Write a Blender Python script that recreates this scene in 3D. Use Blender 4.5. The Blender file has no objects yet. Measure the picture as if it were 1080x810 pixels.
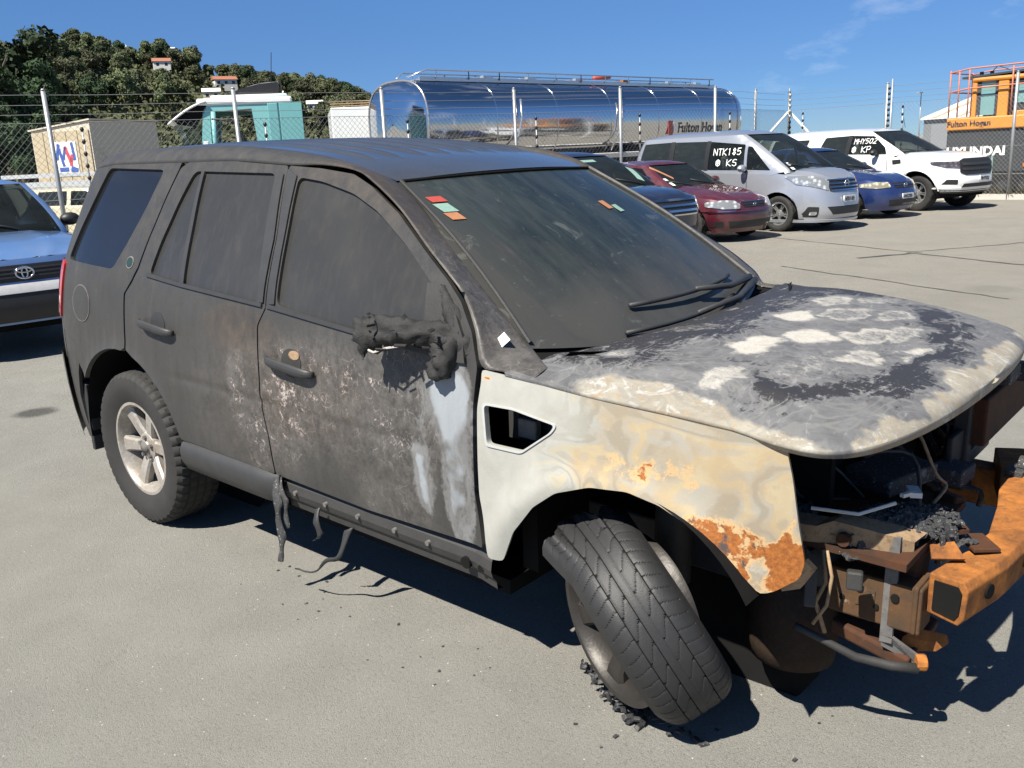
import bpy, bmesh, math, random
import numpy as np
from mathutils import Vector, Matrix
from mathutils.geometry import delaunay_2d_cdt
random.seed(7); RNG = np.random.default_rng(7)
D, SC = bpy.data, bpy.context.scene
COL = SC.collection
PI = math.pi
rad = math.radians

# ------------------------------------------------------------------ camera, sky, sun, exposure
SUN_DIR = Vector((0.03, 0.74, -1.0)).normalized()           # the way the light travels
cam_d = D.cameras.new("camera"); cam = D.objects.new("camera", cam_d); COL.objects.link(cam); SC.camera = cam
def look(yaw, pitch, roll):
    cy, sy, cp, sp = math.cos(yaw), math.sin(yaw), math.cos(pitch), math.sin(pitch)
    f = Vector((cy*cp, sy*cp, -sp)); r = Vector((sy, -cy, 0)); u = r.cross(f)
    r2 = math.cos(roll)*r + math.sin(roll)*u; u2 = -math.sin(roll)*r + math.cos(roll)*u
    m = Matrix((r2, u2, -f)).transposed().to_4x4(); return m
M = look(rad(131.343), rad(14.266), rad(-2.839)); M.translation = (3.947, -2.761, 1.604)
cam.matrix_world = M
cam_d.sensor_width = 36; cam_d.lens = 949.82/1080*36; cam_d.clip_start = 0.05; cam_d.clip_end = 6000
W = D.worlds.new("World"); SC.world = W; W.use_nodes = True
nt = W.node_tree; bg = nt.nodes["Background"]
sky = nt.nodes.new("ShaderNodeTexSky"); sky.sky_type = 'NISHITA'; sky.sun_disc = False
sky.sun_elevation = math.asin(-SUN_DIR.z); sky.sun_rotation = math.atan2(-SUN_DIR.x, -SUN_DIR.y)
sky.altitude = 2500; sky.air_density = 0.42; sky.dust_density = 0.0; sky.ozone_density = 10
# a few thin clouds: a noise on the sky direction, kept to small wisps
tc = nt.nodes.new("ShaderNodeTexCoord"); mp = nt.nodes.new("ShaderNodeMapping"); mp.inputs['Scale'].default_value = (1.0, 1.0, 2.6)
nz = nt.nodes.new("ShaderNodeTexNoise"); nz.inputs['Scale'].default_value = 2.3; nz.inputs['Detail'].default_value = 9; nz.inputs['Roughness'].default_value = .62
rp = nt.nodes.new("ShaderNodeMapRange"); rp.inputs[1].default_value = .575; rp.inputs[2].default_value = .80; rp.inputs[4].default_value = .6
mx = nt.nodes.new("ShaderNodeMixRGB"); mx.inputs[2].default_value = (5.5, 5.8, 6.2, 1)
nt.links.new(tc.outputs['Generated'], mp.inputs[0]); nt.links.new(mp.outputs[0], nz.inputs['Vector'])
nt.links.new(nz.outputs['Fac'], rp.inputs[0]); nt.links.new(rp.outputs[0], mx.inputs[0])
sx = nt.nodes.new("ShaderNodeSeparateXYZ"); nt.links.new(tc.outputs['Generated'], sx.inputs[0])
gr = nt.nodes.new("ShaderNodeValToRGB"); gr.color_ramp.elements[0].position = .0; gr.color_ramp.elements[0].color = (.55, .49, .375, 1); gr.color_ramp.elements[1].position = .24; gr.color_ramp.elements[1].color = (1.24, 1.34, 1.18, 1)
nt.links.new(sx.outputs[2], gr.inputs[0]); ml = nt.nodes.new("ShaderNodeMixRGB"); ml.blend_type = 'MULTIPLY'; ml.inputs[0].default_value = 1
nt.links.new(sky.outputs[0], ml.inputs[1]); nt.links.new(gr.outputs[0], ml.inputs[2]); nt.links.new(ml.outputs[0], mx.inputs[1]); nt.links.new(mx.outputs[0], bg.inputs['Color'])
bg.inputs['Strength'].default_value = 0.10
sun_d = D.lights.new("sun", 'SUN'); sun = D.objects.new("sun", sun_d); COL.objects.link(sun)
sun_d.energy = 5.0; sun_d.angle = rad(.53); sun_d.color = (1, .95, .845)
sun.rotation_euler = SUN_DIR.to_track_quat('-Z', 'Y').to_euler()
SC.view_settings.view_transform = 'Standard'; SC.view_settings.look = 'None'
SC.view_settings.exposure = 0.98; SC.view_settings.gamma = 1

# ------------------------------------------------------------------ helpers
def mesh(name, V, F, mat, smooth=True, attr=None, mats=None, midx=None):
    me = D.meshes.new(name)
    V = np.asarray(V, float)
    me.from_pydata([tuple(v) for v in V], [], [tuple(int(i) for i in f) for f in F])
    for m in (mats or [mat]): me.materials.append(m)
    if midx is not None: me.polygons.foreach_set('material_index', np.asarray(midx, np.int32))
    me.polygons.foreach_set('use_smooth', np.full(len(me.polygons), bool(smooth)))
    if attr is not None:
        for k, a in attr.items():
            la = me.attributes.new(k, 'FLOAT_COLOR', 'POINT'); la.data.foreach_set('color', np.asarray(a, np.float32).ravel())
    me.update()
    return me
def link(name, me, parent=None, loc=(0, 0, 0), rot=(0, 0, 0)):
    o = D.objects.new(name, me); COL.objects.link(o); o.location = loc; o.rotation_euler = rot
    if parent: o.parent = parent
    return o
def thing(name, label, cat, loc=(0, 0, 0), rot=(0, 0, 0), group=None, me=None):
    o = link(name, me, None, loc, rot); o['label'] = label; o['category'] = cat
    if group: o['group'] = group
    return o
def structure(name, me, parent=None):
    o = link(name, me, parent); o['kind'] = 'structure'; return o
class MB:
    """collects simple shapes into ONE mesh"""
    def __init__(s): s.V = []; s.F = []
    def add(s, V, F):
        n = len(s.V); s.V += [tuple(v) for v in V]; s.F += [tuple(i+n for i in f) for f in F]; return s
    def box(s, c, d, R=None, taper=None):
        x, y, z = d[0]/2, d[1]/2, d[2]/2
        V = [Vector((a*x, b*y, e*z)) for e in (-1, 1) for b in (-1, 1) for a in (-1, 1)]
        if taper: V = [Vector((v.x*(taper[0] if v.z > 0 else 1), v.y*(taper[1] if v.z > 0 else 1), v.z)) for v in V]
        if R is not None: V = [R @ v for v in V]
        V = [v+Vector(c) for v in V]
        return s.add(V, [(0, 2, 3, 1), (4, 5, 7, 6), (0, 1, 5, 4), (2, 6, 7, 3), (0, 4, 6, 2), (1, 3, 7, 5)])
    def tube(s, pts, r, n=8, cap=True):
        pts = [Vector(p) for p in pts]; rs = r if isinstance(r, (list, tuple)) else [r]*len(pts)
        V = []; F = []; ref = None
        for i, p in enumerate(pts):
            t = (pts[min(i+1, len(pts)-1)]-pts[max(i-1, 0)]).normalized()
            if ref is None: ref = Vector((0, 0, 1)) if abs(t.z) < .9 else Vector((1, 0, 0))
            a = t.cross(ref).normalized(); b = a.cross(t).normalized(); ref = b
            for k in range(n):
                q = 2*PI*k/n; V.append(p+rs[i]*(math.cos(q)*a+math.sin(q)*b))
        for i in range(len(pts)-1):
            for k in range(n):
                k2 = (k+1) % n; F.append((i*n+k, (i+1)*n+k, (i+1)*n+k2, i*n+k2))
        if cap: F += [tuple(range(n)), tuple(reversed(range((len(pts)-1)*n, len(pts)*n)))]
        return s.add(V, F)
    def cyl(s, a, b, r, n=16, r2=None): return s.tube([a, b], [r, r if r2 is None else r2], n)
    def prism(s, poly, d, close=True):
        """poly: 3-D outline, extruded by vector d"""
        n = len(poly); d = Vector(d); V = [Vector(p) for p in poly]+[Vector(p)+d for p in poly]
        F = [tuple(reversed(range(n))), tuple(range(n, 2*n))]+[(i, (i+1) % n, n+(i+1) % n, n+i) for i in range(n)]
        return s.add(V, F)
    def obj(s, name, mat, parent=None, smooth=False, bevel=0, attr=None):
        me = mesh(name, s.V, s.F, mat, smooth)
        fix_normals(me)
        o = link(name, me, parent)
        if bevel:
            m = o.modifiers.new('bevel', 'BEVEL'); m.width = bevel; m.segments = 2; m.limit_method = 'ANGLE'; m.angle_limit = rad(40)
            m.harden_normals = False
        return o
def fix_normals(me):
    bm = bmesh.new(); bm.from_mesh(me); bmesh.ops.recalc_face_normals(bm, faces=bm.faces); bm.to_mesh(me); bm.free()
def shade_auto(me, ang=35):
    """smooth shading with sharp edges above an angle"""
    bm = bmesh.new(); bm.from_mesh(me)
    for f in bm.faces: f.smooth = True
    for e in bm.edges:
        e.smooth = not (len(e.link_faces) != 2 or e.calc_face_angle(0) > rad(ang))
    bm.to_mesh(me); bm.free(); return me
def ci(x, xs, ys):
    """smooth (Hermite) interpolation, flat outside"""
    x = np.asarray(x, float); xs = np.asarray(xs, float); ys = np.asarray(ys, float)
    h = np.diff(xs); d = np.diff(ys)/h
    m = np.empty(len(xs)); m[0] = d[0]; m[-1] = d[-1]
    m[1:-1] = np.where(d[:-1]*d[1:] > 0, 2*d[:-1]*d[1:]/(d[:-1]+d[1:]+1e-12), 0)
    xx = np.clip(x, xs[0], xs[-1]); i = np.clip(np.searchsorted(xs, xx)-1, 0, len(xs)-2)
    t = (xx-xs[i])/h[i]; t2 = t*t; t3 = t2*t
    return (2*t3-3*t2+1)*ys[i]+(t3-2*t2+t)*h[i]*m[i]+(-2*t3+3*t2)*ys[i+1]+(t3-t2)*h[i]*m[i+1]
def catmull(pts, n=6, closed=False):
    P = np.asarray(pts, float); N = len(P); out = []
    for i in range(N if closed else N-1):
        if closed: a, b, c, d = P[(i-1) % N], P[i], P[(i+1) % N], P[(i+2) % N]
        else: a, b, c, d = P[max(i-1, 0)], P[i], P[i+1], P[min(i+2, N-1)]
        for k in range(n):
            t = k/n; out.append(.5*((2*b)+(c-a)*t+(2*a-5*b+4*c-d)*t*t+(3*b-a-3*c+d)*t**3))
    if not closed: out.append(P[-1])
    return np.array(out)
def fillet(poly, r=.02, n=4):
    P = [np.array(p, float) for p in poly]; out = []
    for i in range(len(P)):
        a, b, c = P[i-1], P[i], P[(i+1) % len(P)]
        u = a-b; v = c-b; lu = np.linalg.norm(u); lv = np.linalg.norm(v); q = min(r, lu*.45, lv*.45)
        p0 = b+u/lu*q; p1 = b+v/lv*q
        for k in range(n+1):
            t = k/n; out.append((1-t)**2*p0+2*t*(1-t)*b+t*t*p1)
    return np.array(out)
def densify(poly, res):
    P = np.asarray(poly, float); out = []
    for i in range(len(P)):
        a, b = P[i], P[(i+1) % len(P)]; n = max(1, int(np.ceil(np.linalg.norm(b-a)/res)))
        for k in range(n): out.append(a+(b-a)*k/n)
    return np.array(out)
def inside(P, poly):
    x, y = P[:, 0], P[:, 1]; c = np.zeros(len(P), bool); q = poly; n = len(q); j = n-1
    for i in range(n):
        xi, yi, xj, yj = q[i, 0], q[i, 1], q[j, 0], q[j, 1]
        if yi != yj:
            hit = ((yi > y) != (yj > y)) & (x < (xj-xi)*(y-yi)/(yj-yi)+xi); c ^= hit
        j = i
    return c
def panel_data(poly, surf, res=.03, holes=(), thick=.012, off=0., out=(0, 0, 1)):
    loops = [densify(poly, res)]+[densify(h, res) for h in holes]
    B = np.concatenate(loops); E = []; k = 0
    for L in loops:
        E += [(k+i, k+(i+1) % len(L)) for i in range(len(L))]; k += len(L)
    lo, hi = B.min(0), B.max(0)
    gx, gy = np.meshgrid(np.arange(lo[0]+res/2, hi[0], res), np.arange(lo[1]+res/2, hi[1], res))
    gx = gx + (np.arange(gx.shape[0]) % 2)[:, None]*res*.5
    G = np.stack([gx.ravel(), gy.ravel()], 1)
    ins = inside(G, loops[0])
    for h in loops[1:]: ins &= ~inside(G, h)
    G = G[ins]
    if len(G):
        keep = np.ones(len(G), bool)
        for s in range(0, len(B), 400):
            d = ((G[:, None, :]-B[None, s:s+400, :])**2).sum(2).min(1); keep &= d > (res*.55)**2
        G = G[keep]
    P = np.concatenate([B, G])
    r = delaunay_2d_cdt([Vector(p) for p in P], E, [], 0, 1e-7)
    P2 = np.array([(v.x, v.y) for v in r[0]]); F = np.array([tuple(f) for f in r[2] if len(f) == 3])
    c = P2[F].mean(1); ok = inside(c, loops[0])
    for h in loops[1:]: ok &= ~inside(c, h)
    t_ = P2[F]; ar = np.abs((t_[:, 1, 0]-t_[:, 0, 0])*(t_[:, 2, 1]-t_[:, 0, 1])-(t_[:, 1, 1]-t_[:, 0, 1])*(t_[:, 2, 0]-t_[:, 0, 0])); l2 = ((t_-np.roll(t_, 1, axis=1))**2).sum(2).max(1); ok &= ar > .02*l2
    F = F[ok]
    U, Vv = P2[:, 0], P2[:, 1]; e = 1e-3
    X = surf(U, Vv); Nn = np.cross(surf(U+e, Vv)-surf(U-e, Vv), surf(U, Vv+e)-surf(U, Vv-e))
    Nn /= np.linalg.norm(Nn, axis=1)[:, None]+1e-12
    if (Nn @ np.asarray(out, float)).mean() < 0: Nn = -Nn
    X = X+Nn*off
    fn = np.cross(X[F[:, 1]]-X[F[:, 0]], X[F[:, 2]]-X[F[:, 0]])
    fl = (fn*Nn[F[:, 0]]).sum(1) < 0; F[fl] = F[fl][:, ::-1]
    faces = [tuple(f) for f in F]; V = X; inner = np.zeros(len(X))
    if thick:
        cnt = {}
        for f in faces:
            for a, b in ((f[0], f[1]), (f[1], f[2]), (f[2], f[0])): cnt[(a, b)] = 1
        bd = [(a, b) for (a, b) in cnt if (b, a) not in cnt]
        ids = sorted({i for e2 in bd for i in e2}); n0 = len(X); m = {v: i for i, v in enumerate(ids)}; k = len(ids)
        V = np.concatenate([X, X[ids], X[ids]-Nn[ids]*thick])
        for a, b in bd: faces.append((n0+m[b], n0+m[a], n0+k+m[a], n0+k+m[b]))
    return V, faces
def panel(name, mat, parent, poly, surf, mask=None, **kw):
    V, F = panel_data(poly, surf, **kw)
    return link(name, mesh(name, V, F, mat, True, mask(V) if mask else None), parent)
def grid(name, mat, parent, X, mask=None, flip=False, smooth=True, wrap=False):
    """X: (n,m,3) array of points -> quad surface"""
    n, m = X.shape[:2]; F = []
    for i in range(n-1):
        for j in range(m if wrap else m-1):
            j2 = (j+1) % m; q = (i*m+j, i*m+j2, (i+1)*m+j2, (i+1)*m+j); F.append(q[::-1] if flip else q)
    V = X.reshape(-1, 3)
    me = mesh(name or 'surface', V, F, mat, smooth, mask(V) if mask else None)
    return link(name, me, parent) if name else me
def gdata(X, flip=False, wrap=False):
    n, m = X.shape[:2]; F = []
    for i in range(n-1):
        for j in range(m if wrap else m-1):
            j2 = (j+1) % m; q = (i*m+j, i*m+j2, (i+1)*m+j2, (i+1)*m+j); F.append(q[::-1] if flip else q)
    return X.reshape(-1, 3), F
def lathe(prof, n=48, axis='y', a0=0, a1=2*PI):
    """prof: (r, h) pairs turned about the y axis (h along y)"""
    full = abs(a1-a0-2*PI) < 1e-6; t = np.linspace(a0, a1, n, endpoint=not full)
    P = np.asarray(prof, float)
    X = np.stack([np.cos(t)[:, None]*P[None, :, 0], np.broadcast_to(P[None, :, 1], (n, len(P))), np.sin(t)[:, None]*P[None, :, 0]], 2)
    if full: X = np.concatenate([X, X[:1]], 0)
    return gdata(X)
# python-side noise for stains
_perm = RNG.permutation(4096)
def _h(i, j, k): return _perm[(_perm[(_perm[i & 4095]+j) & 4095]+k) & 4095]/4095.
def vnoise(P):
    P = np.asarray(P, float); I = np.floor(P).astype(int); f = P-I; f = f*f*(3-2*f); r = 0
    for a in (0, 1):
        for b in (0, 1):
            for c in (0, 1):
                w = (f[:, 0] if a else 1-f[:, 0])*(f[:, 1] if b else 1-f[:, 1])*(f[:, 2] if c else 1-f[:, 2])
                r = r+w*_h(I[:, 0]+a, I[:, 1]+b, I[:, 2]+c)
    return r
def fbm(P, s, o=4):
    r = 0; a = .5; P = np.asarray(P)*s
    for _ in range(o): r = r+a*vnoise(P+17.3*_); P = P*2.03; a *= .5
    return r/(1-.5**o)
def sstep(x, a, b):
    t = np.clip((x-a)/(b-a), 0, 1); return t*t*(3-2*t)

# ------------------------------------------------------------------ materials
class NT:
    """small node-building helper"""
    def __init__(s, name):
        s.m = D.materials.new(name); s.m.use_nodes = True; s.t = s.m.node_tree; s.b = s.t.nodes["Principled BSDF"]
        s.obj = None
    def n(s, typ, **kw):
        x = s.t.nodes.new(typ)
        for k, v in kw.items(): setattr(x, k, v)
        return x
    def put(s, sock, v):
        if hasattr(v, 'is_output') or isinstance(v, bpy.types.NodeSocket): s.t.links.new(v, sock)
        else: sock.default_value = (*v, 1) if isinstance(v, (tuple, list)) and len(v) == 3 and sock.type == 'RGBA' else v
    def coord(s, kind='Object'):
        if s.obj is None: s.obj = s.n("ShaderNodeTexCoord")
        return s.obj.outputs[kind]
    def noise(s, scale, detail=4, rough=.55, dist=0, vec=None, stretch=None):
        x = s.n("ShaderNodeTexNoise"); x.inputs['Scale'].default_value = scale; x.inputs['Detail'].default_value = detail
        x.inputs['Roughness'].default_value = rough; x.inputs['Distortion'].default_value = dist
        v = vec or s.coord()
        if stretch:
            mp = s.n("ShaderNodeMapping"); mp.inputs['Scale'].default_value = stretch; s.put(mp.inputs[0], v); v = mp.outputs[0]
        s.put(x.inputs['Vector'], v); return x.outputs['Fac']
    def rng(s, v, a, b, c=0., d=1.):
        x = s.n("ShaderNodeMapRange"); s.put(x.inputs[0], v)
        for i, q in zip((1, 2, 3, 4), (a, b, c, d)): x.inputs[i].default_value = q
        return x.outputs[0]
    def math(s, op, a, b=0.):
        x = s.n("ShaderNodeMath", operation=op); s.put(x.inputs[0], a); s.put(x.inputs[1], b); return x.outputs[0]
    def mix(s, f, a, b):
        x = s.n("ShaderNodeMixRGB"); s.put(x.inputs[0], f); s.put(x.inputs[1], a); s.put(x.inputs[2], b); return x.outputs[0]
    def bump(s, h, strength=.3, dist=.01):
        x = s.n("ShaderNodeBump"); x.inputs['Strength'].default_value = strength; x.inputs['Distance'].default_value = dist
        s.put(x.inputs['Height'], h); s.put(s.b.inputs['Normal'], x.outputs[0])
    def attr(s, name):
        x = s.n("ShaderNodeAttribute", attribute_name=name); y = s.n("ShaderNodeSeparateColor"); s.put(y.inputs[0], x.outputs['Color'])
        return y.outputs[0], y.outputs[1], y.outputs[2], x.outputs['Alpha']
    def set(s, **kw):
        names = dict(col='Base Color', rough='Roughness', metal='Metallic', spec='Specular IOR Level', coat='Coat Weight', alpha='Alpha', trans='Transmission Weight', coatr='Coat Roughness', ior='IOR')
        for k, v in kw.items(): s.put(s.b.inputs[names[k]], v)
        return s.m
def simple(name, col, rough=.5, metal=0., var=.15, scale=6., bump=0., coat=0., spec=.5, rvar=.0):
    t = NT(name); n = t.noise(scale, 6, .6)
    c = t.mix(n, tuple(max(0, q*(1-var)) for q in col), tuple(min(1, q*(1+var)) for q in col))
    r = t.rng(t.noise(scale*3, 4), .3, .7, max(0, rough-rvar), min(1, rough+rvar)) if rvar else rough
    t.set(col=c, rough=r, metal=metal, spec=spec, coat=coat)
    if coat: t.set(coatr=.04)
    if bump: t.bump(t.noise(scale*8, 5), bump, .004)
    return t.m
# ------------------------------------------------------------------ materials of the place
def m_asphalt():
    t = NT('asphalt'); co = t.coord()
    big = t.noise(.35, 6, .6); mid = t.noise(3.2, 5, .6, .3); fine = t.noise(160, 3, .7); grit = t.noise(420, 2, .6)
    c = t.mix(t.rng(big, .3, .7), (.252, .245, .220), (.296, .288, .258))
    c = t.mix(t.rng(mid, .35, .75, 0, .45), c, (.185, .177, .162))
    # older, browner seal towards the parked row
    sep = t.n("ShaderNodeSeparateXYZ"); t.put(sep.inputs[0], co)
    w = t.math('ADD', sep.outputs[1], t.math('MULTIPLY', t.noise(.5, 4), 2.5))
    old = t.rng(w, 4.0, 7.5)
    c = t.mix(t.math('MULTIPLY', old, .6), c, t.mix(t.rng(t.noise(1.1, 6, .65, .8), .35, .7), (.215, .195, .16), (.275, .25, .21)))
    # dried run-off streaks across the far yard
    st = t.noise(.9, 5, .6, .4, stretch=(.35, 1.6, 1))
    c = t.mix(t.math('MULTIPLY', t.math('MULTIPLY', t.rng(st, .56, .66), old), .45), c, (.29, .25, .19))
    c = t.mix(t.rng(fine, .38, .62, 0, .55), c, t.mix(.5, c, (.12, .115, .108)))
    c = t.mix(t.rng(grit, .60, .70, 0, .8), c, (.36, .35, .33)); c = t.mix(t.rng(t.noise(230, 2, .6), .60, .68, 0, .75), c, (.055, .053, .05)); c = t.mix(t.rng(t.noise(1.6, 8, .75, 1.2), .62, .70, 0, .22), c, (.08, .077, .07))
    v = t.n("ShaderNodeTexVoronoi", feature='F1'); v.inputs['Scale'].default_value = 55; t.put(v.inputs['Vector'], co)
    v2 = t.n("ShaderNodeTexWhiteNoise"); t.put(v2.inputs['Vector'], v.outputs['Position'])
    spk = t.math('MULTIPLY', t.rng(v.outputs['Distance'], .16, .12), t.rng(v2.outputs['Value'], .955, .96))
    c = t.mix(spk, c, (.62, .60, .56))
    # old oil marks
    for (x, y, r, k) in ((-2.66, -.36, .16, .8), (1.6, 7.6, .3, .18), (1.9, -1.9, .22, .12)):
        d = t.n("ShaderNodeVectorMath", operation='DISTANCE'); t.put(d.inputs[0], co); d.inputs[1].default_value = (x, y, 0)
        q = t.math('ADD', d.outputs['Value'], t.math('MULTIPLY', t.noise(9, 4), .22*r*2))
        c = t.mix(t.rng(q, r*1.25, r*.8, 0, k), c, (.045, .043, .04))
    t.set(col=c, rough=.88, spec=.25)
    cs = t.noise(70, 3, .7); c2 = t.mix(t.rng(cs, .58, .68, 0, .45), c, (.34, .33, .31)); c2 = t.mix(t.rng(cs, .42, .33, 0, .5), c2, (.12, .115, .108)); t.set(col=c2); h = t.math('ADD', t.math('MULTIPLY', fine, .8), t.math('ADD', grit, t.math('MULTIPLY', cs, .5))); t.bump(h, .8, .008)
    return t.m
M_ASPH = m_asphalt()
X0 = 3000
gm = mesh('ground', [(-X0, -X0, 0), (X0, -X0, 0), (X0, X0, 0), (-X0, X0, 0)], [(0, 1, 2, 3)], M_ASPH, False)
structure('ground', gm)
M_JOINT = simple('bitumen_joint', (.05, .046, .04), .8, 0, .3, 20)
def strip(name, pts, w, mat, z=.004, parent=None):
    V = []; F = []; P = [Vector((p[0], p[1], z)) for p in pts]
    for i, p in enumerate(P):
        t = (P[min(i+1, len(P)-1)]-P[max(i-1, 0)]).normalized(); n = Vector((-t.y, t.x, 0))*w*(.35+.6*random.random())
        V += [p-n, p+n]
    for i in range(len(P)-1): F.append((2*i, 2*i+1, 2*i+3, 2*i+2))
    structure(name, mesh(name, V, F, mat, False), parent)
def wob(a, b, n, k=.03):
    return [(a[0]+(b[0]-a[0])*i/n+random.uniform(-k, k), a[1]+(b[1]-a[1])*i/n+random.uniform(-k, k)) for i in range(n+1)]
# ------------------------------------------------------------------ materials of the burnt car
def m_burn():
    """scorched dark paint; masks: mk = ash fleck density, rust, heat brown, solid ash"""
    t = NT('scorched_paint'); R, G, B, A = t.attr('mk')
    big = t.noise(2.2, 6, .6); mid = t.noise(16, 6, .65); fine = t.noise(75, 6, .75); vf = t.noise(260, 3, .7)
    c = t.mix(t.rng(big, .3, .7), (.040, .0385, .0370), (.053, .0510, .0490))
    c = t.mix(t.rng(vf, .42, .6, 0, .35), c, (.030, .0285, .0265))
    br = t.mix(t.rng(mid, .35, .65), (.047, .036, .029), (.072, .054, .041))
    c = t.mix(t.rng(t.math('ADD', B, t.math('MULTIPLY', t.math('SUBTRACT', mid, .5), .7)), .25, .85, 0, .85), c, br)
    hz = t.rng(t.math('ADD', t.math('MULTIPLY', t.noise(38, 6, .8), .75), t.math('MULTIPLY', t.noise(7, 5, .7), .5)), .50, .74)
    c = t.mix(t.math('MULTIPLY', t.math('MULTIPLY', hz, t.rng(R, .04, .34)), .62), c, t.mix(t.noise(11, 5, .7), (.115, .102, .093), (.155, .145, .138)))
    dr = t.noise(14, 5, .65, .2, stretch=(1.6, 1, .22)); c = t.mix(t.rng(dr, .55, .72, 0, .30), c, (.085, .076, .066)); c = t.mix(t.rng(dr, .45, .30, 0, .35), c, (.022, .021, .020))
    # crazed, flaking spots
    v = t.n("ShaderNodeTexVoronoi", feature='DISTANCE_TO_EDGE'); v.inputs['Scale'].default_value = 26
    mpv = t.n("ShaderNodeVectorMath", operation='ADD'); t.put(mpv.inputs[0], t.coord())
    nv = t.n("ShaderNodeTexNoise"); nv.inputs['Scale'].default_value = 22; t.put(nv.inputs['Vector'], t.coord())
    sc = t.n("ShaderNodeVectorMath", operation='SCALE'); t.put(sc.inputs[0], nv.outputs['Color']); sc.inputs['Scale'].default_value = .05
    t.put(mpv.inputs[1], sc.outputs[0]); t.put(v.inputs['Vector'], mpv.outputs[0])
    crk = t.rng(v.outputs['Distance'], .035, .0)
    dens = t.math('ADD', R, t.math('MULTIPLY', t.math('SUBTRACT', fine, .5), 1.5)); dens = t.math('ADD', dens, t.math('MULTIPLY', t.math('SUBTRACT', mid, .5), 1.1))
    fl = t.rng(dens, .62, .78)
    c = t.mix(t.math('MULTIPLY', t.math('MULTIPLY', crk, t.rng(R, .15, .6)), t.rng(mid, .45, .6)), c, (.34, .29, .27))
    fc = t.mix(t.rng(mid, .4, .6), (.30, .28, .27), (.44, .38, .36))
    c = t.mix(t.math('MULTIPLY', fl, .8), c, fc)
    streak = t.noise(11, 7, .72, .8, stretch=(1.7, 1, .6))
    so = t.math('ADD', A, t.math('MULTIPLY', t.math('SUBTRACT', streak, .5), .9)); so = t.math('ADD', so, t.math('MULTIPLY', t.math('SUBTRACT', fine, .5), .7))
    sc2 = t.mix(t.rng(streak, .36, .66), (.085, .084, .082), (.20, .205, .212)); sc2 = t.mix(t.rng(fine, .45, .6, 0, .6), sc2, (.17, .16, .15)); sc2 = t.mix(t.rng(A, .88, 1.05), sc2, (.32, .35, .385))
    c = t.mix(t.rng(so, .38, .66, 0, .92), c, sc2)
    ru = t.math('ADD', G, t.math('MULTIPLY', t.math('SUBTRACT', mid, .5), .9))
    c = t.mix(t.rng(ru, .42, .62), c, t.mix(mid, (.30, .09, .02), (.17, .05, .018)))
    t.set(col=c, rough=t.rng(mid, .35, .65, .38, .62), spec=.40)
    t.bump(t.math('ADD', t.math('MULTIPLY', fl, .6), fine), .22, .003)
    return t.m
def m_roof():
    t = NT('dusty_dark_paint'); big = t.noise(2.5, 6, .6); fine = t.noise(90, 5, .7)
    c = t.mix(t.rng(big, .3, .7), (.045, .047, .052), (.06, .061, .063))
    c = t.mix(t.rng(fine, .45, .65, 0, .4), c, (.036, .036, .036))
    t.set(col=c, rough=t.rng(big, .3, .7, .30, .42), spec=.6, coat=1); t.set(coatr=.10)
    t.bump(fine, .06, .002); return t.m
def m_fender():
    """bare pale steel, heat-swirled; mk = white, rust, tan, char"""
    t = NT('heat_bleached_steel'); R, G, B, A = t.attr('mk')
    fine = t.noise(85, 6, .72); mid = t.noise(11, 6, .6, .6)
    fl = t.noise(2.6, 2.5, .5, .9, stretch=(1, 1, 1.7)); s = t.rng(t.math('SINE', t.math('MULTIPLY', t.math('ADD', fl, t.math('MULTIPLY', t.math('SUBTRACT', t.noise(30, 4, .7), .5), .035)), 62)), -1, 1); s2 = t.rng(t.math('SINE', t.math('MULTIPLY', fl, 23)), -1, 1)
    c = t.mix(t.rng(mid, .3, .7), (.30, .297, .270), (.365, .362, .332))
    c = t.mix(t.math('MULTIPLY', t.math('MULTIPLY', t.rng(s2, .55, .9), B), .8), c, (.25, .228, .185)); c = t.mix(t.math('MULTIPLY', t.math('MULTIPLY', t.rng(s, .70, .95), B), .7), c, (.21, .19, .15))
    c = t.mix(t.math('MULTIPLY', t.rng(s, .25, .05), B), c, (.40, .345, .235))
    tn = t.math('ADD', B, t.math('MULTIPLY', t.math('SUBTRACT', mid, .5), 1.3))
    c = t.mix(t.rng(tn, .60, 1.05, 0, .8), c, t.mix(s, (.33, .25, .15), (.27, .22, .155)))
    wh = t.math('ADD', R, t.math('MULTIPLY', t.math('SUBTRACT', t.noise(34, 6, .7), .5), 1.1))
    c = t.mix(t.rng(wh, .5, .72, 0, .85), c, (.40, .41, .41))
    c = t.mix(t.rng(t.noise(60, 5, .75), .60, .72, 0, .45), c, (.44, .38, .28))
    ru = t.math('ADD', G, t.math('ADD', t.math('MULTIPLY', t.math('SUBTRACT', t.noise(24, 6, .7, .4), .5), 1.0), t.math('MULTIPLY', t.math('SUBTRACT', fine, .5), .55)))
    rc = t.mix(t.rng(fine, .35, .62), (.38, .135, .028), (.20, .068, .02)); rc = t.mix(t.rng(t.noise(19, 4), .60, .68), rc, (.07, .055, .05))
    c = t.mix(t.rng(ru, .42, .56), c, rc)
    c = t.mix(t.math('MULTIPLY', t.rng(ru, .30, .45), t.rng(ru, .56, .44)), c, (.50, .33, .16))
    ch = t.math('ADD', A, t.math('MULTIPLY', t.math('SUBTRACT', fine, .5), .9))
    c = t.mix(t.rng(ch, .45, .7), c, (.035, .034, .034))
    t.set(col=c, rough=.62, spec=.3); t.bump(t.math('ADD', fine, t.math('MULTIPLY', mid, .6)), .16, .003); return t.m
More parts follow.
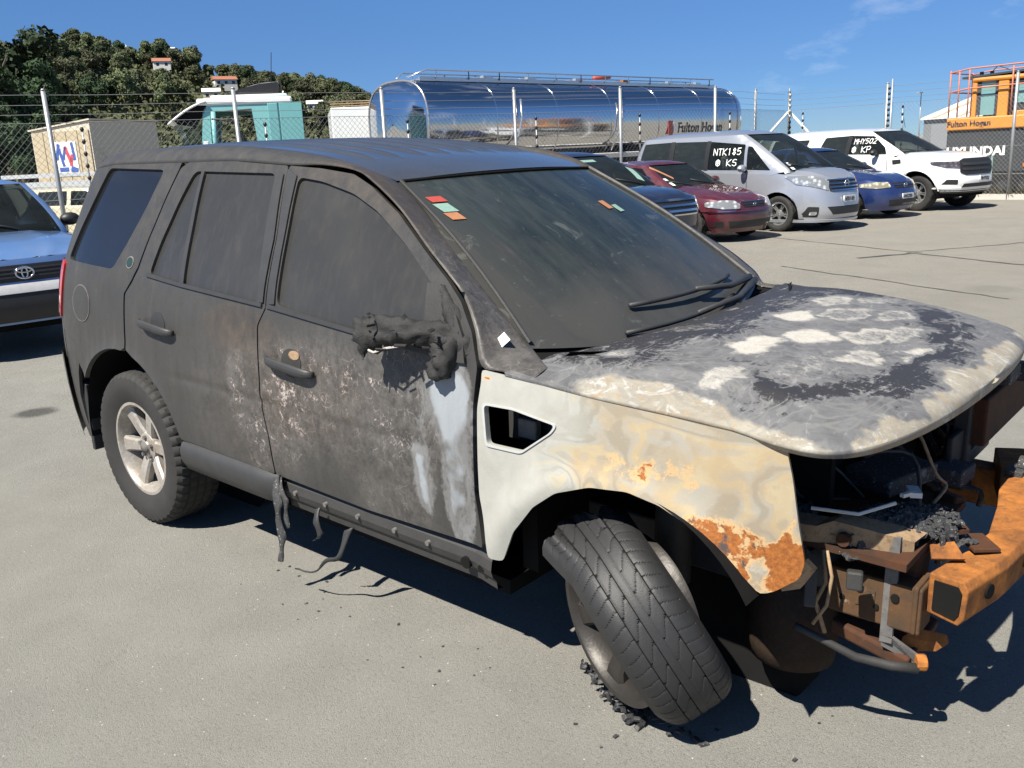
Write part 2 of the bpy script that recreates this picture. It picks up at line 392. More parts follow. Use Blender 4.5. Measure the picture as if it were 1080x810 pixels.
def m_hood():
    """mk = white rings, char, tan rim, pale ash"""
    t = NT('burnt_bonnet_steel'); R, G, B, A = t.attr('mk')
    fine = t.noise(95, 6, .75); mid = t.noise(15, 6, .65, .5); sm = t.noise(34, 6, .7, .6)
    c = t.mix(t.rng(mid, .3, .7), (.080, .080, .084), (.150, .150, .154))
    c = t.mix(t.rng(t.math('ADD', A, t.math('MULTIPLY', t.math('SUBTRACT', sm, .5), .9)), .35, .75), c, t.mix(fine, (.25, .255, .265), (.175, .174, .172)))
    s = t.rng(t.noise(5, 7, .68, 1.6), .34, .66)
    tan = t.mix(s, (.215, .185, .14), (.32, .30, .255)); tan = t.mix(t.rng(t.noise(27, 6, .7), .56, .66, 0, .7), tan, (.30, .205, .11)); tan = t.mix(t.rng(t.noise(11, 7, .75, 1.2), .54, .62, 0, .8), tan, (.42, .415, .395)); tan = t.mix(t.rng(fine, .56, .66, 0, .5), tan, (.16, .14, .12))
    c = t.mix(t.rng(t.math('ADD', B, t.math('MULTIPLY', t.math('SUBTRACT', mid, .5), .7)), .35, .65), c, tan)
    chn = t.math('ADD', G, t.math('ADD', t.math('MULTIPLY', t.math('SUBTRACT', sm, .5), 1.15), t.math('MULTIPLY', t.math('SUBTRACT', fine, .5), 1.25)))
    fl = t.noise(3.4, 3, .55, 1.1); cs = t.rng(t.math('SINE', t.math('MULTIPLY', t.math('ADD', fl, t.math('MULTIPLY', t.math('SUBTRACT', sm, .5), .04)), 70)), .35, .95)
    c = t.mix(t.math('MULTIPLY', cs, .34), c, t.mix(mid, (.30, .29, .27), (.09, .088, .086)))
    chn = t.math('ADD', chn, t.math('MULTIPLY', cs, -.16)); st = t.noise(26, 6, .72, 1.3, stretch=(1, .30, 1)); chn = t.math('ADD', chn, t.rng(st, .50, .62, 0, -.42)); c = t.mix(t.rng(st, .58, .68, 0, .40), c, (.32, .315, .31))
    c = t.mix(t.rng(chn, .40, .66), c, t.mix(fine, (.022, .0215, .023), (.042, .040, .042)))
    rn = t.math('ADD', R, t.math('ADD', t.math('MULTIPLY', t.math('SUBTRACT', sm, .5), 1.15), t.math('MULTIPLY', t.math('SUBTRACT', fine, .5), 1.3)))
    c = t.mix(t.rng(rn, .38, .95, 0, .95), c, t.mix(t.rng(fine, .4, .65), (.47, .455, .42), (.35, .315, .26)))
    t.set(col=c, rough=t.rng(chn, .4, .6, .62, .50), spec=.3); t.bump(t.math('ADD', t.math('MULTIPLY', rn, .5), fine), .16, .003); return t.m
def m_rust(name, a, b, spot=(.55, .5, .42), amt=.35):
    t = NT(name); f = t.noise(60, 6, .75); m = t.noise(13, 6, .65, .4)
    c = t.mix(t.rng(m, .32, .66), a, b); c = t.mix(t.rng(f, .5, .68, 0, .5), c, (.06, .035, .025))
    c = t.mix(t.rng(t.noise(22, 6, .75, .3), .62, .70, 0, amt), c, spot)
    t.set(col=c, rough=.82, spec=.2); t.bump(f, .35, .004); return t.m
def m_char():
    t = NT('charred_rubble'); f = t.noise(70, 6, .75); m = t.noise(24, 6, .7)
    c = t.mix(f, (.016, .016, .017), (.075, .075, .077)); c = t.mix(t.rng(m, .60, .68), c, (.19, .19, .19)); c = t.mix(t.rng(t.noise(110, 4, .7), .62, .66), c, (.42, .41, .39))
    t.set(col=c, rough=.7, spec=.4); t.bump(f, .6, .01); return t.m
M_BURN, M_ROOF, M_FEND, M_HOOD, M_CHAR = m_burn(), m_roof(), m_fender(), m_hood(), m_char()
M_RUST = m_rust('orange_rust', (.40, .150, .034), (.15, .060, .022), (.46, .22, .075), .5); M_RUSTD = m_rust('dark_rust', (.085, .034, .016), (.045, .026, .018), (.2, .15, .1), .25)
M_TANST = m_rust('tan_burnt_steel', (.25, .17, .10), (.34, .24, .15), (.38, .14, .05), .6)
M_SOOT = simple('sooty_metal', (.030, .029, .028), .65, 0, .4, 14, .2); M_GREYB = m_rust('grey_burnt_steel', (.10, .10, .10), (.16, .15, .14), (.3, .29, .27), .5)
M_DARK = simple('black_inner', (.010, .010, .010), .9, 0, .4, 10, 0, 0, .1)
M_PLAS = simple('scorched_plastic', (.030, .030, .031), .55, 0, .3, 20, .15)
M_RUB = simple('tyre_rubber', (.030, .029, .028), .75, 0, .35, 9, .25, 0, .3)
M_RUBW = simple('worn_tyre_rubber', (.024, .024, .025), .55, 0, .3, 26, .2, 0, .4)
M_ASHW = simple('white_ash', (.6, .58, .54), .8, 0, .15, 30)
def m_alloy():
    t = NT('dirty_alloy'); m = t.noise(9, 6, .7); f = t.noise(60, 4)
    c = t.mix(t.rng(m, .35, .65), (.34, .325, .305), (.25, .21, .17)); c = t.mix(t.rng(f, .5, .7, 0, .5), c, (.46, .44, .41))
    t.set(col=c, rough=.42, metal=.25, spec=.5); return t.m
M_ALLOY = m_alloy(); M_ALLOYB = simple('scorched_alloy', (.040, .036, .033), .45, .45, .5, 12, .2)
def m_glass_soot():
    t = NT('sooted_side_glass'); m = t.noise(2.5, 5, .6); f = t.noise(130, 4, .7)
    c = t.mix(t.rng(m, .3, .7), (.030, .0295, .028), (.038, .037, .035)); c = t.mix(t.rng(f, .5, .7, 0, .3), c, (.04, .037, .033))
    dr = t.noise(20, 5, .65, .2, stretch=(1.5, 1, .18)); c = t.mix(t.rng(dr, .5, .7, 0, .5), c, (.05, .047, .043)); c = t.mix(t.rng(t.noise(5, 6, .7, .6), .56, .70, 0, .35), c, (.058, .052, .046)); t.set(col=c, rough=t.rng(m, .3, .7, .24, .40), spec=.38); return t.m
def m_windscreen():
    t = NT('sooted_windscreen'); co = t.coord(); sep = t.n("ShaderNodeSeparateXYZ"); t.put(sep.inputs[0], co)
    m = t.noise(3.2, 6, .62, .5); f = t.noise(120, 4, .7); drip = t.noise(6, 6, .65, .3, stretch=(.5, 2.2, .5))
    soot = t.math('ADD', t.rng(sep.outputs[2], 1.46, 1.14, -.18, .72), t.math('MULTIPLY', t.math('SUBTRACT', m, .5), 1.3))
    soot = t.math('MAXIMUM', soot, t.rng(t.math('ADD', sep.outputs[1], t.math('MULTIPLY', t.math('SUBTRACT', drip, .5), .6)), -.38, -.62, 0, .75))
    k = t.rng(soot, .1, .8)
    c = t.mix(k, t.mix(t.rng(drip, .4, .65), (.016, .022, .022), (.034, .041, .038)), t.mix(m, (.040, .039, .0355), (.056, .054, .048)))
    c = t.mix(t.rng(t.noise(38, 6, .75), .63, .70, 0, .5), c, (.13, .135, .125))
    c = t.mix(t.rng(t.noise(7, 7, .75, .9), .60, .66, 0, .35), c, (.16, .165, .15))
    t.set(col=c, rough=t.rng(soot, .0, .75, .10, .42), spec=.6); return t.m
M_GSOOT, M_WS = m_glass_soot(), m_windscreen()
M_QGL = simple('dark_tinted_glass', (.012, .013, .016), .07, 0, .2, 3, 0, 0, .6)
M_REDL = simple('red_tail_lens', (.50, .012, .022), .18, 0, .25, 30, 0, .6)
M_STW = simple('white_sticker', (.74, .74, .72), .5, 0, .04, 30); M_STR = simple('red_sticker', (.36, .06, .045), .5, 0, .2, 40)
M_STG = simple('green_sticker', (.20, .32, .27), .5, 0, .35, 60); M_STO = simple('orange_sticker', (.36, .16, .08), .5, 0, .3, 40)
M_BADGE = simple('dark_green_badge', (.02, .04, .03), .3, 0, .2, 40); M_STEELW = simple('bare_wire', (.62, .60, .56), .4, .3, .1, 40)

# ------------------------------------------------------------------ the burnt car (frame: x forward, rear axle at 0, right side at -y)
PITCH = rad(1.48)
suv = thing('burnt_suv', 'burnt-out dark grey SUV with bleached front wing, charred bonnet and missing bumper, nearest vehicle', 'burnt car',
            (-.365*math.sin(PITCH), 0, .365-.365*math.cos(PITCH)), (0, PITCH, 0))
ZS = [.2, .30, .45, .60, .75, .90, 1.05, 1.15, 1.2, 1.3, 1.4, 1.5, 1.6, 1.66, 1.72]
YS = [.88, .90, .925, .937, .94, .935, .92, .90, .885, .845, .80, .755, .705, .672, .63]
def xr(z): return ci(z, [.3, .8, 1.1, 1.3, 1.65], [-1.00, -1.02, -.98, -.92, -.80])
def S(x, z):
    x = np.asarray(x, float); z = np.asarray(z, float)
    y = ci(z, ZS, YS); y = y-.11*(np.clip(x-2.2, 0, 9)/.9)**2.2
    u = np.clip((-.2-x)/(-.2-xr(z)), 0, 1); y = y*(1-u**3.8)**(1/2.6)
    for ax in (0, 2.64):
        r = np.hypot(x-ax, z-.375); y = y+np.where(z > .3, .020*np.exp(-((r-.43)/.05)**2), 0)
    # pressed crease low on the doors
    y = y-.006*np.exp(-((z-.785)/.012)**2)*sstep(x, .3, .6)*(1-sstep(x, 2.0, 2.15))
    return y
def sideR(x, z): return np.stack([x, -S(x, z), z], -1)
def sideL(x, z): return np.stack([x, S(x, z), z-.075*sstep(z, 1.0, 1.28)*sstep(x, 1.1, 1.6)], -1)
def blob(V, cx, cz, rx, rz, soft=.6):
    d = np.sqrt(((V[:, 0]-cx)/rx)**2+((V[:, 2]-cz)/rz)**2); return 1-sstep(d, 1-soft, 1+soft*.4)
def mk(V, R=0, G=0, B=0, A=0):
    a = np.zeros((len(V), 4)); a[:, 0] = R; a[:, 1] = G; a[:, 2] = B; a[:, 3] = A; return {'mk': np.clip(a, 0, 1)}
def mask_side(V):
    R = .16*blob(V, .95, .72, .5, .4)+.34*blob(V, .93, .80, .08, .18)+.30*blob(V, 1.03, .62, .09, .15)
    R = R+.26*blob(V, 1.62, .85, .55, .30)+.22*blob(V, 1.90, .9, .25, .3)+.20*blob(V, 1.35, .93, .4, .14)+.24*blob(V, 1.80, .53, .25, .12)+.20*blob(V, 1.2, .70, .2, .2)
    B = .60*blob(V, .95, 1.04, .30, .12)+.42*blob(V, 1.02, .72, .35, .32)+.55*blob(V, 1.42, .86, .40, .22)
    w = .04*(fbm(V, 7, 3)-.5)*4
    n1 = fbm(V, 9, 4); n0 = fbm(V*np.array([1, 1, .35]), 16, 4)
    A = .74*blob(V, 2.10, .76, .17, .36, .55)+.52*blob(V, 2.06, 1.0, .12, .10)+.36*blob(V, 1.96, .80, .20, .34, .8)+.9*(n1-.5)*sstep(V[:, 0], 1.75, 2.0)
    streak = np.exp(-((V[:, 0]-(1.915+.16*(.78-V[:, 2])+.05*(n0-.5)))/.034)**2)*sstep(V[:, 2], .54, .62)*(1-sstep(V[:, 2], .74, .82)); A = A+.60*streak*(.55+.9*n0)
    A = A-.85*np.exp(-((V[:, 0]-(2.005+.10*(.8-V[:, 2])+.06*(n0-.5)))/.030)**2)*sstep(V[:, 2], .44, .50)*(1-sstep(V[:, 2], .80, .90))-.8*sstep(V[:, 0], 2.155, 2.18)*(n1 > .42)
    G = .0*V[:, 0]
    cantf = sstep(V[:, 0], .7, 1.3)*sstep(V[:, 2], 1.38, 1.5); B = B+.45*cantf*(1-sstep(V[:, 0], 1.75, 1.95))
    return mk(V, R+w*0, G, B, A)
def mask_pillar(V):
    f = sstep(V[:, 0], 1.55, 1.95)
    e = np.exp(-((V[:, 1]+.70+.30*(2.0-V[:, 0])*0)/.06)**2)*0; R = .30*f; B = .62*sstep(V[:, 0], .9, 1.4)*(1-.8*sstep(V[:, 0], 1.75, 2.0)); A = .30*f*(fbm(V, 14, 3))
    return mk(V, R, 0, B, A)
def mask_fender(V):
    x, z = V[:, 0], V[:, 2]; n = fbm(V, 5, 4)
    tan = sstep(x+.35*(n-.5), 2.36, 2.62)*.95
    G = .62*blob(V, 3.02, .66, .16, .11)+.55*blob(V, 3.11, .73, .05, .12)+.55*blob(V, 2.90, .745, .13, .05)-.25*(fbm(V, 26, 3) > .56)+.36*blob(V, 2.82, .87, .14, .06)+.30*blob(V, 2.68, .88, .12, .05)+.8*blob(V, 2.215, 1.04, .03, .012)
    R = .35*blob(V, 2.3, .75, .1, .12)+.45*blob(V, 3.06, .66, .07, .06)
    edge = blob(V, 2.3, 1.0, .16, .10); A = .22*(n > .55)*edge
    return mk(V, R, G, tan, A)
R_S, R_H = .022, .0095
# --- outlines (x, z)
ARCH_R = [(.47*math.cos(a), .385+.462*math.sin(a)) for a in np.linspace(rad(16), rad(150), 22)]
rdoor = [(1.038, 1.632), (.67, 1.65), (.34, 1.65), (.285, 1.625), (.24, 1.48), (.20, 1.34), (.17, 1.21), (.13, 1.15), (.078, 1.10), (.07, .855)] + [p for p in ARCH_R[::-1] if p[0] > .085] + [(.475, .506), (1.112, .502), (1.104, .65), (1.076, .80), (1.079, .89), (1.074, 1.07), (1.118, 1.14), (1.094, 1.37)]
rhole = [(.405, 1.612), (.975, 1.605), (1.015, 1.40), (1.072, 1.15), (.53, 1.175), (.268, 1.195), (.30, 1.33), (.35, 1.48)]
fdoor = [(1.046, 1.632), (1.24, 1.622), (1.43, 1.603), (1.54, 1.565), (1.71, 1.483), (1.88, 1.373), (2.0, 1.300), (2.075, 1.245), (2.14, 1.165), (2.176, 1.07), (2.166, .95), (2.166, .68), (2.192, .51), (1.65, .492), (1.12, .502), (1.112, .65), (1.084, .80), (1.087, .89), (1.082, 1.07), (1.126, 1.14), (1.102, 1.37)]
fhole = [(1.125, 1.592), (1.27, 1.578), (1.46, 1.54), (1.61, 1.485), (1.79, 1.385), (1.93, 1.292), (2.02, 1.20), (2.06, 1.085), (1.65, 1.112), (1.24, 1.147), (1.185, 1.155), (1.155, 1.37)]
quarter = [(.275, 1.648), (-.30, 1.640), (-.60, 1.615), (-.62, 1.3), (-.63, .885), (-.52, .80)] + [p for p in ARCH_R[::-1] if p[0] < .06 and p[0] > -.40] + [(.058, .86), (.065, 1.10), (.12, 1.158), (.16, 1.22), (.19, 1.34), (.23, 1.48), (.272, 1.62)]
quarter[6:6+len([p for p in ARCH_R if -.40 < p[0] < .06])] = sorted([p for p in ARCH_R if -.40 < p[0] < .06])
qhole = [(-.35, 1.625), (.155, 1.618), (.11, 1.48), (.02, 1.31), (-.06, 1.195), (-.27, 1.20), (-.53, 1.21), (-.47, 1.36), (-.40, 1.50)]
ARCH_F = [(3.045, .60), (2.97, .68), (2.88, .748), (2.79, .792), (2.70, .812), (2.59, .803), (2.48, .762), (2.40, .70), (2.32, .60), (2.27, .49)]
fend = [(2.195, 1.066), (2.38, 1.054), (2.56, 1.038), (2.78, 1.022), (2.95, 1.003), (3.08, .983), (3.10, .91), (3.12, .80), (3.14, .70), (3.13, .655), (3.075, .61)] + ARCH_F + [(2.22, .49), (2.185, .68), (2.183, .95), (2.195, 1.03)]
fdhole = [(2.212, .965), (2.32, .968), (2.465, .948), (2.45, .925), (2.35, .852), (2.225, .85)]
for sgn, SF in ((-1, sideR), (1, sideL)):
    o = (0, sgn, 0); fine = sgn < 0; rs = R_S if not fine else .014
    qp = panel('rear_quarter_panel', M_BURN, suv, quarter, SF, mask_side, res=.025, holes=[fillet(qhole, .03)], thick=.02, out=o)
    panel('quarter_window', M_QGL, qp, fillet([(a+(.0 if a > -.3 else -.01), b) for a, b in qhole], .03), SF, res=.018, thick=.01, off=-.013, out=o)
    rd = panel('rear_door', M_BURN, suv, fillet(rdoor, .012, 3), SF, mask_side, res=rs, holes=[fillet(rhole, .03)], thick=.025, out=o)
    panel('window_glass', M_GSOOT, rd, fillet(rhole, .03), SF, res=.018, thick=.006, off=-.012, out=o)
    panel('window_divider', M_PLAS, rd, [(.455, 1.612), (.478, 1.612), (.545, 1.178), (.515, 1.178)], SF, res=.018, thick=.016, off=.001, out=o)
    panel('pillar_trim', M_PLAS, rd, [(.985, 1.604), (1.034, 1.60), (1.088, 1.37), (1.108, 1.155), (1.078, 1.152), (1.022, 1.40)], SF, res=.018, thick=.014, off=.007, out=o)
    panel('window_seal', M_PLAS, rd, [(.25, 1.185), (.53, 1.165), (1.10, 1.138), (1.10, 1.152), (.53, 1.180), (.262, 1.200)], SF, res=.018, thick=.016, off=.008, out=o)
    fdm = panel('front_door', M_BURN, suv, fillet(fdoor, .012, 3), SF, mask_side, res=rs, holes=[fillet(fhole, .03)], thick=.025, out=o)
    panel('window_glass', M_GSOOT, fdm, fillet(fhole, .03), SF, res=.018, thick=.006, off=-.012, out=o)
    panel('pillar_trim', M_PLAS, fdm, [(1.052, 1.618), (1.118, 1.595), (1.148, 1.37), (1.178, 1.155), (1.132, 1.150), (1.108, 1.37)], SF, res=.018, thick=.014, off=.007, out=o)
    panel('window_seal', M_PLAS, fdm, [(1.13, 1.138), (1.65, 1.100), (2.06, 1.073), (2.06, 1.087), (1.65, 1.115), (1.135, 1.152)], SF, res=.018, thick=.016, off=.008, out=o)
    panel('mirror_base', M_SOOT, fdm, [(1.93, 1.285), (1.985, 1.285), (2.07, 1.215), (2.115, 1.15), (2.135, 1.075), (2.04, 1.07), (1.965, 1.10)], SF, res=.02, thick=.02, off=.012, out=o)
    fe = panel('front_wing', M_FEND, suv, fillet(fend, .012, 2), SF, mask_fender, res=.014 if fine else .03, holes=[fillet(fdhole, .014)], thick=.016, out=o)
    rim = [(a, b) for a, b in fillet(fdhole, .014)]; cx, cz = np.mean(rim, 0)
    panel('vent_lip', M_FEND, fe, [((a-cx)*1.07+cx, (b-cz)*1.10+cz) for a, b in rim], SF, lambda V: mk(V, .8), res=.02, holes=[rim], thick=.004, off=.004, out=o)
    # behind the vent: dark pressed inner plate with holes
    mb = MB(); y = sgn*.79; mb.box((2.335, y, .91), (.30, .01, .17)); ip = mb.obj('inner_plate', M_SOOT, fe)
    for (a, b, r) in ((2.27, .915, .018), (2.335, .925, .012), (2.40, .93, .010)): mb = MB(); mb.cyl((a, y+sgn*.004, b), (a, y+sgn*.012, b), r, 10); mb.obj('bolt', M_DARK, ip)
    mb = MB(); mb.box((2.30, sgn*.835, .885), (.07, .03, .06)); mb.obj('bracket', M_GREYB, ip, bevel=.006)
    # door handles in scooped recesses
    for d, x0 in ((rd, .36), (fdm, 1.285)):
        zc = 1.0 if x0 < 1 else .962; th = np.linspace(0, 2*PI, 25)[:-1]
        panel('handle_recess', M_PLAS if x0 < 1 else M_SOOT, d, [(x0+.058*math.cos(t), zc-.003+.052*math.sin(t)) for t in th], SF, res=.02, thick=.004, off=.0025, out=o)
        X = []
        for k in range(15):
            s = -1+2*k/14; xx = x0+.004+.138*s; zz = zc-.012-.01*s; yo = .034-.020*abs(s)**6; hh = .019*(1-.35*abs(s)**5)
            yy = float(S(xx, zz)); X.append([(xx, sgn*(yy+yo+.009*math.cos(a)), zz+hh*math.sin(a)) for a in np.linspace(0, 2*PI, 13)])
        V, F = gdata(np.array(X)); F += [tuple(range(12)), tuple(reversed(range(14*13, 14*13+12)))]
        me = mesh('door_handle', V, F, M_PLAS); fix_normals(me); link('door_handle', me, d)
        if x0 > 1: panel('bare_patch', M_TANST, d, [(x0+.02+.03*math.cos(t), zc+.028+.016*math.sin(t)) for t in th], SF, res=.02, thick=.003, off=.0045, out=o)
    # fuel flap ring (right side) and badge
    if fine:
        th = np.linspace(0, 2*PI, 41)[:-1]; ring = [(-.345+.085*math.cos(t), 1.02+.082*math.sin(t)) for t in th]
        panel('fuel_flap', M_BURN, qp, ring, SF, mask_side, res=.03, thick=.01, off=.0035, out=o)
        panel('flap_edge', M_GREYB, qp, [(-.345+(q[0]+.345)*1.05, 1.02+(q[1]-1.02)*1.05) for q in ring], SF, res=.02, holes=[ring], thick=.004, off=.003, out=o)
        panel('tail_lamp', M_REDL, suv, fillet([(-.64, .925), (-.615, .925), (-.575, 1.06), (-.560, 1.19), (-.64, 1.20)], .012), SF, res=.02, thick=.02, off=.010, out=o)
        panel('badge', M_BADGE, qp, [(.088+.026*math.cos(t), 1.232+.021*math.sin(t)) for t in th], SF, res=.02, thick=.008, off=.005, out=o)
        panel('badge_rim', M_ALLOY, qp, [(.088+.030*math.cos(t), 1.232+.025*math.sin(t)) for t in th], SF, res=.02, thick=.005, off=.0035, out=o)
    # sill: bare flange ahead, plastic cladding behind
    X = np.array([[(x, sgn*(float(S(x, .45))-yo), z) for (yo, z) in ((.05, .52), (.03, .495), (.012, .470), (.006, .44), (.014, .415), (.03, .398), (.034, .37), (.06, .365))] for x in np.linspace(1.0, 2.22, 30)])
    sill = grid('sill', M_SOOT, suv, X, flip=sgn > 0, smooth=False)
    for xx in (1.22, 1.40, 1.58, 1.77, 1.93): mb = MB(); mb.cyl((xx, sgn*.902, .448), (xx, sgn*.928, .446), .009, 10); mb.obj('clip', M_GREYB, sill)
    for xx, r_ in ((2.10, .020), (2.165, .012)): mb = MB(); mb.cyl((xx, sgn*.90, .43), (xx, sgn*.927, .428), r_, 12); mb.obj('flange_hole', M_DARK, sill)
    X = np.array([[(x, sgn*(float(S(.6, .45))+yo-.05*sstep(x, 1.02, 1.16)*.4), z) for (yo, z) in ((-.02, .512), (.016, .497), (.030, .465), (.024, .42), (.0, .375), (-.05, .35))] for x in np.linspace(.455, 1.14, 16)])
    grid('sill_cladding', M_PLAS, suv, X, flip=sgn > 0)
    # wheel housings
    for ax, r0, zc, y0, xa in ((0, .475, .385, .50, 'r'), (2.645, .455, .365, .46, 'f')):
        X = np.array([[(ax+r0*math.cos(a), sgn*y, zc+r0*math.sin(a)) for y in (y0, .915)] for a in np.linspace(rad(30 if ax else 6), rad(158 if ax else 186), 26)])
        wl = grid('wheel_housing', M_DARK, suv, X)
        th = np.linspace(0, 2*PI, 30)[:-1]; mb = MB(); mb.add([(ax+r0*math.cos(t), sgn*y0, zc+r0*math.sin(t)) for t in th], [tuple(range(29))]); mb.obj('housing_wall', M_DARK, wl)
    mb = MB(); mb.prism([(-.515, sgn*.72, .62), (-.50, sgn*.72, .26), (-.475, sgn*.72, .26), (-.47, sgn*.72, .60)], (0, sgn*.19, 0)); mb.obj('mud_flap', M_PLAS, suv, bevel=.005)
    # pillar between door shut line and windscreen / roof ditch
    Dp = [(-.66, 1.600), (-.35, 1.636), (.29, 1.646), (.67, 1.650), (1.04, 1.634), (1.24, 1.634), (1.43, 1.615), (1.54, 1.578), (1.71, 1.496), (1.88, 1.386), (2.00, 1.314), (2.085, 1.256), (2.153, 1.17), (2.192, 1.076), (2.27, 1.070), (2.385, 1.064)]
    Ep = [(-.66, None, 1.672), (-.35, None, 1.700), (.29, None, 1.712), (.67, None, 1.704), (1.04, None, 1.674), (1.22, None, 1.647), (1.40, -.590, 1.606), (1.50, -.578, 1.573), (1.62, -.595, 1.51), (1.77, -.632, 1.415), (1.92, -.668, 1.315), (2.05, -.699, 1.228), (2.15, -.723, 1.161), (2.234, -.743, 1.106), (2.29, -.775, 1.088), (2.37, -.83, 1.078)]
    X = []
    for (dx, dz), (ex, ey, ez) in zip(catmull(Dp, 4), catmull([(a, b if b is not None else -(float(S(a, 1.63))-.105), e) for a, b, e in Ep], 4)):
        a = np.array([dx, -float(S(dx, dz)), dz-(.075*float(sstep(np.array(dz), 1.0, 1.28)*sstep(np.array(dx), 1.1, 1.6)) if sgn > 0 else 0)]); b = np.array([ex, ey, ez]); k = sstep(dx, 1.3, 1.7)
        m = (a+b)/2+np.array([0, -.018, .026])*(1-k)+np.array([.012, -.010, .010])*k*(1 if sgn < 0 else -.3)
        row = [a+np.array([0, .02, -.004])]+[(1-t)**2*a+2*t*(1-t)*m+t*t*b for t in np.linspace(0, 1, 8)]+[b+np.array([0, .012, -.014])]
        X.append([(q[0], -sgn*q[1] if sgn > 0 else q[1], q[2]) for q in row])
    pillar = grid('roof_pillar', M_BURN, suv, np.array(X), mask_pillar, flip=sgn < 0)
    PILL = np.array(X) if sgn < 0 else PILL
# white square sticker (its printed code left out) on the pillar foot
def lift(p, n, d): return tuple(np.array(p)+np.array(n)*d)
pc = np.array([2.225, -.845, 1.155])
b0 = PILL[50:56].reshape(-1, 3); pc = b0[np.argmin(((b0-np.array([2.215, -.82, 1.15]))**2).sum(1))]
nn = np.array([.35, -.87, .35]); nn /= np.linalg.norm(nn); ua = np.cross(nn, [0, 0, 1]); ua /= np.linalg.norm(ua); va = np.cross(nn, ua)
mb = MB(); mb.prism([tuple(pc+nn*.012+ua*a*.024+va*b*.024) for a, b in ((1, .1), (.1, 1), (-1, -.1), (-.1, -1))], tuple(nn*.002)); mb.obj('square_sticker', M_STW, suv)
# --- roof with pressed ribs and side ditches
def zc(x): return ci(x, [-.76, -.3, .2, .62, 1.0, 1.25, 1.52], [1.672, 1.708, 1.722, 1.719, 1.690, 1.652, 1.584])
def yd(x): return np.where(np.asarray(x) < 1.22, S(x, np.full_like(np.asarray(x, float), 1.63))-.122, ci(x, [1.22, 1.40, 1.50], [float(S(1.22, 1.63))-.122, .574, .562]))
def zd(x): return ci(x, [-.66, -.35, .29, .67, 1.04, 1.22, 1.40, 1.50], [1.664, 1.692, 1.704, 1.697, 1.667, 1.641, 1.602, 1.570])
ys = np.linspace(-1, 1, 97); X = []
for x in np.linspace(-.70, 1.49, 90):
    Y = ys*float(yd(x)); z = float(zd(x))+(float(zc(x))-float(zd(x)))*(1-np.abs(ys)**2.2)
    rib = sum(np.exp(-((np.abs(Y)-q)/.013)**2) for q in (.07, .20, .33, .45)); z = z+.010*rib*sstep(x, -.55, -.45)*(1-sstep(x, 1.16, 1.27))
    xb = x+.055*(1-np.abs(ys)**2)*sstep(x, .9, 1.49); X.append(np.stack([xb, Y, z], 1))
roof = grid('roof', M_ROOF, suv, np.array(X))
for sgn in (-1, 1):
    X = np.array([[(x, sgn*(float(yd(x))+k), float(zd(x))-.012) for k in (-.008, .022)] for x in np.linspace(-.66, 1.5, 30)])
    grid('roof_ditch', M_DARK, roof, X, flip=sgn < 0)
# --- windscreen
def wsP(t, v):
    """t across -1..1, v 0 top .. 1 bottom"""
    t = np.asarray(t, float); v = np.asarray(v, float); q = 1-t**2
    yh = .560+(.735-.560)*v; x = 1.505+(2.224-1.505)*v+q*(.055+.10*v)+.022*np.sin(PI*v); z = 1.568+(1.108-1.568)*v+q*(.012-.060*v)+.016*np.sin(PI*v)
    return np.stack([x, t*yh, z], -1)
def mapWS(u, w): return wsP(u, w)
ws = panel('windscreen', M_WS, suv, [(-1.05, 0), (1.02, 0), (1.02, 1.02), (-1.05, 1.02)], mapWS, res=.05, thick=.0, out=(.6, 0, .8))
def ws_patch(name, mat, t, v, wt, hv, off=.004, slant=0.):
    return panel(name, mat, ws, [(t-wt+slant*-hv, v-hv), (t+wt+slant*-hv, v-hv), (t+wt+slant*hv, v+hv), (t-wt+slant*hv, v+hv)], mapWS, res=.05, thick=.001, off=off, out=(.6, 0, .8))
ws_patch('red_label', M_STR, -.885, .150, .052, .020, slant=.4); ws_patch('green_label', M_STG, -.880, .212, .050, .030, slant=.4); ws_patch('orange_label', M_STO, -.875, .272, .044, .024, slant=.4)
ws_patch('orange_label', M_STO, .42, .30, .030, .030); ws_patch('paper_label', M_STG, .50, .335, .028, .026)
# seal along the glass edge
pts = [wsP(-1, v) for v in np.linspace(0, 1, 12)]; mb = MB(); mb.tube([tuple(p+np.array([.004, 0, .006])) for p in pts], .007, 6); mb.obj('windscreen_seal', M_PLAS, ws)
mb = MB(); mb.tube([tuple(p+np.array([.004, 0, .006])*1) for p in [wsP(1, v) for v in np.linspace(0, 1, 12)]], .007, 6); mb.obj('windscreen_seal', M_GREYB, ws)
mb = MB(); mb.tube([tuple(wsP(t, 0)+np.array([0, 0, .004])) for t in np.linspace(-1, 1, 16)], .006, 6); mb.obj('windscreen_seal', M_DARK, ws)
# cowl trough and two wipers
X = np.array([[tuple(wsP(t, 1.0)+np.array([a, 0, b])) for (a, b) in ((-.03, -.0), (.03, -.035), (.12, -.04), (.17, .0))] for t in np.linspace(-1.02, 1.02, 24)])
grid('cowl', M_DARK, suv, X, flip=True)
def wiper(t0, v0, t1, v1, tb, vb, te=None):
    e = lambda t, v, h: tuple(wsP(t, v)+np.array([.6, 0, .8])*h)
    mb = MB(); mb.tube([e(tb, vb, .02), e((tb*2+t0)/3, (vb*2+v0)/3, .045), e((t0+t1)/2, (v0+v1)/2, .035)], [.015, .012, .009], 8); a = mb.obj('wiper', M_PLAS, suv, True)
    mb = MB(); mb.tube([e(t0+(t1-t0)*k/8, v0+(v1-v0)*k/8, .014+.012*math.sin(PI*k/8)) for k in range(9)], .0085, 6); mb.obj('wiper_blade', M_PLAS, a, True)
wiper(-.36, .86, .70, .885, .90, .97); wiper(-.52, .985, .52, .965, .92, 1.0)
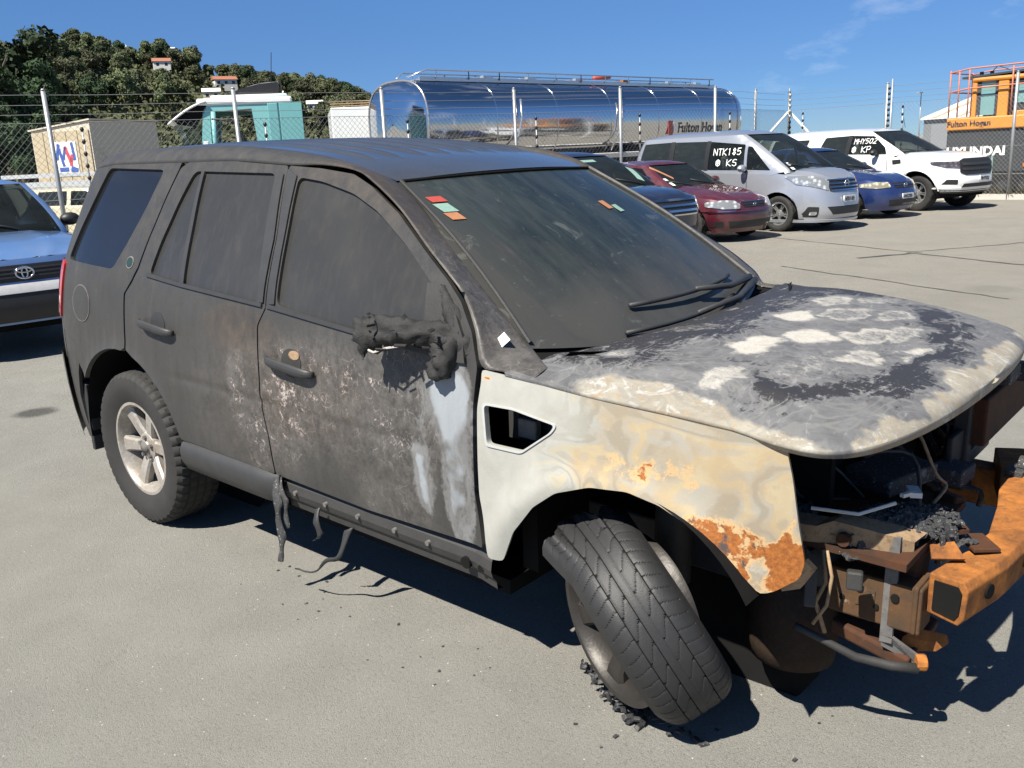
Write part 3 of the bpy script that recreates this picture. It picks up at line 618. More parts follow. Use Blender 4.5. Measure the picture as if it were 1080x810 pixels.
# --- bonnet
XE = 3.330
def hye(x): return S(np.minimum(x, 2.95), np.full_like(np.asarray(x, float), 1.03))*np.clip(1-np.clip((np.asarray(x)-2.95)/(XE-2.95), 0, 1)**5, 0, 1)**(1/2.2)
def hze(x): return ci(x, [2.2, 2.38, 2.56, 2.78, 2.95, 3.08, 3.2, 3.345], [1.078, 1.065, 1.050, 1.034, 1.016, .998, .992, 1.0])
def hzt(x): return ci(x, [2.2, 2.4, 2.62, 2.85, 3.05, 3.2, 3.30, 3.345], [1.085, 1.100, 1.118, 1.108, 1.085, 1.058, 1.028, 1.0])
def seg_dist(P, path):
    d = np.full(len(P), 9.)
    for a, b_ in zip(path[:-1], path[1:]):
        a = np.array(a); v = np.array(b_)-a; t = np.clip(((P-a) @ v)/(v @ v), 0, 1); d = np.minimum(d, np.linalg.norm(P-a-t[:, None]*v, axis=1))
    return d
def mask_hood(V):
    x, y = V[:, 0], V[:, 1]; n = fbm(V, 6, 4); n2 = fbm(V+5, 14, 4); n3 = fbm(V+2, 3, 3)
    P = np.stack([x+.16*(n-.5)+.10*(n2-.5), y+.22*(n3-.5)+.14*(n2-.5)], 1); xx, yy = P[:, 0], P[:, 1]
    rim = np.maximum(sstep(-yy, .76, .88), np.maximum(sstep(xx, 3.225, 3.295), sstep(yy, .78, .84)))*sstep(xx, 2.38, 2.6)
    U = seg_dist(P, [(2.82, -.60), (2.95, -.655), (3.06, -.61), (3.15, -.48), (3.185, -.25), (3.17, .05), (3.12, .32), (3.0, .52)])
    char = 1.02*np.exp(-(U/.072)**2)+.35*np.exp(-(np.abs(U-.11)/.025)**2)*(n2 > .5)
    rear = (1-sstep(xx, 2.50, 2.74))*(1-sstep(-yy, .66, .86)); char = char+.86*rear+.34*(1-sstep(xx, 2.74, 2.86))*(1-sstep(-yy, .3, .6))
    char = char+.42*sstep(yy, .52, .70)
    R = np.zeros(len(V)); pale = .05+.30*n
    q = np.stack([x+.09*(n2-.5)+.05*(n-.5), y+.13*(n2-.5)+.07*(n3-.5)], 1)
    for (cx, cy, rx, ry, hol, g) in ((2.71, .06, .078, .11, 0, 1), (2.78, -.37, .085, .13, .15, 1), (2.86, -.17, .080, .13, 0, 1), (2.82, -.68, .07, .10, .1, .8), (2.70, .40, .06, .13, .9, .75), (2.82, .21, .065, .14, 1, .8), (2.965, -.03, .062, .13, 1, 1), (3.045, -.26, .055, .10, .8, .95), (3.04, .09, .052, .12, .9, .85), (2.94, .32, .055, .12, 1, .8), (2.80, .55, .05, .12, .8, .7), (3.12, -.06, .028, .06, 0, .85), (3.13, -.17, .022, .06, 0, .7), (2.97, -.45, .075, .13, 0, .42), (2.47, -.65, .05, .05, .2, .65), (2.51, -.23, .12, .10, .3, .42), (2.60, .62, .05, .1, .4, .4), (2.56, .30, .06, .12, .6, .4)):
        d = np.sqrt(((q[:, 0]-cx)/rx)**2+((q[:, 1]-cy)/ry)**2); full = 1-sstep(d, .55, 1.05); ring = np.exp(-((d-.82)/.20)**2); v = g*(full*(1-hol)+hol*(ring*.55+.50*full))
        R = np.maximum(R, v); pale = np.maximum(pale, .42*(1-sstep(d, .9, 1.35))); char = char*(1-.9*(1-sstep(d, .95, 1.3))*(g > .5))
    R = R+.46*(n2-.35)*rear+.22*np.exp(-((xx-2.72)/.10)**2)*sstep(n, .45, .6)
    return mk(V, R*(1-.6*rim), char*(1-.9*rim), rim, pale)
us = np.linspace(2.285, XE, 150); us = 2.285+(XE-2.285)*np.sin(np.linspace(0, PI/2, 150)); tt = np.sin(np.linspace(-PI/2, PI/2, 190)); X = []
for x in us:
    ye = float(hye(x)); k = np.clip((2.42-x)/.14, 0, 1)
    z = float(hze(x))+(float(hzt(x))-float(hze(x)))*(1-np.abs(tt)**4.5)
    z = z+.010*np.exp(-((np.abs(tt)-.80)/.05)**2)*(1-sstep(x, 3.0, 3.2))+.0025*np.sin(x*23+tt*5)*(1-np.abs(tt))*np.sin(tt*9)
    xb = x+(.115*(1-tt**2)-.0)*float(1-sstep(x, 2.285, 2.60)); X.append(np.stack([xb, tt*ye, z], 1))
X = np.array(X)
edge = np.concatenate([X[:, :1], X[:, -1:]], 1)
low = X.copy(); Xs = np.concatenate([np.stack([X[:, 0, 0], X[:, 0, 1]+.012, X[:, 0, 2]-.022], 1)[:, None], X, np.stack([X[:, -1, 0], X[:, -1, 1]-.012, X[:, -1, 2]-.022], 1)[:, None]], 1)
hood = grid('bonnet', M_HOOD, suv, Xs, mask_hood, flip=True)
sm = hood.modifiers.new('thickness', 'SOLIDIFY'); sm.thickness = .012; sm.offset = -1
M_CANM = m_rust('scorched_rail_steel', (.060, .040, .026), (.11, .055, .024), (.30, .25, .18), .7)
# --- rear end closing loft: tailgate, lamps, bumper
uk = np.concatenate([np.linspace(.50, .9, 12), [.94, .965, .985, .995, .9995]])
def rear_row(z):
    x0 = float(xr(z)); b = float(ci(z, ZS, YS)); P = []
    for u in uk: P.append((-.2-u*(-.2-x0), b*(1-u**3.8)**(1/2.6)))
    y1 = P[-1][1]; P += [(P[-1][0], y1*k) for k in (.75, .5, .25)]
    R = [(x, -y, z) for x, y in P]; return R+[(P[-1][0], 0, z)]+[(x, y, z) for x, y in reversed(P)]
def rear_part(name, mat, zs, c0, c1, off=0, mask=None, parent=suv):
    X = np.array([rear_row(z)[c0:c1] for z in zs]); c = np.array([-.2, 0, 0]); d = X-c; d[..., 2] = 0; d /= np.linalg.norm(d, axis=2)[..., None]
    return grid(name, mat, parent, X+d*off, mask, flip=True)
NC = len(rear_row(1.0))
tg = rear_part('tailgate', M_BURN, np.linspace(.62, 1.62, 34), 0, NC, 0, mask_side)
rear_part('rear_window', M_QGL, np.linspace(1.24, 1.56, 10), 13, NC-13, .006, None, tg)
for a, b in ((3, 14), (NC-14, NC-3)): rear_part('tail_lamp', M_REDL, np.linspace(.93, 1.195, 10), a, b, .012)
bmp = rear_part('rear_bumper', M_PLAS, [.30, .34, .45, .58, .68, .745], 0, NC, .018)
for sgn, SF in ((-1, sideR), (1, sideL)):
    lowq = [(-.60, .87), (-.60, .74), (-.60, .42), (-.58, .31), (-.50, .30), (-.505, .55), (-.47, .66), (-.43, .745), (-.50, .80)]
    panel('bumper_corner', M_BURN, suv, lowq, SF, mask_side, res=.03, thick=.015, out=(0, sgn, 0))
# under-body: floor pan, bulkhead, engine bay walls
mb = MB(); mb.box((.75, 0, .335), (2.9, 1.66, .05)); mb.box((-.55, 0, .42), (.55, 1.3, .2)); mb.obj('floor_pan', M_DARK, suv)
mb = MB(); mb.box((2.27, 0, .74), (.06, 1.62, .66)); mb.obj('bulkhead', M_DARK, suv)
mb = MB(); mb.box((.75, 0, 1.10), (2.7, 1.45, .03)); mb.obj('cabin_lining', M_DARK, suv)
for s in (-1, 1):
    mb = MB(); mb.box((2.66, s*.46, .70), (.80, .03, .56)); mb.box((2.95, s*.47, .55), (.40, .03, .3)); mb.obj('inner_wing', M_DARK, suv)
    mb = MB(); mb.box((2.62, s*.70, .955), (.80, .12, .03)); mb.obj('wing_rail', M_SOOT, suv)
    mb = MB(); mb.box((2.75, s*.50, .50), (.95, .085, .12)); mb.obj('chassis_rail', M_SOOT, suv, bevel=.008)
    mb = MB(); mb.box((3.22, s*.50, .51), (.24, .095, .13)); mb.box((3.325, s*.50, .515), (.014, .11, .135)); ch = mb.obj('crash_can', M_CANM if s < 0 else M_RUST, suv, bevel=.006)
    for k in range(4): mb = MB(); zz9 = .475+.04*(k % 2)+.02; xx9 = 3.14+.045*k; mb.cyl((xx9, s*.5475, zz9), (xx9, s*.554, zz9), .011 if k % 2 else .007, 10); mb.obj('rail_hole', M_DARK, ch)
    mb = MB(); mb.box((3.20, s*.549, .512), (.05, .004, .05)); mb.obj('stamped_plate', M_CANM, ch)
    mb = MB(); mb.cyl((2.66, s*.62, .42), (2.63, s*.56, .90), .055, 14); mb.obj('strut', M_SOOT, suv, True)
mb = MB(); mb.box((2.72, .05, .58), (.60, .70, .34)); mb.box((2.66, -.12, .79), (.36, .34, .12)); mb.cyl((2.78, .2, .74), (2.78, .2, .86), .10, 16); mb.box((2.95, .28, .66), (.16, .22, .18)); mb.obj('engine_block', M_DARK, suv, bevel=.02)
# crash beam: rusty box section bent at both ends
bp_ = [(3.40, -.52, .560), (3.445, -.33, .566), (3.462, -.19, .572), (3.435, .02, .578), (3.37, .34, .584), (3.30, .56, .58)]
V = []; F = []; NB = len(bp_)
for i, p in enumerate(bp_):
    dd = (Vector(bp_[min(i+1, NB-1)])-Vector(bp_[max(i-1, 0)])); dd.z = 0; dd.normalize(); nn_ = Vector((dd.y, -dd.x, 0))
    for (a, b) in ((-.062, -.060), (.022, -.066), (.036, -.044), (.040, .034), (.026, .056), (-.062, .050)): V.append(Vector(p)+nn_*a+Vector((0, 0, b)))
for i in range(NB-1):
    for k in range(6):
        k2 = (k+1) % 6; F.append((i*6+k, i*6+k2, (i+1)*6+k2, (i+1)*6+k))
F += [tuple(range(5, -1, -1)), tuple(range(6*NB-6, 6*NB))]
me = mesh('crash_beam', V, F, M_RUST, False); fix_normals(me); beam = link('crash_beam', me, suv); bv = beam.modifiers.new('bevel', 'BEVEL'); bv.width = .004; bv.segments = 2; bv.limit_method = 'ANGLE'
d = (Vector(bp_[1])-Vector(bp_[0])); d.z = 0; d.normalize(); n = Vector((d.y, -d.x, 0)); p0 = Vector(bp_[0])
mb = MB(); mb.prism([p0+n*a+Vector((0, 0, b))-d*.001 for a, b in ((-.045, -.045), (.014, -.050), (.024, -.032), (.027, .024), (.016, .040), (-.045, .036))], -d*.004); mb.obj('open_end', M_DARK, beam)
p = p0+(Vector(bp_[1])-p0)*.55+n*.038; mb = MB(); mb.cyl(p, p+n*.006, .020, 18); mb.obj('beam_hole', M_DARK, beam)
p2 = Vector(bp_[2])+Vector((.036, -.02, -.005)); mb = MB(); mb.cyl(p2, p2+Vector((.006, 0, 0)), .012, 12); mb.obj('beam_hole', M_DARK, beam)
mb = MB(); mb.add([(3.33, -.46, .628), (3.315, -.43, .652), (3.36, -.38, .655), (3.40, -.42, .632)], [(0, 1, 2, 3)])
o = mb.obj('torn_bracket', M_RUST, beam); so = o.modifiers.new('t', 'SOLIDIFY'); so.thickness = .006
mb = MB(); mb.box((3.40, -.30, .632), (.07, .10, .012), Matrix.Rotation(rad(40), 3, 'Z')); mb.obj('beam_plate', M_RUSTD, beam, bevel=.003)
# front right tray bracket (tan), hanging strap, hook, ash heap
mb = MB()
tr = [(2.955, -.62, .675), (2.98, -.62, .705), (3.08, -.60, .705), (3.12, -.585, .725), (3.17, -.575, .72), (3.25, -.545, .705), (3.30, -.505, .685)]
V = []; F = []
for i, (x, y, z) in enumerate(tr): V += [(x, y-.004, z-.068+.010*(i % 3)), (x, y-.010, z), (x+.01, y+.06, z+.004)]
for i in range(len(tr)-1):
    for k in range(2): F.append((i*3+k, (i+1)*3+k, (i+1)*3+k+1, i*3+k+1))
mb.add(V, F); tb = mb.obj('tray_bracket', M_TANST, suv); so = tb.modifiers.new('t', 'SOLIDIFY'); so.thickness = .007
for p_, r_ in (((3.02, -.622, .672), .014), ((3.15, -.588, .682), .018)): mb = MB(); mb.cyl(p_, (p_[0], p_[1]-.018, p_[2]), r_, 12); mb.obj('bolt', M_RUSTD, tb)
mb = MB(); mb.prism([(3.245, -.55, .70), (3.275, -.545, .70), (3.275, -.545, .40), (3.245, -.55, .40)], (.0, .012, 0)); mb.prism([(3.245, -.55, .42), (3.275, -.548, .42), (3.345, -.50, .355), (3.335, -.50, .335), (3.25, -.545, .385)], (0, .012, 0)); mb.obj('hanging_strap', M_GREYB, suv)
mb = MB(); mb.prism([(3.285, -.49, .40), (3.345, -.42, .37), (3.355, -.42, .345), (3.28, -.50, .36)], (.02, .05, .01)); mb.cyl((3.33, -.515, .352), (3.352, -.50, .352), .022, 12); mb.obj('tow_hook', M_RUST, suv, bevel=.003)
mb = MB(); mb.tube([(3.06, -.66, .43), (3.14, -.63, .395), (3.20, -.59, .355), (3.28, -.55, .34), (3.34, -.52, .34)], [.010, .010, .012, .013, .014], 10); mb.obj('lower_tube', M_SOOT, suv, True)
mb = MB(); mb.tube([(3.10, -.60, .64), (3.12, -.62, .56), (3.10, -.63, .50), (3.13, -.63, .42)], .006, 6); mb.tube([(3.11, -.60, .64), (3.135, -.62, .58), (3.13, -.63, .50), (3.10, -.64, .44)], .005, 6); mb.obj('burnt_wire', M_TANST, suv, True)
mb = MB(); mb.box((3.16, -.44, .575), (.30, .10, .13)); mb.obj('rail_plate', M_RUSTD, suv, bevel=.01)
mb = MB(); mb.box((3.14, -.40, .38), (.36, .26, .04), Matrix.Rotation(rad(12), 3, 'Y')); mb.obj('lower_shield', M_RUSTD, suv, bevel=.008)
M_CANR = m_rust('burnt_brown_canister', (.035, .020, .012), (.022, .016, .012), (.09, .035, .015), .3)
# canister behind the wheel arch (shadowed rusty drum) and its grey cap
X = []
for z, r in ((.245, .10), (.25, .135), (.30, .140), (.40, .142), (.50, .140), (.51, .12)): X.append([(2.99+r*.88*math.cos(a), -.50+r*.85*math.sin(a), z) for a in np.linspace(0, 2*PI, 25)])
V, F = gdata(np.array(X)); F.append(tuple(range(24))); me = mesh('canister', V, F, M_CANR, True); fix_normals(me); link('canister', me, suv)
X = []
for z, r in ((.51, .145), (.53, .15), (.60, .13), (.63, .10), (.66, .05)): X.append([(2.985+r*.9*math.cos(a), -.49+r*.72*math.sin(a), z) for a in np.linspace(0, 2*PI, 25)])
V, F = gdata(np.array(X)); me = mesh('canister_cap', V, F, M_SOOT, True); fix_normals(me); link('canister_cap', me, suv)
mb = MB(); mb.prism([(3.06, -.80, .64), (3.12, -.77, .68), (3.13, -.73, .64), (3.10, -.74, .585), (3.07, -.78, .585)], (.0, .02, 0)); mb.obj('wing_bracket', M_TANST, suv)
# heap of burnt debris: one continuous crusty lump with shards
def lump(cx, cy, cz, rx, ry, h, n=46, seed=1, rough=.028):
    g = np.linspace(-1, 1, n); X = []
    P = np.array([[(a, b, seed) for b in g] for a in g]).reshape(-1, 3); nz_ = fbm(P, 7, 4).reshape(n, n); n3 = fbm(P+9, 22, 3).reshape(n, n)
    for i, a in enumerate(g):
        for j, b in enumerate(g):
            r = math.hypot(a, b)+.5*(nz_[i, j]-.5); k = max(0, 1-r**3); X.append((cx+a*rx, cy+b*ry, cz+h*k*(.6+.8*nz_[i, j])+rough*(n3[i, j]-.5)*2-.03*(k == 0)))
    return np.array(X).reshape(n, n, 3)
HU, HV = np.array([.60, .80]), np.array([.80, -.60])
hp = lump(0, 0, .672, .085, .19, .055, 64, 1, .014); hp = np.stack([3.225+HU[0]*hp[..., 1]+HV[0]*hp[..., 0], -.425+HU[1]*hp[..., 1]+HV[1]*hp[..., 0], hp[..., 2]], -1)
heap = grid('ash_heap', M_CHAR, suv, hp, smooth=False)
mb = MB()
for i in range(420):
    a, b = random.uniform(-1, 1), random.uniform(-1, 1)
    if a*a+b*b > 1: continue
    R = Matrix.Rotation(random.uniform(0, 6), 3, 'Z') @ Matrix.Rotation(random.uniform(-.9, .9), 3, 'X'); s = random.uniform(.004, .017); q = np.array([3.225, -.425])+HU*b*.20+HV*a*.09
    mb.box((q[0], q[1], .678+.050*(1-a*a-b*b)+random.uniform(-.012, .014)), (s, s*.7, s*.3), R)
sh = mb.obj('shard', M_CHAR, heap); sh['kind'] = 'stuff'
mb = MB(); mb.tube([(3.06, -.60, .748), (3.17, -.56, .745), (3.235, -.48, .765)], .005, 6); mb.obj('white_ash_stick', M_ASHW, heap); mb = MB(); mb.box((3.255, -.40, .775), (.030, .055, .014), Matrix.Rotation(.5, 3, 'Z')); mb.box((3.25, -.43, .778), (.05, .012, .010), Matrix.Rotation(1.2, 3, 'Z')); mb.obj('white_ash_lump', M_ASHW, heap)
mb = MB(); mb.box((3.13, -.34, .648), (.36, .52, .02)); mb.prism([(3.02, -.56, .66), (3.20, -.53, .66), (3.38, -.32, .66), (3.30, -.2, .66), (3.0, -.3, .66)], (0, 0, .012)); mb.obj('tray', M_RUSTD, suv)
grid('ash_heap', M_CHAR, suv, lump(3.0, -.52, .655, .07, .09, .05, 18, 4), smooth=False)
rh = random.Random(5)
for k in range(16):
    x0, y0, z0 = rh.uniform(2.85, 3.2), rh.uniform(-.6, .45), rh.uniform(.62, .95); P = [(x0, y0, z0)]
    for q in range(4): P.append((P[-1][0]+rh.uniform(-.02, .10), P[-1][1]+rh.uniform(-.12, .12), max(.40, P[-1][2]-rh.uniform(.0, .12))))
    P = [(min(p_[0], 3.27), p_[1], p_[2]) for p_ in P]; r9 = rh.choice((.004, .005, .009, .014)); mb = MB(); mb.tube([tuple(p_) for p_ in catmull(P, 4)], r9, 6); mb.obj('hose' if r9 > .008 else 'loose_wire', rh.choice((M_CHAR, M_SOOT, M_TANST, M_GREYB)) if r9 < .008 else M_CHAR, suv, True)
for (c9, d9, m9) in (((3.20, -.64, .60), (.04, .03, .05), M_SOOT), ((3.10, -.67, .56), (.03, .03, .10), M_SOOT), ((3.13, -.20, .74), (.16, .20, .05), M_CHAR), ((3.05, .05, .66), (.14, .22, .10), M_CHAR), ((3.27, -.10, .655), (.07, .05, .04), M_RUSTD), ((3.22, .10, .67), (.10, .12, .05), M_CHAR)):
    mb = MB(); mb.box(c9, d9, Matrix.Rotation(rh.uniform(-.4, .4), 3, 'Z') @ Matrix.Rotation(rh.uniform(-.3, .3), 3, 'X')); mb.obj('burnt_fitting', m9, suv, bevel=.006)
# upright radiator-side panel and far headlamp frame
mb = MB(); mb.box((3.02, -.02, .80), (.012, .24, .30), Matrix.Rotation(rad(-6), 3, 'Y')); rp_ = mb.obj('radiator_panel', M_GREYB, suv, bevel=.004)
mb = MB()
for (a, b, r) in ((-.02, .88, .020), (-.11, .90, .008), (.08, .90, .008), (-.11, .77, .008), (.07, .72, .008)): mb = MB(); mb.cyl((3.022, a, b), (3.034, a, b), r, 12); mb.obj('panel_hole', M_DARK, rp_)
mb = MB(); mb.box((3.20, .26, .78), (.05, .05, .44)); mb.box((3.18, .40, .64), (.06, .40, .05)); mb.box((3.20, .18, .72), (.02, .12, .10)); mb.obj('slam_post', M_SOOT, suv, bevel=.006)
mb = MB(); mb.box((3.24, .56, .79), (.05, .58, .16)); mb.obj('headlamp_panel', M_RUSTD, suv, bevel=.008)
mb = MB(); mb.tube([(3.20, .05, .955), (3.24, .28, .965), (3.22, .55, .96)], .022, 8); mb.box((3.27, .40, .93), (.07, .14, .05)); mb.box((3.29, .52, .915), (.08, .06, .06)); mb.obj('bonnet_catch', M_CHAR, suv, bevel=.006)
mb = MB(); mb.cyl((3.36, .32, .66), (3.40, .32, .66), .03, 12); mb.box((3.36, .30, .63), (.05, .08, .05)); mb.obj('horn', M_CHAR, suv, bevel=.004)
mb = MB(); mb.box((3.10, 0, .95), (.03, 1.35, .04)); mb.obj('slam_panel', M_DARK, suv)
mb = MB(); mb.box((2.98, 0, .60), (.04, .9, .50)); mb.obj('radiator', M_DARK, suv)
# --- melted mirror
def gnarl(path, r, seed, n=22, amp=.5):
    pts = catmull(path, 6); m = len(pts); rr = np.interp(np.linspace(0, 1, m), np.linspace(0, 1, len(r)), r); X = []
    for i, p in enumerate(pts):
        t = pts[min(i+1, m-1)]-pts[max(i-1, 0)]; t /= np.linalg.norm(t); a = np.cross(t, [0, 0, 1]); a /= np.linalg.norm(a); b = np.cross(a, t)
        X.append([p+rr[i]*(math.cos(q)*a*.8+math.sin(q)*b) for q in np.linspace(0, 2*PI, n+1)])
    X = np.array(X); f = fbm(X.reshape(-1, 3)+seed, 30, 4).reshape(X.shape[:2]); f2 = fbm(X.reshape(-1, 3)+seed+4, 80, 3).reshape(X.shape[:2]); f[:, -1] = f[:, 0]; f2[:, -1] = f2[:, 0]
    c = X[:, :-1].mean(1)[:, None]; return c+(X-c)*(1+amp*2*(f-.5)+amp*1.2*(f2-.5))[..., None]
mir = link('melted_mirror', None, suv)
M_MELT = simple('melted_black_plastic', (.018, .0175, .0175), .68, 0, .5, 40, .8)
for nm, path, rr_, sd_, nn_ in (('mirror_stub', [(2.08, -.895, 1.135), (2.00, -.95, 1.158), (1.92, -.985, 1.162), (1.85, -1.0, 1.150), (1.80, -1.005, 1.135), (1.783, -1.005, 1.112)], [.035, .040, .043, .046, .052, .020], 2, 26),
    ('drip', [(1.795, -1.01, 1.12), (1.785, -1.012, 1.09), (1.784, -1.013, 1.065)], [.024, .016, .004], 5, 12), ('drip', [(1.84, -1.0, 1.12), (1.84, -1.003, 1.095), (1.842, -1.004, 1.08)], [.018, .012, .003], 7, 12),
    ('mirror_bracket', [(2.08, -.905, 1.14), (2.06, -.93, 1.09), (2.03, -.935, 1.045), (2.015, -.93, 1.01)], [.040, .044, .040, .010], 8, 18),
    ('mirror_foot', [(2.115, -.895, 1.09), (2.07, -.89, 1.17), (2.015, -.865, 1.24), (1.985, -.85, 1.28)], [.028, .032, .024, .010], 11, 16)):
    V, F = gdata(gnarl(path, rr_, sd_, nn_, .75)); link(nm, mesh(nm, V, F, M_MELT, True), mir)
for k, pts_ in enumerate(([(1.90, -1.02, 1.11), (1.86, -1.035, 1.095), (1.83, -1.03, 1.098)], [(1.95, -1.0, 1.12), (1.90, -1.02, 1.11)], [(1.89, -1.0, 1.12), (1.885, -1.005, 1.07)], [(1.80, -1.02, 1.10), (1.795, -1.025, 1.06)])):
    mb = MB(); mb.tube(pts_, .0035 if k < 2 else .0022, 5); mb.obj('bare_wire', M_STEELW if k < 2 else M_CHAR, mir)
for k in range(18):
    mb = MB() if k == 0 else mb; t_ = random.random(); p_ = np.array([1.80+.27*t_, -1.01+.10*max(0, t_-.4), 1.15+.02*math.sin(9*t_)]); R_ = Matrix.Rotation(random.uniform(0, 6), 3, 'Z') @ Matrix.Rotation(random.uniform(-1.2, 1.2), 3, 'X'); s_ = random.uniform(.008, .022); mb.box(tuple(p_+np.array([random.uniform(-.02, .02), random.uniform(-.045, .01), random.uniform(-.05, .05)])), (s_*1.7, s_*.5, s_*.22), R_)
fl_ = mb.obj('char_flake', M_MELT, mir); fl_['kind'] = 'stuff'
# --- hanging sill trim
def ribbon(pts, w, name, mat, seed):
    P = catmull(pts, 5); n = len(P); f = fbm(P+seed, 18, 3); X = []
    for i, p in enumerate(P):
        k = w*(.5+1.1*f[i])*(1-.6*(i/n)**3); a = np.array([.8, .25, .35+.5*math.sin(i*.6)]); a /= np.linalg.norm(a); X.append([p-a*k, p, p+a*k])
    o = grid(name, mat, suv, np.array(X)); s = o.modifiers.new('t', 'SOLIDIFY'); s.thickness = .006; return o
ribbon([(1.135, -.935, .50), (1.15, -.955, .45), (1.17, -.965, .40), (1.16, -.965, .34), (1.175, -.965, .27), (1.165, -.97, .21), (1.16, -.975, .17)], .018, 'hanging_trim', M_CHAR, 1)
ribbon([(1.14, -.93, .49), (1.17, -.95, .455), (1.20, -.95, .42), (1.19, -.95, .36), (1.20, -.95, .31)], .014, 'hanging_trim', M_CHAR, 3)
ribbon([(1.36, -.925, .42), (1.37, -.945, .38), (1.38, -.94, .33), (1.345, -.95, .30)], .015, 'hanging_trim', M_PLAS, 6)
ribbon([(1.50, -.90, .37), (1.47, -.93, .27), (1.40, -.94, .23), (1.33, -.95, .17), (1.24, -.96, .16)], .020, 'hanging_trim', M_PLAS, 9)
# --- wheels
def tyre_mesh(name, R, w, rr, mat, n=96, tread=True):
    """real circumferential grooves plus cross cuts on the shoulders"""
    h = w/2; g = .009
    prof = [(rr-.004, -h*.80), (rr+.012, -h*.86), (rr+.05, -h*1.0), (R-.055, -h*1.02), (R-.022, -h*.95), (R-.006, -h*.80)]
    for c in (-.52, -.18, .18, .52): prof += [(R-.002, h*(c-.055)), (R-g, h*(c-.045)), (R-g, h*(c+.045)), (R-.002, h*(c+.055))]
    prof += [(R-.006, h*.80), (R-.022, h*.95), (R-.055, h*1.02), (rr+.05, h*1.0), (rr+.012, h*.86), (rr-.004, h*.80)]
    P = np.array(prof); t = np.linspace(0, 2*PI, n*2+1); X = []
    for i, a in enumerate(t):
        q = P.copy(); 
        if tread and i % 4 == 0:
            sh_ = (q[:, 0] > R-.03); q[sh_ & (np.abs(q[:, 1]) > h*.55), 0] -= .007
        if tread and i % 4 == 2: q[(q[:, 0] > R-.004) & (np.abs(q[:, 1]) < h*.5), 0] -= .005
        sk = .02*np.abs(q[:, 1])/h*0
        X.append(np.stack([np.cos(a)*q[:, 0], q[:, 1], np.sin(a)*q[:, 0]], 1))
    V, F = gdata(np.array(X)); me = mesh(name, V, F, mat); fix_normals(me); return shade_auto(me, 32)
def rim_mesh(name, r, w, ns, mat, dish=.045, sw=.052, twin=False, n=64):
    """rim barrel with lip, hub and spokes; outer face towards -y"""
    h = w/2
    V, F = lathe([(r-.012, h), (r, h*.97), (r-.004, h*.8), (r-.022, h*.5), (r-.030, 0), (r-.026, -h*.6), (r-.010, -h*.85), (r+.004, -h*.92), (r+.006, -h), (r-.012, -h*1.0), (r-.020, -h*.88), (r-.030, -h*.5), (r-.036, 0), (r-.03, h*.6), (r-.012, h)], n)
    mb = MB(); mb.add(V, F)
    yf = -h*.82; y2 = yf+dish
    V, F = lathe([(.0, y2-.028), (.026, y2-.030), (.032, y2-.022), (.066, y2-.016), (.075, y2+.0), (.075, y2+.05)], 24); mb.add(V, F)
    for k in range(ns):
        a0 = 2*PI*k/ns+PI/2; angs = (a0-.13, a0+.13) if twin else (a0,)
        for a in angs:
            s0, s1 = (sw*.55, sw*.5) if twin else (sw, sw*1.12); c, s = math.cos(a), math.sin(a)
            f = lambda rad_, t, y: (c*rad_-s*t, y, s*rad_+c*t)
            ps = [(.055, s0*.62, y2-.012), (r*.45, s0*.60, y2-.020), (r*.75, s1*.60, yf+.008), (r-.018, s1*.80, yf+.004)]
            V = []
            for (rd_, t, y) in ps: V += [f(rd_, -t, y+.010), f(rd_, -t*.72, y), f(rd_, t*.72, y), f(rd_, t, y+.010), f(rd_, t*.9, y+.040), f(rd_, -t*.9, y+.040)]
            F = []
            for i in range(3):
                for j in range(6):
                    j2 = (j+1) % 6; F.append((i*6+j, i*6+j2, (i+1)*6+j2, (i+1)*6+j))
            mb.add(V, F)
    me = mesh(name, mb.V, mb.F, mat); fix_normals(me); return shade_auto(me, 30)
T17 = tyre_mesh('tyre', .366, .232, .222, M_RUB); R17 = rim_mesh('rim', .222, .19, 6, M_ALLOY, .035, .050)
def disc(r, y, mat, name, parent, t=.012):
    V, F = lathe([(0, y), (r, y), (r, y+t), (0, y+t)], 32); o = link(name, mesh(name, V, F, mat, False), parent); fix_normals(o.data); return o
def wheel_at(loc, rz=0., rx=0., flip=False, parent=suv, tyre=T17, rim=R17, spin=0., mats=None, bolts=True, r=.222, bm=None, dk=None):
    w = link('wheel', None, parent, loc, (rx, 0, rz+(PI if flip else 0)))
    s = link('tyre', tyre, w, (0, 0, 0), (0, spin, 0)); q = link('rim', rim, w, (0, 0, 0), (0, spin, 0))
    disc(r*.70, .0, dk or M_DARK, 'brake_disc', w, .02)
    return w
w = wheel_at((0, -.812, .365), 0, spin=rad(24))
mb = MB()
for k in range(5):
    a = 2*PI*k/5+.3; mb = MB(); mb.cyl((.048*math.cos(a), -.075, .048*math.sin(a)), (.048*math.cos(a), -.055, .048*math.sin(a)), .010, 6); mb.obj('wheel_nut', M_GREYB, w)
mb = MB(); mb.cyl((0, -.080, 0), (0, -.05, 0), .028, 20); mb.obj('hub_cap', M_GREYB, w, True)
wheel_at((0, .812, .365), 0, flip=True)
wheel_at((2.66, .80, .37), rad(-22), flip=True)
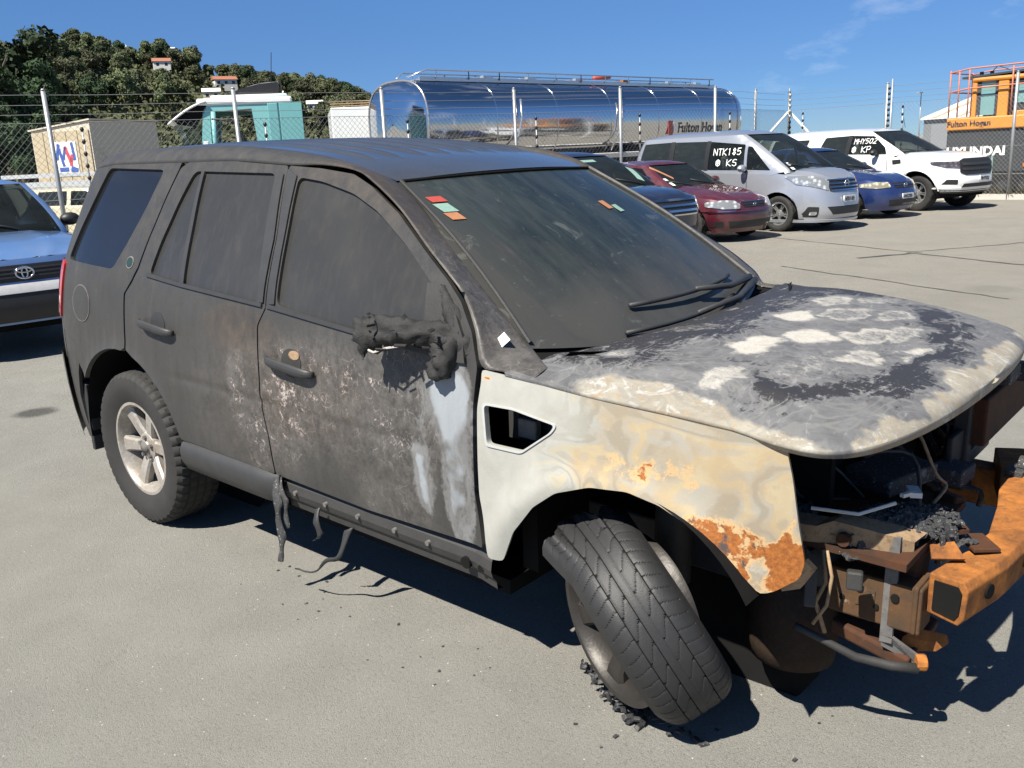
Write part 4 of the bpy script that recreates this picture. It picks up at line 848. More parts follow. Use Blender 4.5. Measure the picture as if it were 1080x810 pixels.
# burst front right wheel: bare scorched rim, tyre hanging twisted across it
RB = rim_mesh('rim', .232, .15, 6, M_ALLOYB, .05, .050)
fw = link('burst_wheel', None, suv, (2.652, -.795, .316+.069), (rad(5), 0, rad(-22)))
link('rim', RB, fw, (0, -.022, 0), (0, rad(10), 0)); disc(.15, .02, M_SOOT, 'brake_disc', fw, .02)
def burst_tyre():
    st, ca = rad(39.6), rad(30); c0 = np.array([2.650, -.765, .374])
    a = np.array([-math.sin(st)*math.cos(ca), -math.cos(st)*math.cos(ca), -math.sin(ca)]); h = np.array([math.cos(st), -math.sin(st), 0]); u = np.cross(a, h)
    if u[2] < 0: u = -u
    h_ = .102; R = .308; n = 420; nb = 81; X = []
    prof = []
    for j in range(nb):
        s = -1+2*j/(nb-1); r = R-.030*abs(s)**5
        prof.append((s*h_, r))
    ang = np.linspace(rad(-112), rad(106), n)          # from under the rim, round the front, over the top
    for i, t in enumerate(ang):
        row = []; e = i/(n-1)
        for j, (o, r) in enumerate(prof):
            s = o/h_; g = 0
            for c in (-.50, -.12, .12, .50):
                if abs(s-c) < .030: g = .010
            # slanted cross cuts
            ph = (t*R*25+abs(s)*1.1) % 1.0
            if .56 < abs(s) < .97 and ph < .13: g = .007
            if .17 < abs(s) < .46 and ((t*R*15+s*2.6) % 1.0) < .10: g = .006
            rr = r-g; oo = o
            tear = max(0, (e-.84)/.16); rr += .030*tear**2*(1+.5*s); oo += .035*tear*(s+.8)*.5
            tt9 = t+.16*tear*(math.sin(s*5+1)+.35*math.sin(s*17)); sag = max(0, (.16-e)/.16); rr += .010*math.sin(s*11+i*.08)*sag
            p = c0+a*oo+rr*(math.cos(tt9)*h+math.sin(tt9)*u)
            zmin = .068+.003*math.sin(i*.3+s*14); 
            if p[2] < zmin: p[2] = zmin-(zmin-p[2])*.06
            row.append(p)
        X.append(row)
    X = np.array(X)
    # rolled-in side walls
    inn = X[:, -1:]*1.0; c3 = c0+a*(.10); d = c3-X[:, -1]; d /= np.linalg.norm(d, axis=1)[:, None]
    f = fbm(X[:, -1], 14, 3)[:, None]; s1 = X[:, -1]+a*.012+d*.018; s2 = X[:, -1]-a*.005+d*(.045+.05*f)
    c4 = c0-a*.10; d2 = c4-X[:, 0]; d2 /= np.linalg.norm(d2, axis=1)[:, None]; f2 = fbm(X[:, 0]+3, 14, 3)[:, None]
    q1 = X[:, 0]-a*.010+d2*.018; q2 = X[:, 0]+a*.004+d2*(.03+.04*f2)
    Y = np.concatenate([q2[:, None], q1[:, None], X, s1[:, None], s2[:, None]], 1)
    Y[..., 2] = np.maximum(Y[..., 2], .066)
    return Y
Y = burst_tyre(); me = grid(None, M_RUBW, None, Y); me.name = 'burst_tyre'; fix_normals(me); shade_auto(me, 35); bt = link('burst_tyre', me, suv); so = bt.modifiers.new('t', 'SOLIDIFY'); so.thickness = .012; so.offset = 0
# shredded side wall rubber under the rim
mb = MB()
for i in range(56):
    t = random.uniform(0, 1); x = 2.40+.46*t+random.uniform(-.02, .02); y = -.70-.14*math.sin(PI*min(1, t*.75))+random.uniform(-.025, .02); s = random.uniform(.010, .028)
    R = Matrix.Rotation(random.uniform(0, 6), 3, 'Z') @ Matrix.Rotation(random.uniform(-1, 1), 3, 'X'); mb.box((x, y, .078+random.uniform(0, .03)+.05*max(0, .3-t)), (s*1.6, s*.8, s*.35), R, (.5, .6))
sr = mb.obj('shredded_rubber', M_RUBW, suv, bevel=.004)

# ash and chips dropped on the ground round the burnt front
rd9 = random.Random(12); mb = MB()
for i in range(34):
    x = rd9.gauss(2.75, .45); y = rd9.gauss(-.75, .38); s = rd9.uniform(.003, .011)*(1.7 if rd9.random() < .08 else 1)
    mb.box((x, y, s*.22+.001), (s*1.5, s, s*.45), Matrix.Rotation(rd9.uniform(0, 6), 3, 'Z'))
for i in range(22):
    x = rd9.uniform(.9, 2.1); y = rd9.gauss(-.92, .10); s = rd9.uniform(.003, .008); mb.box((x, y, s*.22+.001), (s*1.5, s, s*.45), Matrix.Rotation(rd9.uniform(0, 6), 3, 'Z'))
db = mb.obj('burnt_debris', M_CHAR); db['kind'] = 'stuff'
# ------------------------------------------------------------------ parked cars: one builder, each with its own outlines
def m_paint(name, col, metal=0., rough=.35, dust=.12, coat=1.):
    t = NT(name); n = t.noise(3.5, 6, .6); f = t.noise(60, 4, .6)
    c = t.mix(t.rng(n, .35, .7, 0, dust), col, (.30, .28, .25)); c = t.mix(t.rng(f, .5, .75, 0, dust*.6), c, tuple(q*.8 for q in col))
    t.set(col=c, rough=rough, metal=metal, coat=coat); t.set(coatr=.05); return t.m
def m_glass(name, tint, mixf):
    m = D.materials.new(name); m.use_nodes = True; nt = m.node_tree; nt.nodes.clear()
    o = nt.nodes.new("ShaderNodeOutputMaterial"); mx = nt.nodes.new("ShaderNodeMixShader"); tr = nt.nodes.new("ShaderNodeBsdfTransparent"); pb = nt.nodes.new("ShaderNodeBsdfPrincipled")
    fr = nt.nodes.new("ShaderNodeFresnel"); fr.inputs[0].default_value = 1.5; ad = nt.nodes.new("ShaderNodeMath"); ad.operation = 'ADD'; ad.use_clamp = True
    nz = nt.nodes.new("ShaderNodeTexNoise"); nz.inputs['Scale'].default_value = 5; nz.inputs['Detail'].default_value = 5
    mr = nt.nodes.new("ShaderNodeMapRange"); mr.inputs[1].default_value = .4; mr.inputs[2].default_value = .7; mr.inputs[3].default_value = mixf; mr.inputs[4].default_value = mixf+.12
    nt.links.new(nz.outputs[0], mr.inputs[0]); nt.links.new(fr.outputs[0], ad.inputs[0]); nt.links.new(mr.outputs[0], ad.inputs[1])
    tr.inputs[0].default_value = (*tint, 1); pb.inputs['Base Color'].default_value = (.035, .042, .042, 1); pb.inputs['Roughness'].default_value = .06; pb.inputs['Specular IOR Level'].default_value = .6
    nt.links.new(ad.outputs[0], mx.inputs[0]); nt.links.new(tr.outputs[0], mx.inputs[1]); nt.links.new(pb.outputs[0], mx.inputs[2]); nt.links.new(mx.outputs[0], o.inputs[0]); return m
M_GLC = m_glass('clear_car_glass', (.72, .80, .77), .16); M_GLD = m_glass('tinted_car_glass', (.16, .18, .18), .45)
M_TRIM = simple('black_trim', (.016, .016, .017), .5, 0, .3, 12); M_SEAT = simple('seat_cloth', (.10, .10, .10), .9, 0, .3, 12); M_SEATL = simple('pale_seat_cloth', (.25, .24, .21), .9, 0, .2, 12)
M_CHROME = simple('chrome', (.62, .62, .63), .14, 1, .05, 5); M_PLATE = simple('white_plate', (.62, .63, .62), .5, 0, .06, 30); M_INK = simple('black_ink', (.012, .012, .012), .6, 0, .1, 30)
M_MARK = simple('white_paint_pen', (.85, .85, .83), .7, 0, .06, 60); M_AMBER = simple('amber_lens', (.55, .18, .02), .2, 0, .2, 30, 0, .5)
def m_lamp(name, col):
    t = NT(name); v = t.n("ShaderNodeTexVoronoi"); v.inputs['Scale'].default_value = 14; t.put(v.inputs['Vector'], t.coord())
    c = t.mix(t.rng(v.outputs['Distance'], .1, .55), tuple(min(1, q*1.35) for q in col), tuple(q*.45 for q in col)); t.set(col=c, rough=.10, coat=1, spec=.7, metal=.25); return t.m
M_LAMP = m_lamp('clear_lamp', (.52, .54, .55)); M_LAMPY = m_lamp('yellowed_lamp', (.60, .56, .40)); M_LAMPD = m_lamp('smoked_lamp', (.16, .13, .13))
M_WALLOY = simple('wheel_alloy', (.55, .55, .55), .28, .8, .15, 20); M_WSTEEL = simple('wheel_cover', (.42, .42, .43), .45, .3, .2, 20)
TY = {}
def tyre_for(R, w, rr):
    k = (R, w, rr)
    if k not in TY: TY[k] = tyre_mesh('tyre', R, w, rr, M_RUB, 36)
    return TY[k]
GL = {  # simple stroke letters on a 4 x 6 grid
 'A': [[(0, 0), (2, 6), (4, 0)], [(1, 2.4), (3, 2.4)]], 'H': [[(0, 0), (0, 6)], [(4, 0), (4, 6)], [(0, 3), (4, 3)]], 'I': [[(2, 0), (2, 6)]], 'K': [[(0, 0), (0, 6)], [(4, 6), (0, 2.6), (4, 0)]],
 'M': [[(0, 0), (0, 6), (2, 3), (4, 6), (4, 0)]], 'N': [[(0, 0), (0, 6), (4, 0), (4, 6)]], 'T': [[(0, 6), (4, 6)], [(2, 6), (2, 0)]], 'S': [[(4, 5.4), (2.5, 6), (.4, 5), (.6, 3.6), (3.4, 2.6), (3.8, 1), (2, 0), (0, .8)]],
 'Y': [[(0, 6), (2, 3), (4, 6)], [(2, 3), (2, 0)]], 'P': [[(0, 0), (0, 6), (3, 6), (4, 4.6), (3, 3), (0, 3)]], '0': [[(2, 6), (.3, 4.8), (.3, 1.2), (2, 0), (3.7, 1.2), (3.7, 4.8), (2, 6)]],
 '2': [[(.2, 5), (1.8, 6), (3.8, 4.8), (3, 3), (0, 0), (4, 0)]], '5': [[(3.8, 6), (.5, 6), (.3, 3.4), (2.6, 3.7), (3.8, 2), (2.4, 0), (.2, .6)]], '8': [[(2, 6), (.6, 4.7), (3.4, 1.6), (2, 0), (.4, 1.4), (3.4, 4.6), (2, 6)]],
 '@': [[(2, 6), (.2, 4.6), (.2, 1.4), (2, 0), (3.9, 1.4), (3.9, 4.6), (2, 6)], [(1, 4), (3, 4)], [(1, 2.6), (3, 2.6)], [(2, 4.6), (2, 1.4)]], '1': [[(1, 5), (2, 6), (2, 0)]], '6': [[(3.4, 5.6), (1.4, 5), (.3, 2), (2, 0), (3.7, 1.6), (2, 3.2), (.5, 2.2)]], 'L': [[(0, 6), (0, 0), (3.6, 0)]], 'E': [[(4, 6), (0, 6), (0, 0), (4, 0)], [(0, 3), (3, 3)]], ' ': []}
def strokes(text, w, h, th, jit=.25):
    """2-D strokes for hand lettering, as short bars: list of quads in (u, v)"""
    out = []
    for i, ch in enumerate(text):
        for st in GL[ch]:
            p = [(i*w*1.32+a/4*w+random.uniform(-jit, jit)*w*.15, b/6*h+random.uniform(-jit, jit)*h*.12) for a, b in st]
            for (a, b) in zip(p[:-1], p[1:]):
                d = np.array(b)-np.array(a); l = np.linalg.norm(d)+1e-9; d /= l; n = np.array([-d[1], d[0]])*th/2; a = np.array(a)-d*th*.3; b = np.array(b)+d*th*.3
                out.append([a-n, b-n, b+n, a+n])
    return out
def lettering(name, mat, parent, text, surf, o, w, h, th, off=.004, out=(0, 0, 1), flipu=1, jit=.25):
    V = []; F = []
    e = 1e-3
    for q in strokes(text, w, h, th, jit):
        U = np.array([o[0]+flipu*p[0] for p in q]); Z = np.array([o[1]+p[1] for p in q]); X = surf(U, Z)
        N_ = np.cross(surf(U+e, Z)-surf(U-e, Z), surf(U, Z+e)-surf(U, Z-e)); N_ /= np.linalg.norm(N_, axis=1)[:, None]
        if (N_ @ np.array(out)).mean() < 0: N_ = -N_
        k = len(V); V += list(X+N_*off)+list(X+N_*(off-.003)); F += [(k, k+1, k+2, k+3), (k+7, k+6, k+5, k+4)]+[(k+a, k+(a+1) % 4, k+4+(a+1) % 4, k+4+a) for a in range(4)]
    me = mesh(name, V, F, mat, False); fix_normals(me); o = link(name, me, parent); return o
def car(s):
    root = thing(s['name'], s['label'], s['cat'], (*s['loc'], 0), (0, 0, s['rz']))
    P = s['paint']; wb = s['wb']; R = s['R']; hwz, hwy = zip(*s['hw'])
    fz, fx = zip(*s['nose']); rz_, rx = zip(*s['tail']); nf, nr = s.get('nf', 4.2), s.get('nr', 6.)
    HW = lambda z: ci(z, hwz, hwy); XF = lambda z: ci(z, fz, fx); XR = lambda z: ci(z, rz_, rx)
    XM = wb*.5
    def Y(x, z):
        x = np.asarray(x, float); z = np.asarray(z, float); uf = np.clip((x-XM)/(XF(z)-XM), 0, 1); ur = np.clip((XM-x)/(XM-XR(z)), 0, 1)
        y = HW(z)*np.where(x > XM, (1-uf**(nf*1.6))**(1/nf), (1-ur**(nr*1.4))**(1/nr))
        for ax in (0, wb):
            r = np.hypot(x-ax, z-R); y = y+np.where(z > .25, s.get('flare', .012)*np.exp(-((r-R-.07)/.05)**2), 0)
        return y
    xcF, xcR = s['cut']; zs_x, zs_z = zip(*s['shoulder']); ZSH = lambda x: ci(x, zs_x, zs_z)
    zl = s['zlow']
    g = s['green']; gz, gf = zip(*g['front']); gz2, gr = zip(*g['rear']); gz3, gw = zip(*g['hw']); ng = g.get('n', 10)
    GF = lambda z: ci(z, gz, gf); GR = lambda z: ci(z, gz2, gr); GW = lambda z: ci(z, gz3, gw)
    def YG(x, z):
        c = (GF(z)+GR(z))/2; h = (GF(z)-GR(z))/2; u = np.clip(np.abs((np.asarray(x, float)-c)/h), 0, 1); return GW(z)*(1-u**ng)**(1/ng)
    def side(sg): return lambda x, z: np.stack([np.asarray(x, float)+0*z, sg*Y(x, z), np.asarray(z, float)+0*x], -1)
    def gside(sg): return lambda x, z: np.stack([np.asarray(x, float)+0*z, sg*YG(x, z), np.asarray(z, float)+0*x], -1)
    def front(y, z):
        y = np.asarray(y, float); q = np.clip(np.abs(y)/HW(z), 0, .999); return np.stack([XM+(XF(z)-XM)*(1-q**nf)**(1/(nf*1.6)), y, np.asarray(z, float)+0*y], -1)
    def gfront(y, z):
        y = np.asarray(y, float); c = (GF(z)+GR(z))/2; h = (GF(z)-GR(z))/2; q = np.clip(np.abs(y)/GW(z), 0, .999); return np.stack([c+h*(1-q**ng)**(1/ng), y, np.asarray(z, float)+0*y], -1)
    ra = s.get('arch', R+.065)
    def arch(ax, z0):
        a0 = math.asin(max(-1, min(1, (z0-R)/ra))); return [(ax+ra*math.cos(a), R+ra*math.sin(a)) for a in np.linspace(a0, PI-a0, 18)]
    xs = np.linspace(xcR, xcF, 40)
    poly = [(xcR, zl)]+arch(0, zl)[::-1]+arch(wb, zl)[::-1]+[(xcF, zl)]+[(x, float(ZSH(x))) for x in xs[::-1]]
    for sg in (-1, 1):
        panel('body_side', P, root, poly, side(sg), res=.07, thick=.02, out=(0, sg, 0))
    # rounded ends
    def fascia(name, front_, z0, parent=root, mat=P, ncol=41, nrow=16):
        xc = xcF if front_ else xcR; rows = []
        XE_ = XF if front_ else XR; n_ = nf if front_ else nr; k_ = 1.6 if front_ else 1.4
        for r in np.linspace(0, 1, nrow):
            row = []
            for q in np.linspace(-1, 1, ncol):
                # walk along the plan curve: u from cut to end
                zt = None; a = abs(q); 
                z = z0; 
                for _ in range(3):
                    xe = float(XE_(z)); uc = (xc-XM)/(xe-XM); u = 1-(1-uc)*(a**2.2); hw = float(HW(z)); y = hw*(max(0, 1-u**(n_*k_)))**(1/n_)
                    if a < .45: yb = hw*(1-(1-(1-uc)*(.45**2.2))**(n_*k_))**(1/n_); y = yb*a/.45; u = (1-(y/hw)**n_)**(1/(n_*k_))
                    x = XM+u*(xe-XM); zt = float(ZSH(x)); z = z0+(zt-z0)*r
                row.append((x, math.copysign(y, q), z))
            rows.append(row)
        X = np.array(rows); X = X if not front_ else X[:, ::-1]
        me = mesh(name, *gdata(X), mat); fix_normals(me); return link(name, me, parent)
    fb = fascia('front_bumper', True, s.get('zf', zl)); rb = fascia('rear_bumper', False, s.get('zrb', zl))
    # bonnet
    hx, hz = zip(*s['hood']); xb = s['hood'][0][0]; xe = float(XF(ZSH(9)))-.004; rows = []
    for x in xb+(xe-xb)*np.sin(np.linspace(0, PI/2, 40)):
        t = np.sin(np.linspace(-PI/2, PI/2, 41)); z0 = float(ZSH(x)); ye = float(Y(x, z0)); z = z0+(float(ci(x, hx, hz))-z0)*(1-np.abs(t)**3.2)
        for c_ in s.get('creases', ()): z = z+.010*np.exp(-((np.abs(t)-c_)/.07)**2)
        rows.append(np.stack([np.full(41, x), t*ye, z], 1))
    me = mesh('bonnet', *gdata(np.array(rows)), P); fix_normals(me); bon = link('bonnet', me, root)
    if s.get('boot'):
        bx, bz = zip(*s['boot']); x1 = s['boot'][-1][0]; xe2 = float(XR(ZSH(-9)))+.004; rows = []
        for x in x1+(xe2-x1)*np.sin(np.linspace(0, PI/2, 24)):
            t = np.sin(np.linspace(-PI/2, PI/2, 31)); z0 = float(ZSH(x)); ye = float(Y(x, z0)); z = z0+(float(ci(x, bx, bz))-z0)*(1-np.abs(t)**3.2); rows.append(np.stack([np.full(31, x), t*ye, z], 1))
        me = mesh('boot_lid', *gdata(np.array(rows)), P); fix_normals(me); link('boot_lid', me, root)
    # cabin
    zr = g['zr']; cut = .92; uc = (1-cut**ng)**(1/ng)
    def gx(z, f):
        c = (GF(z)+GR(z))/2; h = (GF(z)-GR(z))/2; return float(c+(h if f else -h)*uc)
    zb0 = lambda x: float(ZSH(x))-.03
    zz = np.linspace(g['front'][0][0], zr, 10); zz2 = np.linspace(g['rear'][0][0], zr, 10)
    edgeF = [(gx(z, True), z) for z in zz]; edgeR = [(gx(z, False), z) for z in zz2]
    bot = [(x, zb0(x)) for x in np.linspace(edgeR[0][0], edgeF[0][0], 14)]
    poly = edgeF+[(x, zr) for x in np.linspace(edgeF[-1][0], edgeR[-1][0], 12)[1:-1]]+edgeR[::-1]+bot[1:-1]
    for sg in (-1, 1):
        cs = panel('cabin_side', P, root, poly, gside(sg), res=.07, holes=[fillet(w, .035) for w in s['win']], thick=.015, out=(0, sg, 0))
        for k, w in enumerate(s['win']):
            gl = panel('side_window', M_GLD if k in s.get('tint', ()) else M_GLC, cs, fillet(w, .035), gside(sg), res=.09, thick=0, off=-.008, out=(0, sg, 0))
        for w in s.get('bpost', ()): panel('pillar_trim', M_TRIM, cs, w, gside(sg), res=.09, thick=.008, off=.003, out=(0, sg, 0))
        for w in s.get('lines', ()):
            for (a, b) in zip(w[:-1], w[1:]):
                d = np.array(b)-np.array(a); n = np.array([-d[1], d[0]])/np.linalg.norm(d)*.005
                panel('shut_line', M_DARK, root, [np.array(a)-n, np.array(b)-n, np.array(b)+n, np.array(a)+n], side(sg), res=.08, thick=.003, off=.0025, out=(0, sg, 0))
        for (x, z) in s.get('handles', ()):
            yy = float(Y(x, z)); mb = MB(); mb.tube([(x-.10, sg*(yy+.002), z), (x-.085, sg*(yy+.03), z), (x+.06, sg*(yy+.032), z), (x+.085, sg*(yy+.002), z)], .014, 8); mb.obj('door_handle', s.get('hmat', P), root, True)
        # mirror
        mx_, mz_ = s['mirror']; yy = float(Y(mx_, mz_-.1)); V = []
        for a in np.linspace(0, PI, 9):
            V.append([(mx_-.075*math.cos(a)*1.0, sg*(yy+.10+.105*math.sin(a)*math.cos(b)), mz_+.07*math.sin(a)*math.sin(b)) for b in np.linspace(0, 2*PI, 15)])
        me = mesh('mirror', *gdata(np.array(V)), s.get('mirmat', P)); fix_normals(me); mi = link('mirror', me, root)
        mb = MB(); mb.tube([(mx_+.02, sg*(yy-.05), mz_-.07), (mx_, sg*(yy+.06), mz_-.04)], .025, 8); mb.obj('mirror_arm', M_TRIM, mi, True)
    zw0, zw1 = g['front'][0][0], zr
    def screen(fr, name, z0, z1, kk, mat, off=0):
        X = []
        for z in np.linspace(z0, z1, 12):
            c = float((GF(z)+GR(z))/2); h = float((GF(z)-GR(z))/2); w = float(GW(z)); row = []
            for t in np.linspace(-kk, kk, 25): row.append((c+(1 if fr else -1)*(h*(1-abs(t)**ng)**(1/ng)+off), t*w, z))
            X.append(row)
        me = mesh(name, *gdata(np.array(X)), mat); fix_normals(me); return link(name, me, root)
    def pill(fr, z0, z1):
        for sg in (-1, 1):
            X = []
            for z in np.linspace(z0, z1, 12):
                c = float((GF(z)+GR(z))/2); h = float((GF(z)-GR(z))/2); w = float(GW(z)); X.append([(c+(1 if fr else -1)*(h*(1-t**ng)**(1/ng)+.003), sg*t*w, z) for t in np.linspace(.845, cut+.01, 6)])
            me = mesh('window_pillar', *gdata(np.array(X)), P); fix_normals(me); link('window_pillar', me, root)
    screen(True, 'windscreen', zw0-.02, zr-.02, .86, M_GLC); pill(True, zw0-.03, zr)
    zb_ = g['rear'][0][0]; screen(False, 'rear_window', zb_-.02, zr-.02, .86, M_GLD if s.get('tint') else M_GLC); pill(False, zb_-.03, zr)
    X = []
    x0, x1 = float(GR(zr)), float(GF(zr))
    for q in np.linspace(-1, 1, 48):
        x = (x0+x1)/2+(x1-x0)/2*math.sin(q*PI/2)*.9999; ye = float(YG(x, zr)); t = np.sin(np.linspace(-PI/2, PI/2, 31)); e = 1-abs(math.sin(q*PI/2))**5; X.append(np.stack([np.full(31, x), t*ye, zr+(g['h']-zr)*(1-np.abs(t)**2.6)*e], 1))
    me = mesh('roof', *gdata(np.array(X)), P); fix_normals(me); link('roof', me, root)
    # wheels
    rr, wid = s['rim'], s.get('tw', .2); ty = tyre_for(R, wid, rr)
    if s['rimkind'] not in TY: TY[s['rimkind']] = rim_mesh('rim', rr, wid*.85, s['rimkind'][1], s['rimkind'][2], .03, s['rimkind'][3], s['rimkind'][4], 40)
    for ax in (0, wb):
        for sg in (-1, 1):
            yy = float(HW(R))-wid*.5-.025; wheel_at((ax, sg*yy, R), flip=sg > 0, parent=root, tyre=ty, rim=TY[s['rimkind']], spin=random.uniform(0, 1.2), dk=M_TRIM)
    mb = MB(); mb.box((wb*.5, 0, zl+.12), (wb-2*ra, float(HW(.5))*2-.06, .16)); mb.obj('floor_pan', M_DARK, root)
    for ax in (0, wb):
        X = np.array([[(ax+(ra+.01)*math.cos(a), y, R+(ra+.01)*math.sin(a)) for y in (-float(HW(R))+.03, float(HW(R))-.03)] for a in np.linspace(rad(-15), rad(195), 20)]); grid('wheel_housing', M_DARK, root, X)
    # inside
    sm = s.get('seat', M_SEAT); zf = s['seatz']
    for (x, y, w) in s['seats']:
        mb = MB(); mb.box((x, y, zf), (.50, w, .16)); mb.box((x-.27, y, zf+.30), (.13, w, .62), Matrix.Rotation(rad(-14), 3, 'Y'), (.9, .85)); st = mb.obj('seat', sm, root, bevel=.03)
        for hy in ((0,) if w < .8 else (-.4, .4)):
            mb = MB(); mb.box((x-.37, y+hy, zf+.72), (.09, .24, .17), Matrix.Rotation(rad(-12), 3, 'Y')); mb.obj('head_rest', sm, st, bevel=.025)
    dx = s['dash']; mb = MB(); mb.box((dx, 0, s['dashz']), (.42, float(GW(g['front'][0][0]))*1.75, .16), Matrix.Rotation(rad(8), 3, 'Y')); mb.obj('dashboard', M_TRIM, root, bevel=.04)
    th = np.linspace(0, 2*PI, 22); Rm = Matrix.Rotation(rad(-62), 3, 'Y'); mb = MB(); mb.tube([Vector((dx-.32, -.36, s['dashz']+.02))+Rm @ Vector((.18*math.cos(a), .18*math.sin(a), 0)) for a in th], .015, 6, False); mb.obj('steering_wheel', M_TRIM, root, True)
    # face of the car
    for sg in (-1, 1):
        for (mat, pl, off) in s['lamps']:
            lp = panel('headlight' if mat not in (M_AMBER,) else 'indicator', mat, root, fillet([(sg*y, z) for y, z in pl], .02), front, res=.05, thick=.03, off=off, out=(1, 0, 0))
        for (nm, mat, pl, off) in s.get('pair', ()):
            panel(nm, mat, root, fillet([(sg*y, z) for y, z in pl], .015), front, res=.05, thick=.02, off=off, out=(1, 0, 0))
        for (nm, mat, pl, off) in s.get('sidebits', ()): panel(nm, mat, root, fillet(pl, .015), side(sg), res=.06, thick=.02, off=off, out=(0, sg, 0))
    for (nm, mat, pl, off) in s.get('mid', ()):
        q = [(y, z) for y, z in pl if y]+[(-y, z) for y, z in reversed(pl) if y]; panel(nm, mat, root, fillet(q, .015), front, res=.05, thick=.02, off=off, out=(1, 0, 0))
    for (nm, mat, w, z, h, off) in s.get('slats', ()):
        panel(nm, mat, root, [(-w, z-h/2), (w, z-h/2), (w, z+h/2), (-w, z+h/2)], front, res=.06, thick=.02, off=off, out=(1, 0, 0))
    if s.get('plate'):
        z, txt, hp, py = s['plate']; mat = M_PLATE; pl = panel('number_plate', mat, root, [(py-.18, z-hp), (py+.18, z-hp), (py+.18, z+hp), (py-.18, z+hp)], lambda y, zz_: np.stack([float(front(np.array([py]), np.array([z]))[0, 0])+0*np.asarray(y, float), np.asarray(y, float), np.asarray(zz_, float)], -1), res=.08, thick=.02, off=.03, out=(1, 0, 0))
        lettering('plate_lettering', M_INK, pl, txt, lambda y, zz_: np.stack([float(front(np.array([py]), np.array([z]))[0, 0])+.031+0*y, y, zz_], -1), (py-.145, z-hp*.55), .036, hp*1.1, .011, .003, (1, 0, 0), 1, 0)
    for (x, z, txt, w, h) in s.get('writing', ()):
        lettering('window_writing', M_MARK, root, txt, gside(-1), (x, z), w, h, h*.115, .004, (0, -1, 0))
    mb = MB()
    if s.get('wipe'):
        for y0, y1 in ((-.15, -.62), (.42, -.05)):
            z0 = zw0+.02; p = gfront(np.array([y0, (y0+y1)/2, y1]), np.array([z0-.02, z0+.05, z0+.10])); mb = MB(); mb.tube([tuple(q+np.array([.015, 0, .01])) for q in p], .010, 5); mb.obj('wiper', M_TRIM, root, True)
    return dict(root=root, front=front, side=side, gside=gside, gfront=gfront, Y=Y, XF=XF, fb=fb, bon=bon, XM=XM)
def emblem(c, y, z, rx, rz_, kind, off=.012):
    f = c['front']; x = float(f(np.array([y]), np.array([z]))[0, 0])+off; mb = MB(); th = np.linspace(0, 2*PI, 25)
    mb.tube([(x, y+rx*math.cos(a), z+rz_*math.sin(a)) for a in th], rx*.14, 6, False)
    if kind == 'bar': mb.box((x, y, z), (.012, rx*2.5, rz_*.42))
    if kind == 'rings':
        mb.tube([(x, y+rx*.32*math.cos(a), z+rz_*.92*math.sin(a)) for a in th], rx*.11, 6, False); mb.tube([(x, y+rx*.80*math.cos(a), z+rz_*.42+rz_*.38*math.sin(a)) for a in th], rx*.11, 6, False)
    if kind == 'h': mb.box((x, y-rx*.4, z), (.008, rx*.22, rz_*1.3)); mb.box((x, y+rx*.4, z), (.008, rx*.22, rz_*1.3)); mb.box((x, y, z), (.008, rx*.8, rz_*.22))
    mb.obj('emblem', M_CHROME, c['root'], True)
K17 = ('a', 6, M_WALLOY, .04, False); K16 = ('b', 5, M_WALLOY, .03, True); K14 = ('c', 9, M_WSTEEL, .03, False); K15 = ('d', 7, M_WSTEEL, .04, False); K18 = ('e', 6, M_WALLOY, .032, True)
def heading(fx, fy): return math.atan2(fy, fx)
PT_SIL = m_paint('silver_paint', (.42, .44, .48), .55, .32, .10); PT_WHT = m_paint('white_paint', (.70, .70, .69), 0, .35, .05); PT_MAR = m_paint('maroon_paint', (.085, .010, .020), .25, .38, .10)
PT_BLU = m_paint('blue_paint', (.012, .030, .125), .3, .35, .08); PT_NAV = m_paint('navy_paint', (.010, .014, .035), .2, .3, .05); PT_SKY = m_paint('bright_blue_paint', (.11, .22, .46), .3, .36, .25); PT_CRM = m_paint('cream_paint', (.55, .50, .34), 0, .5, .2)
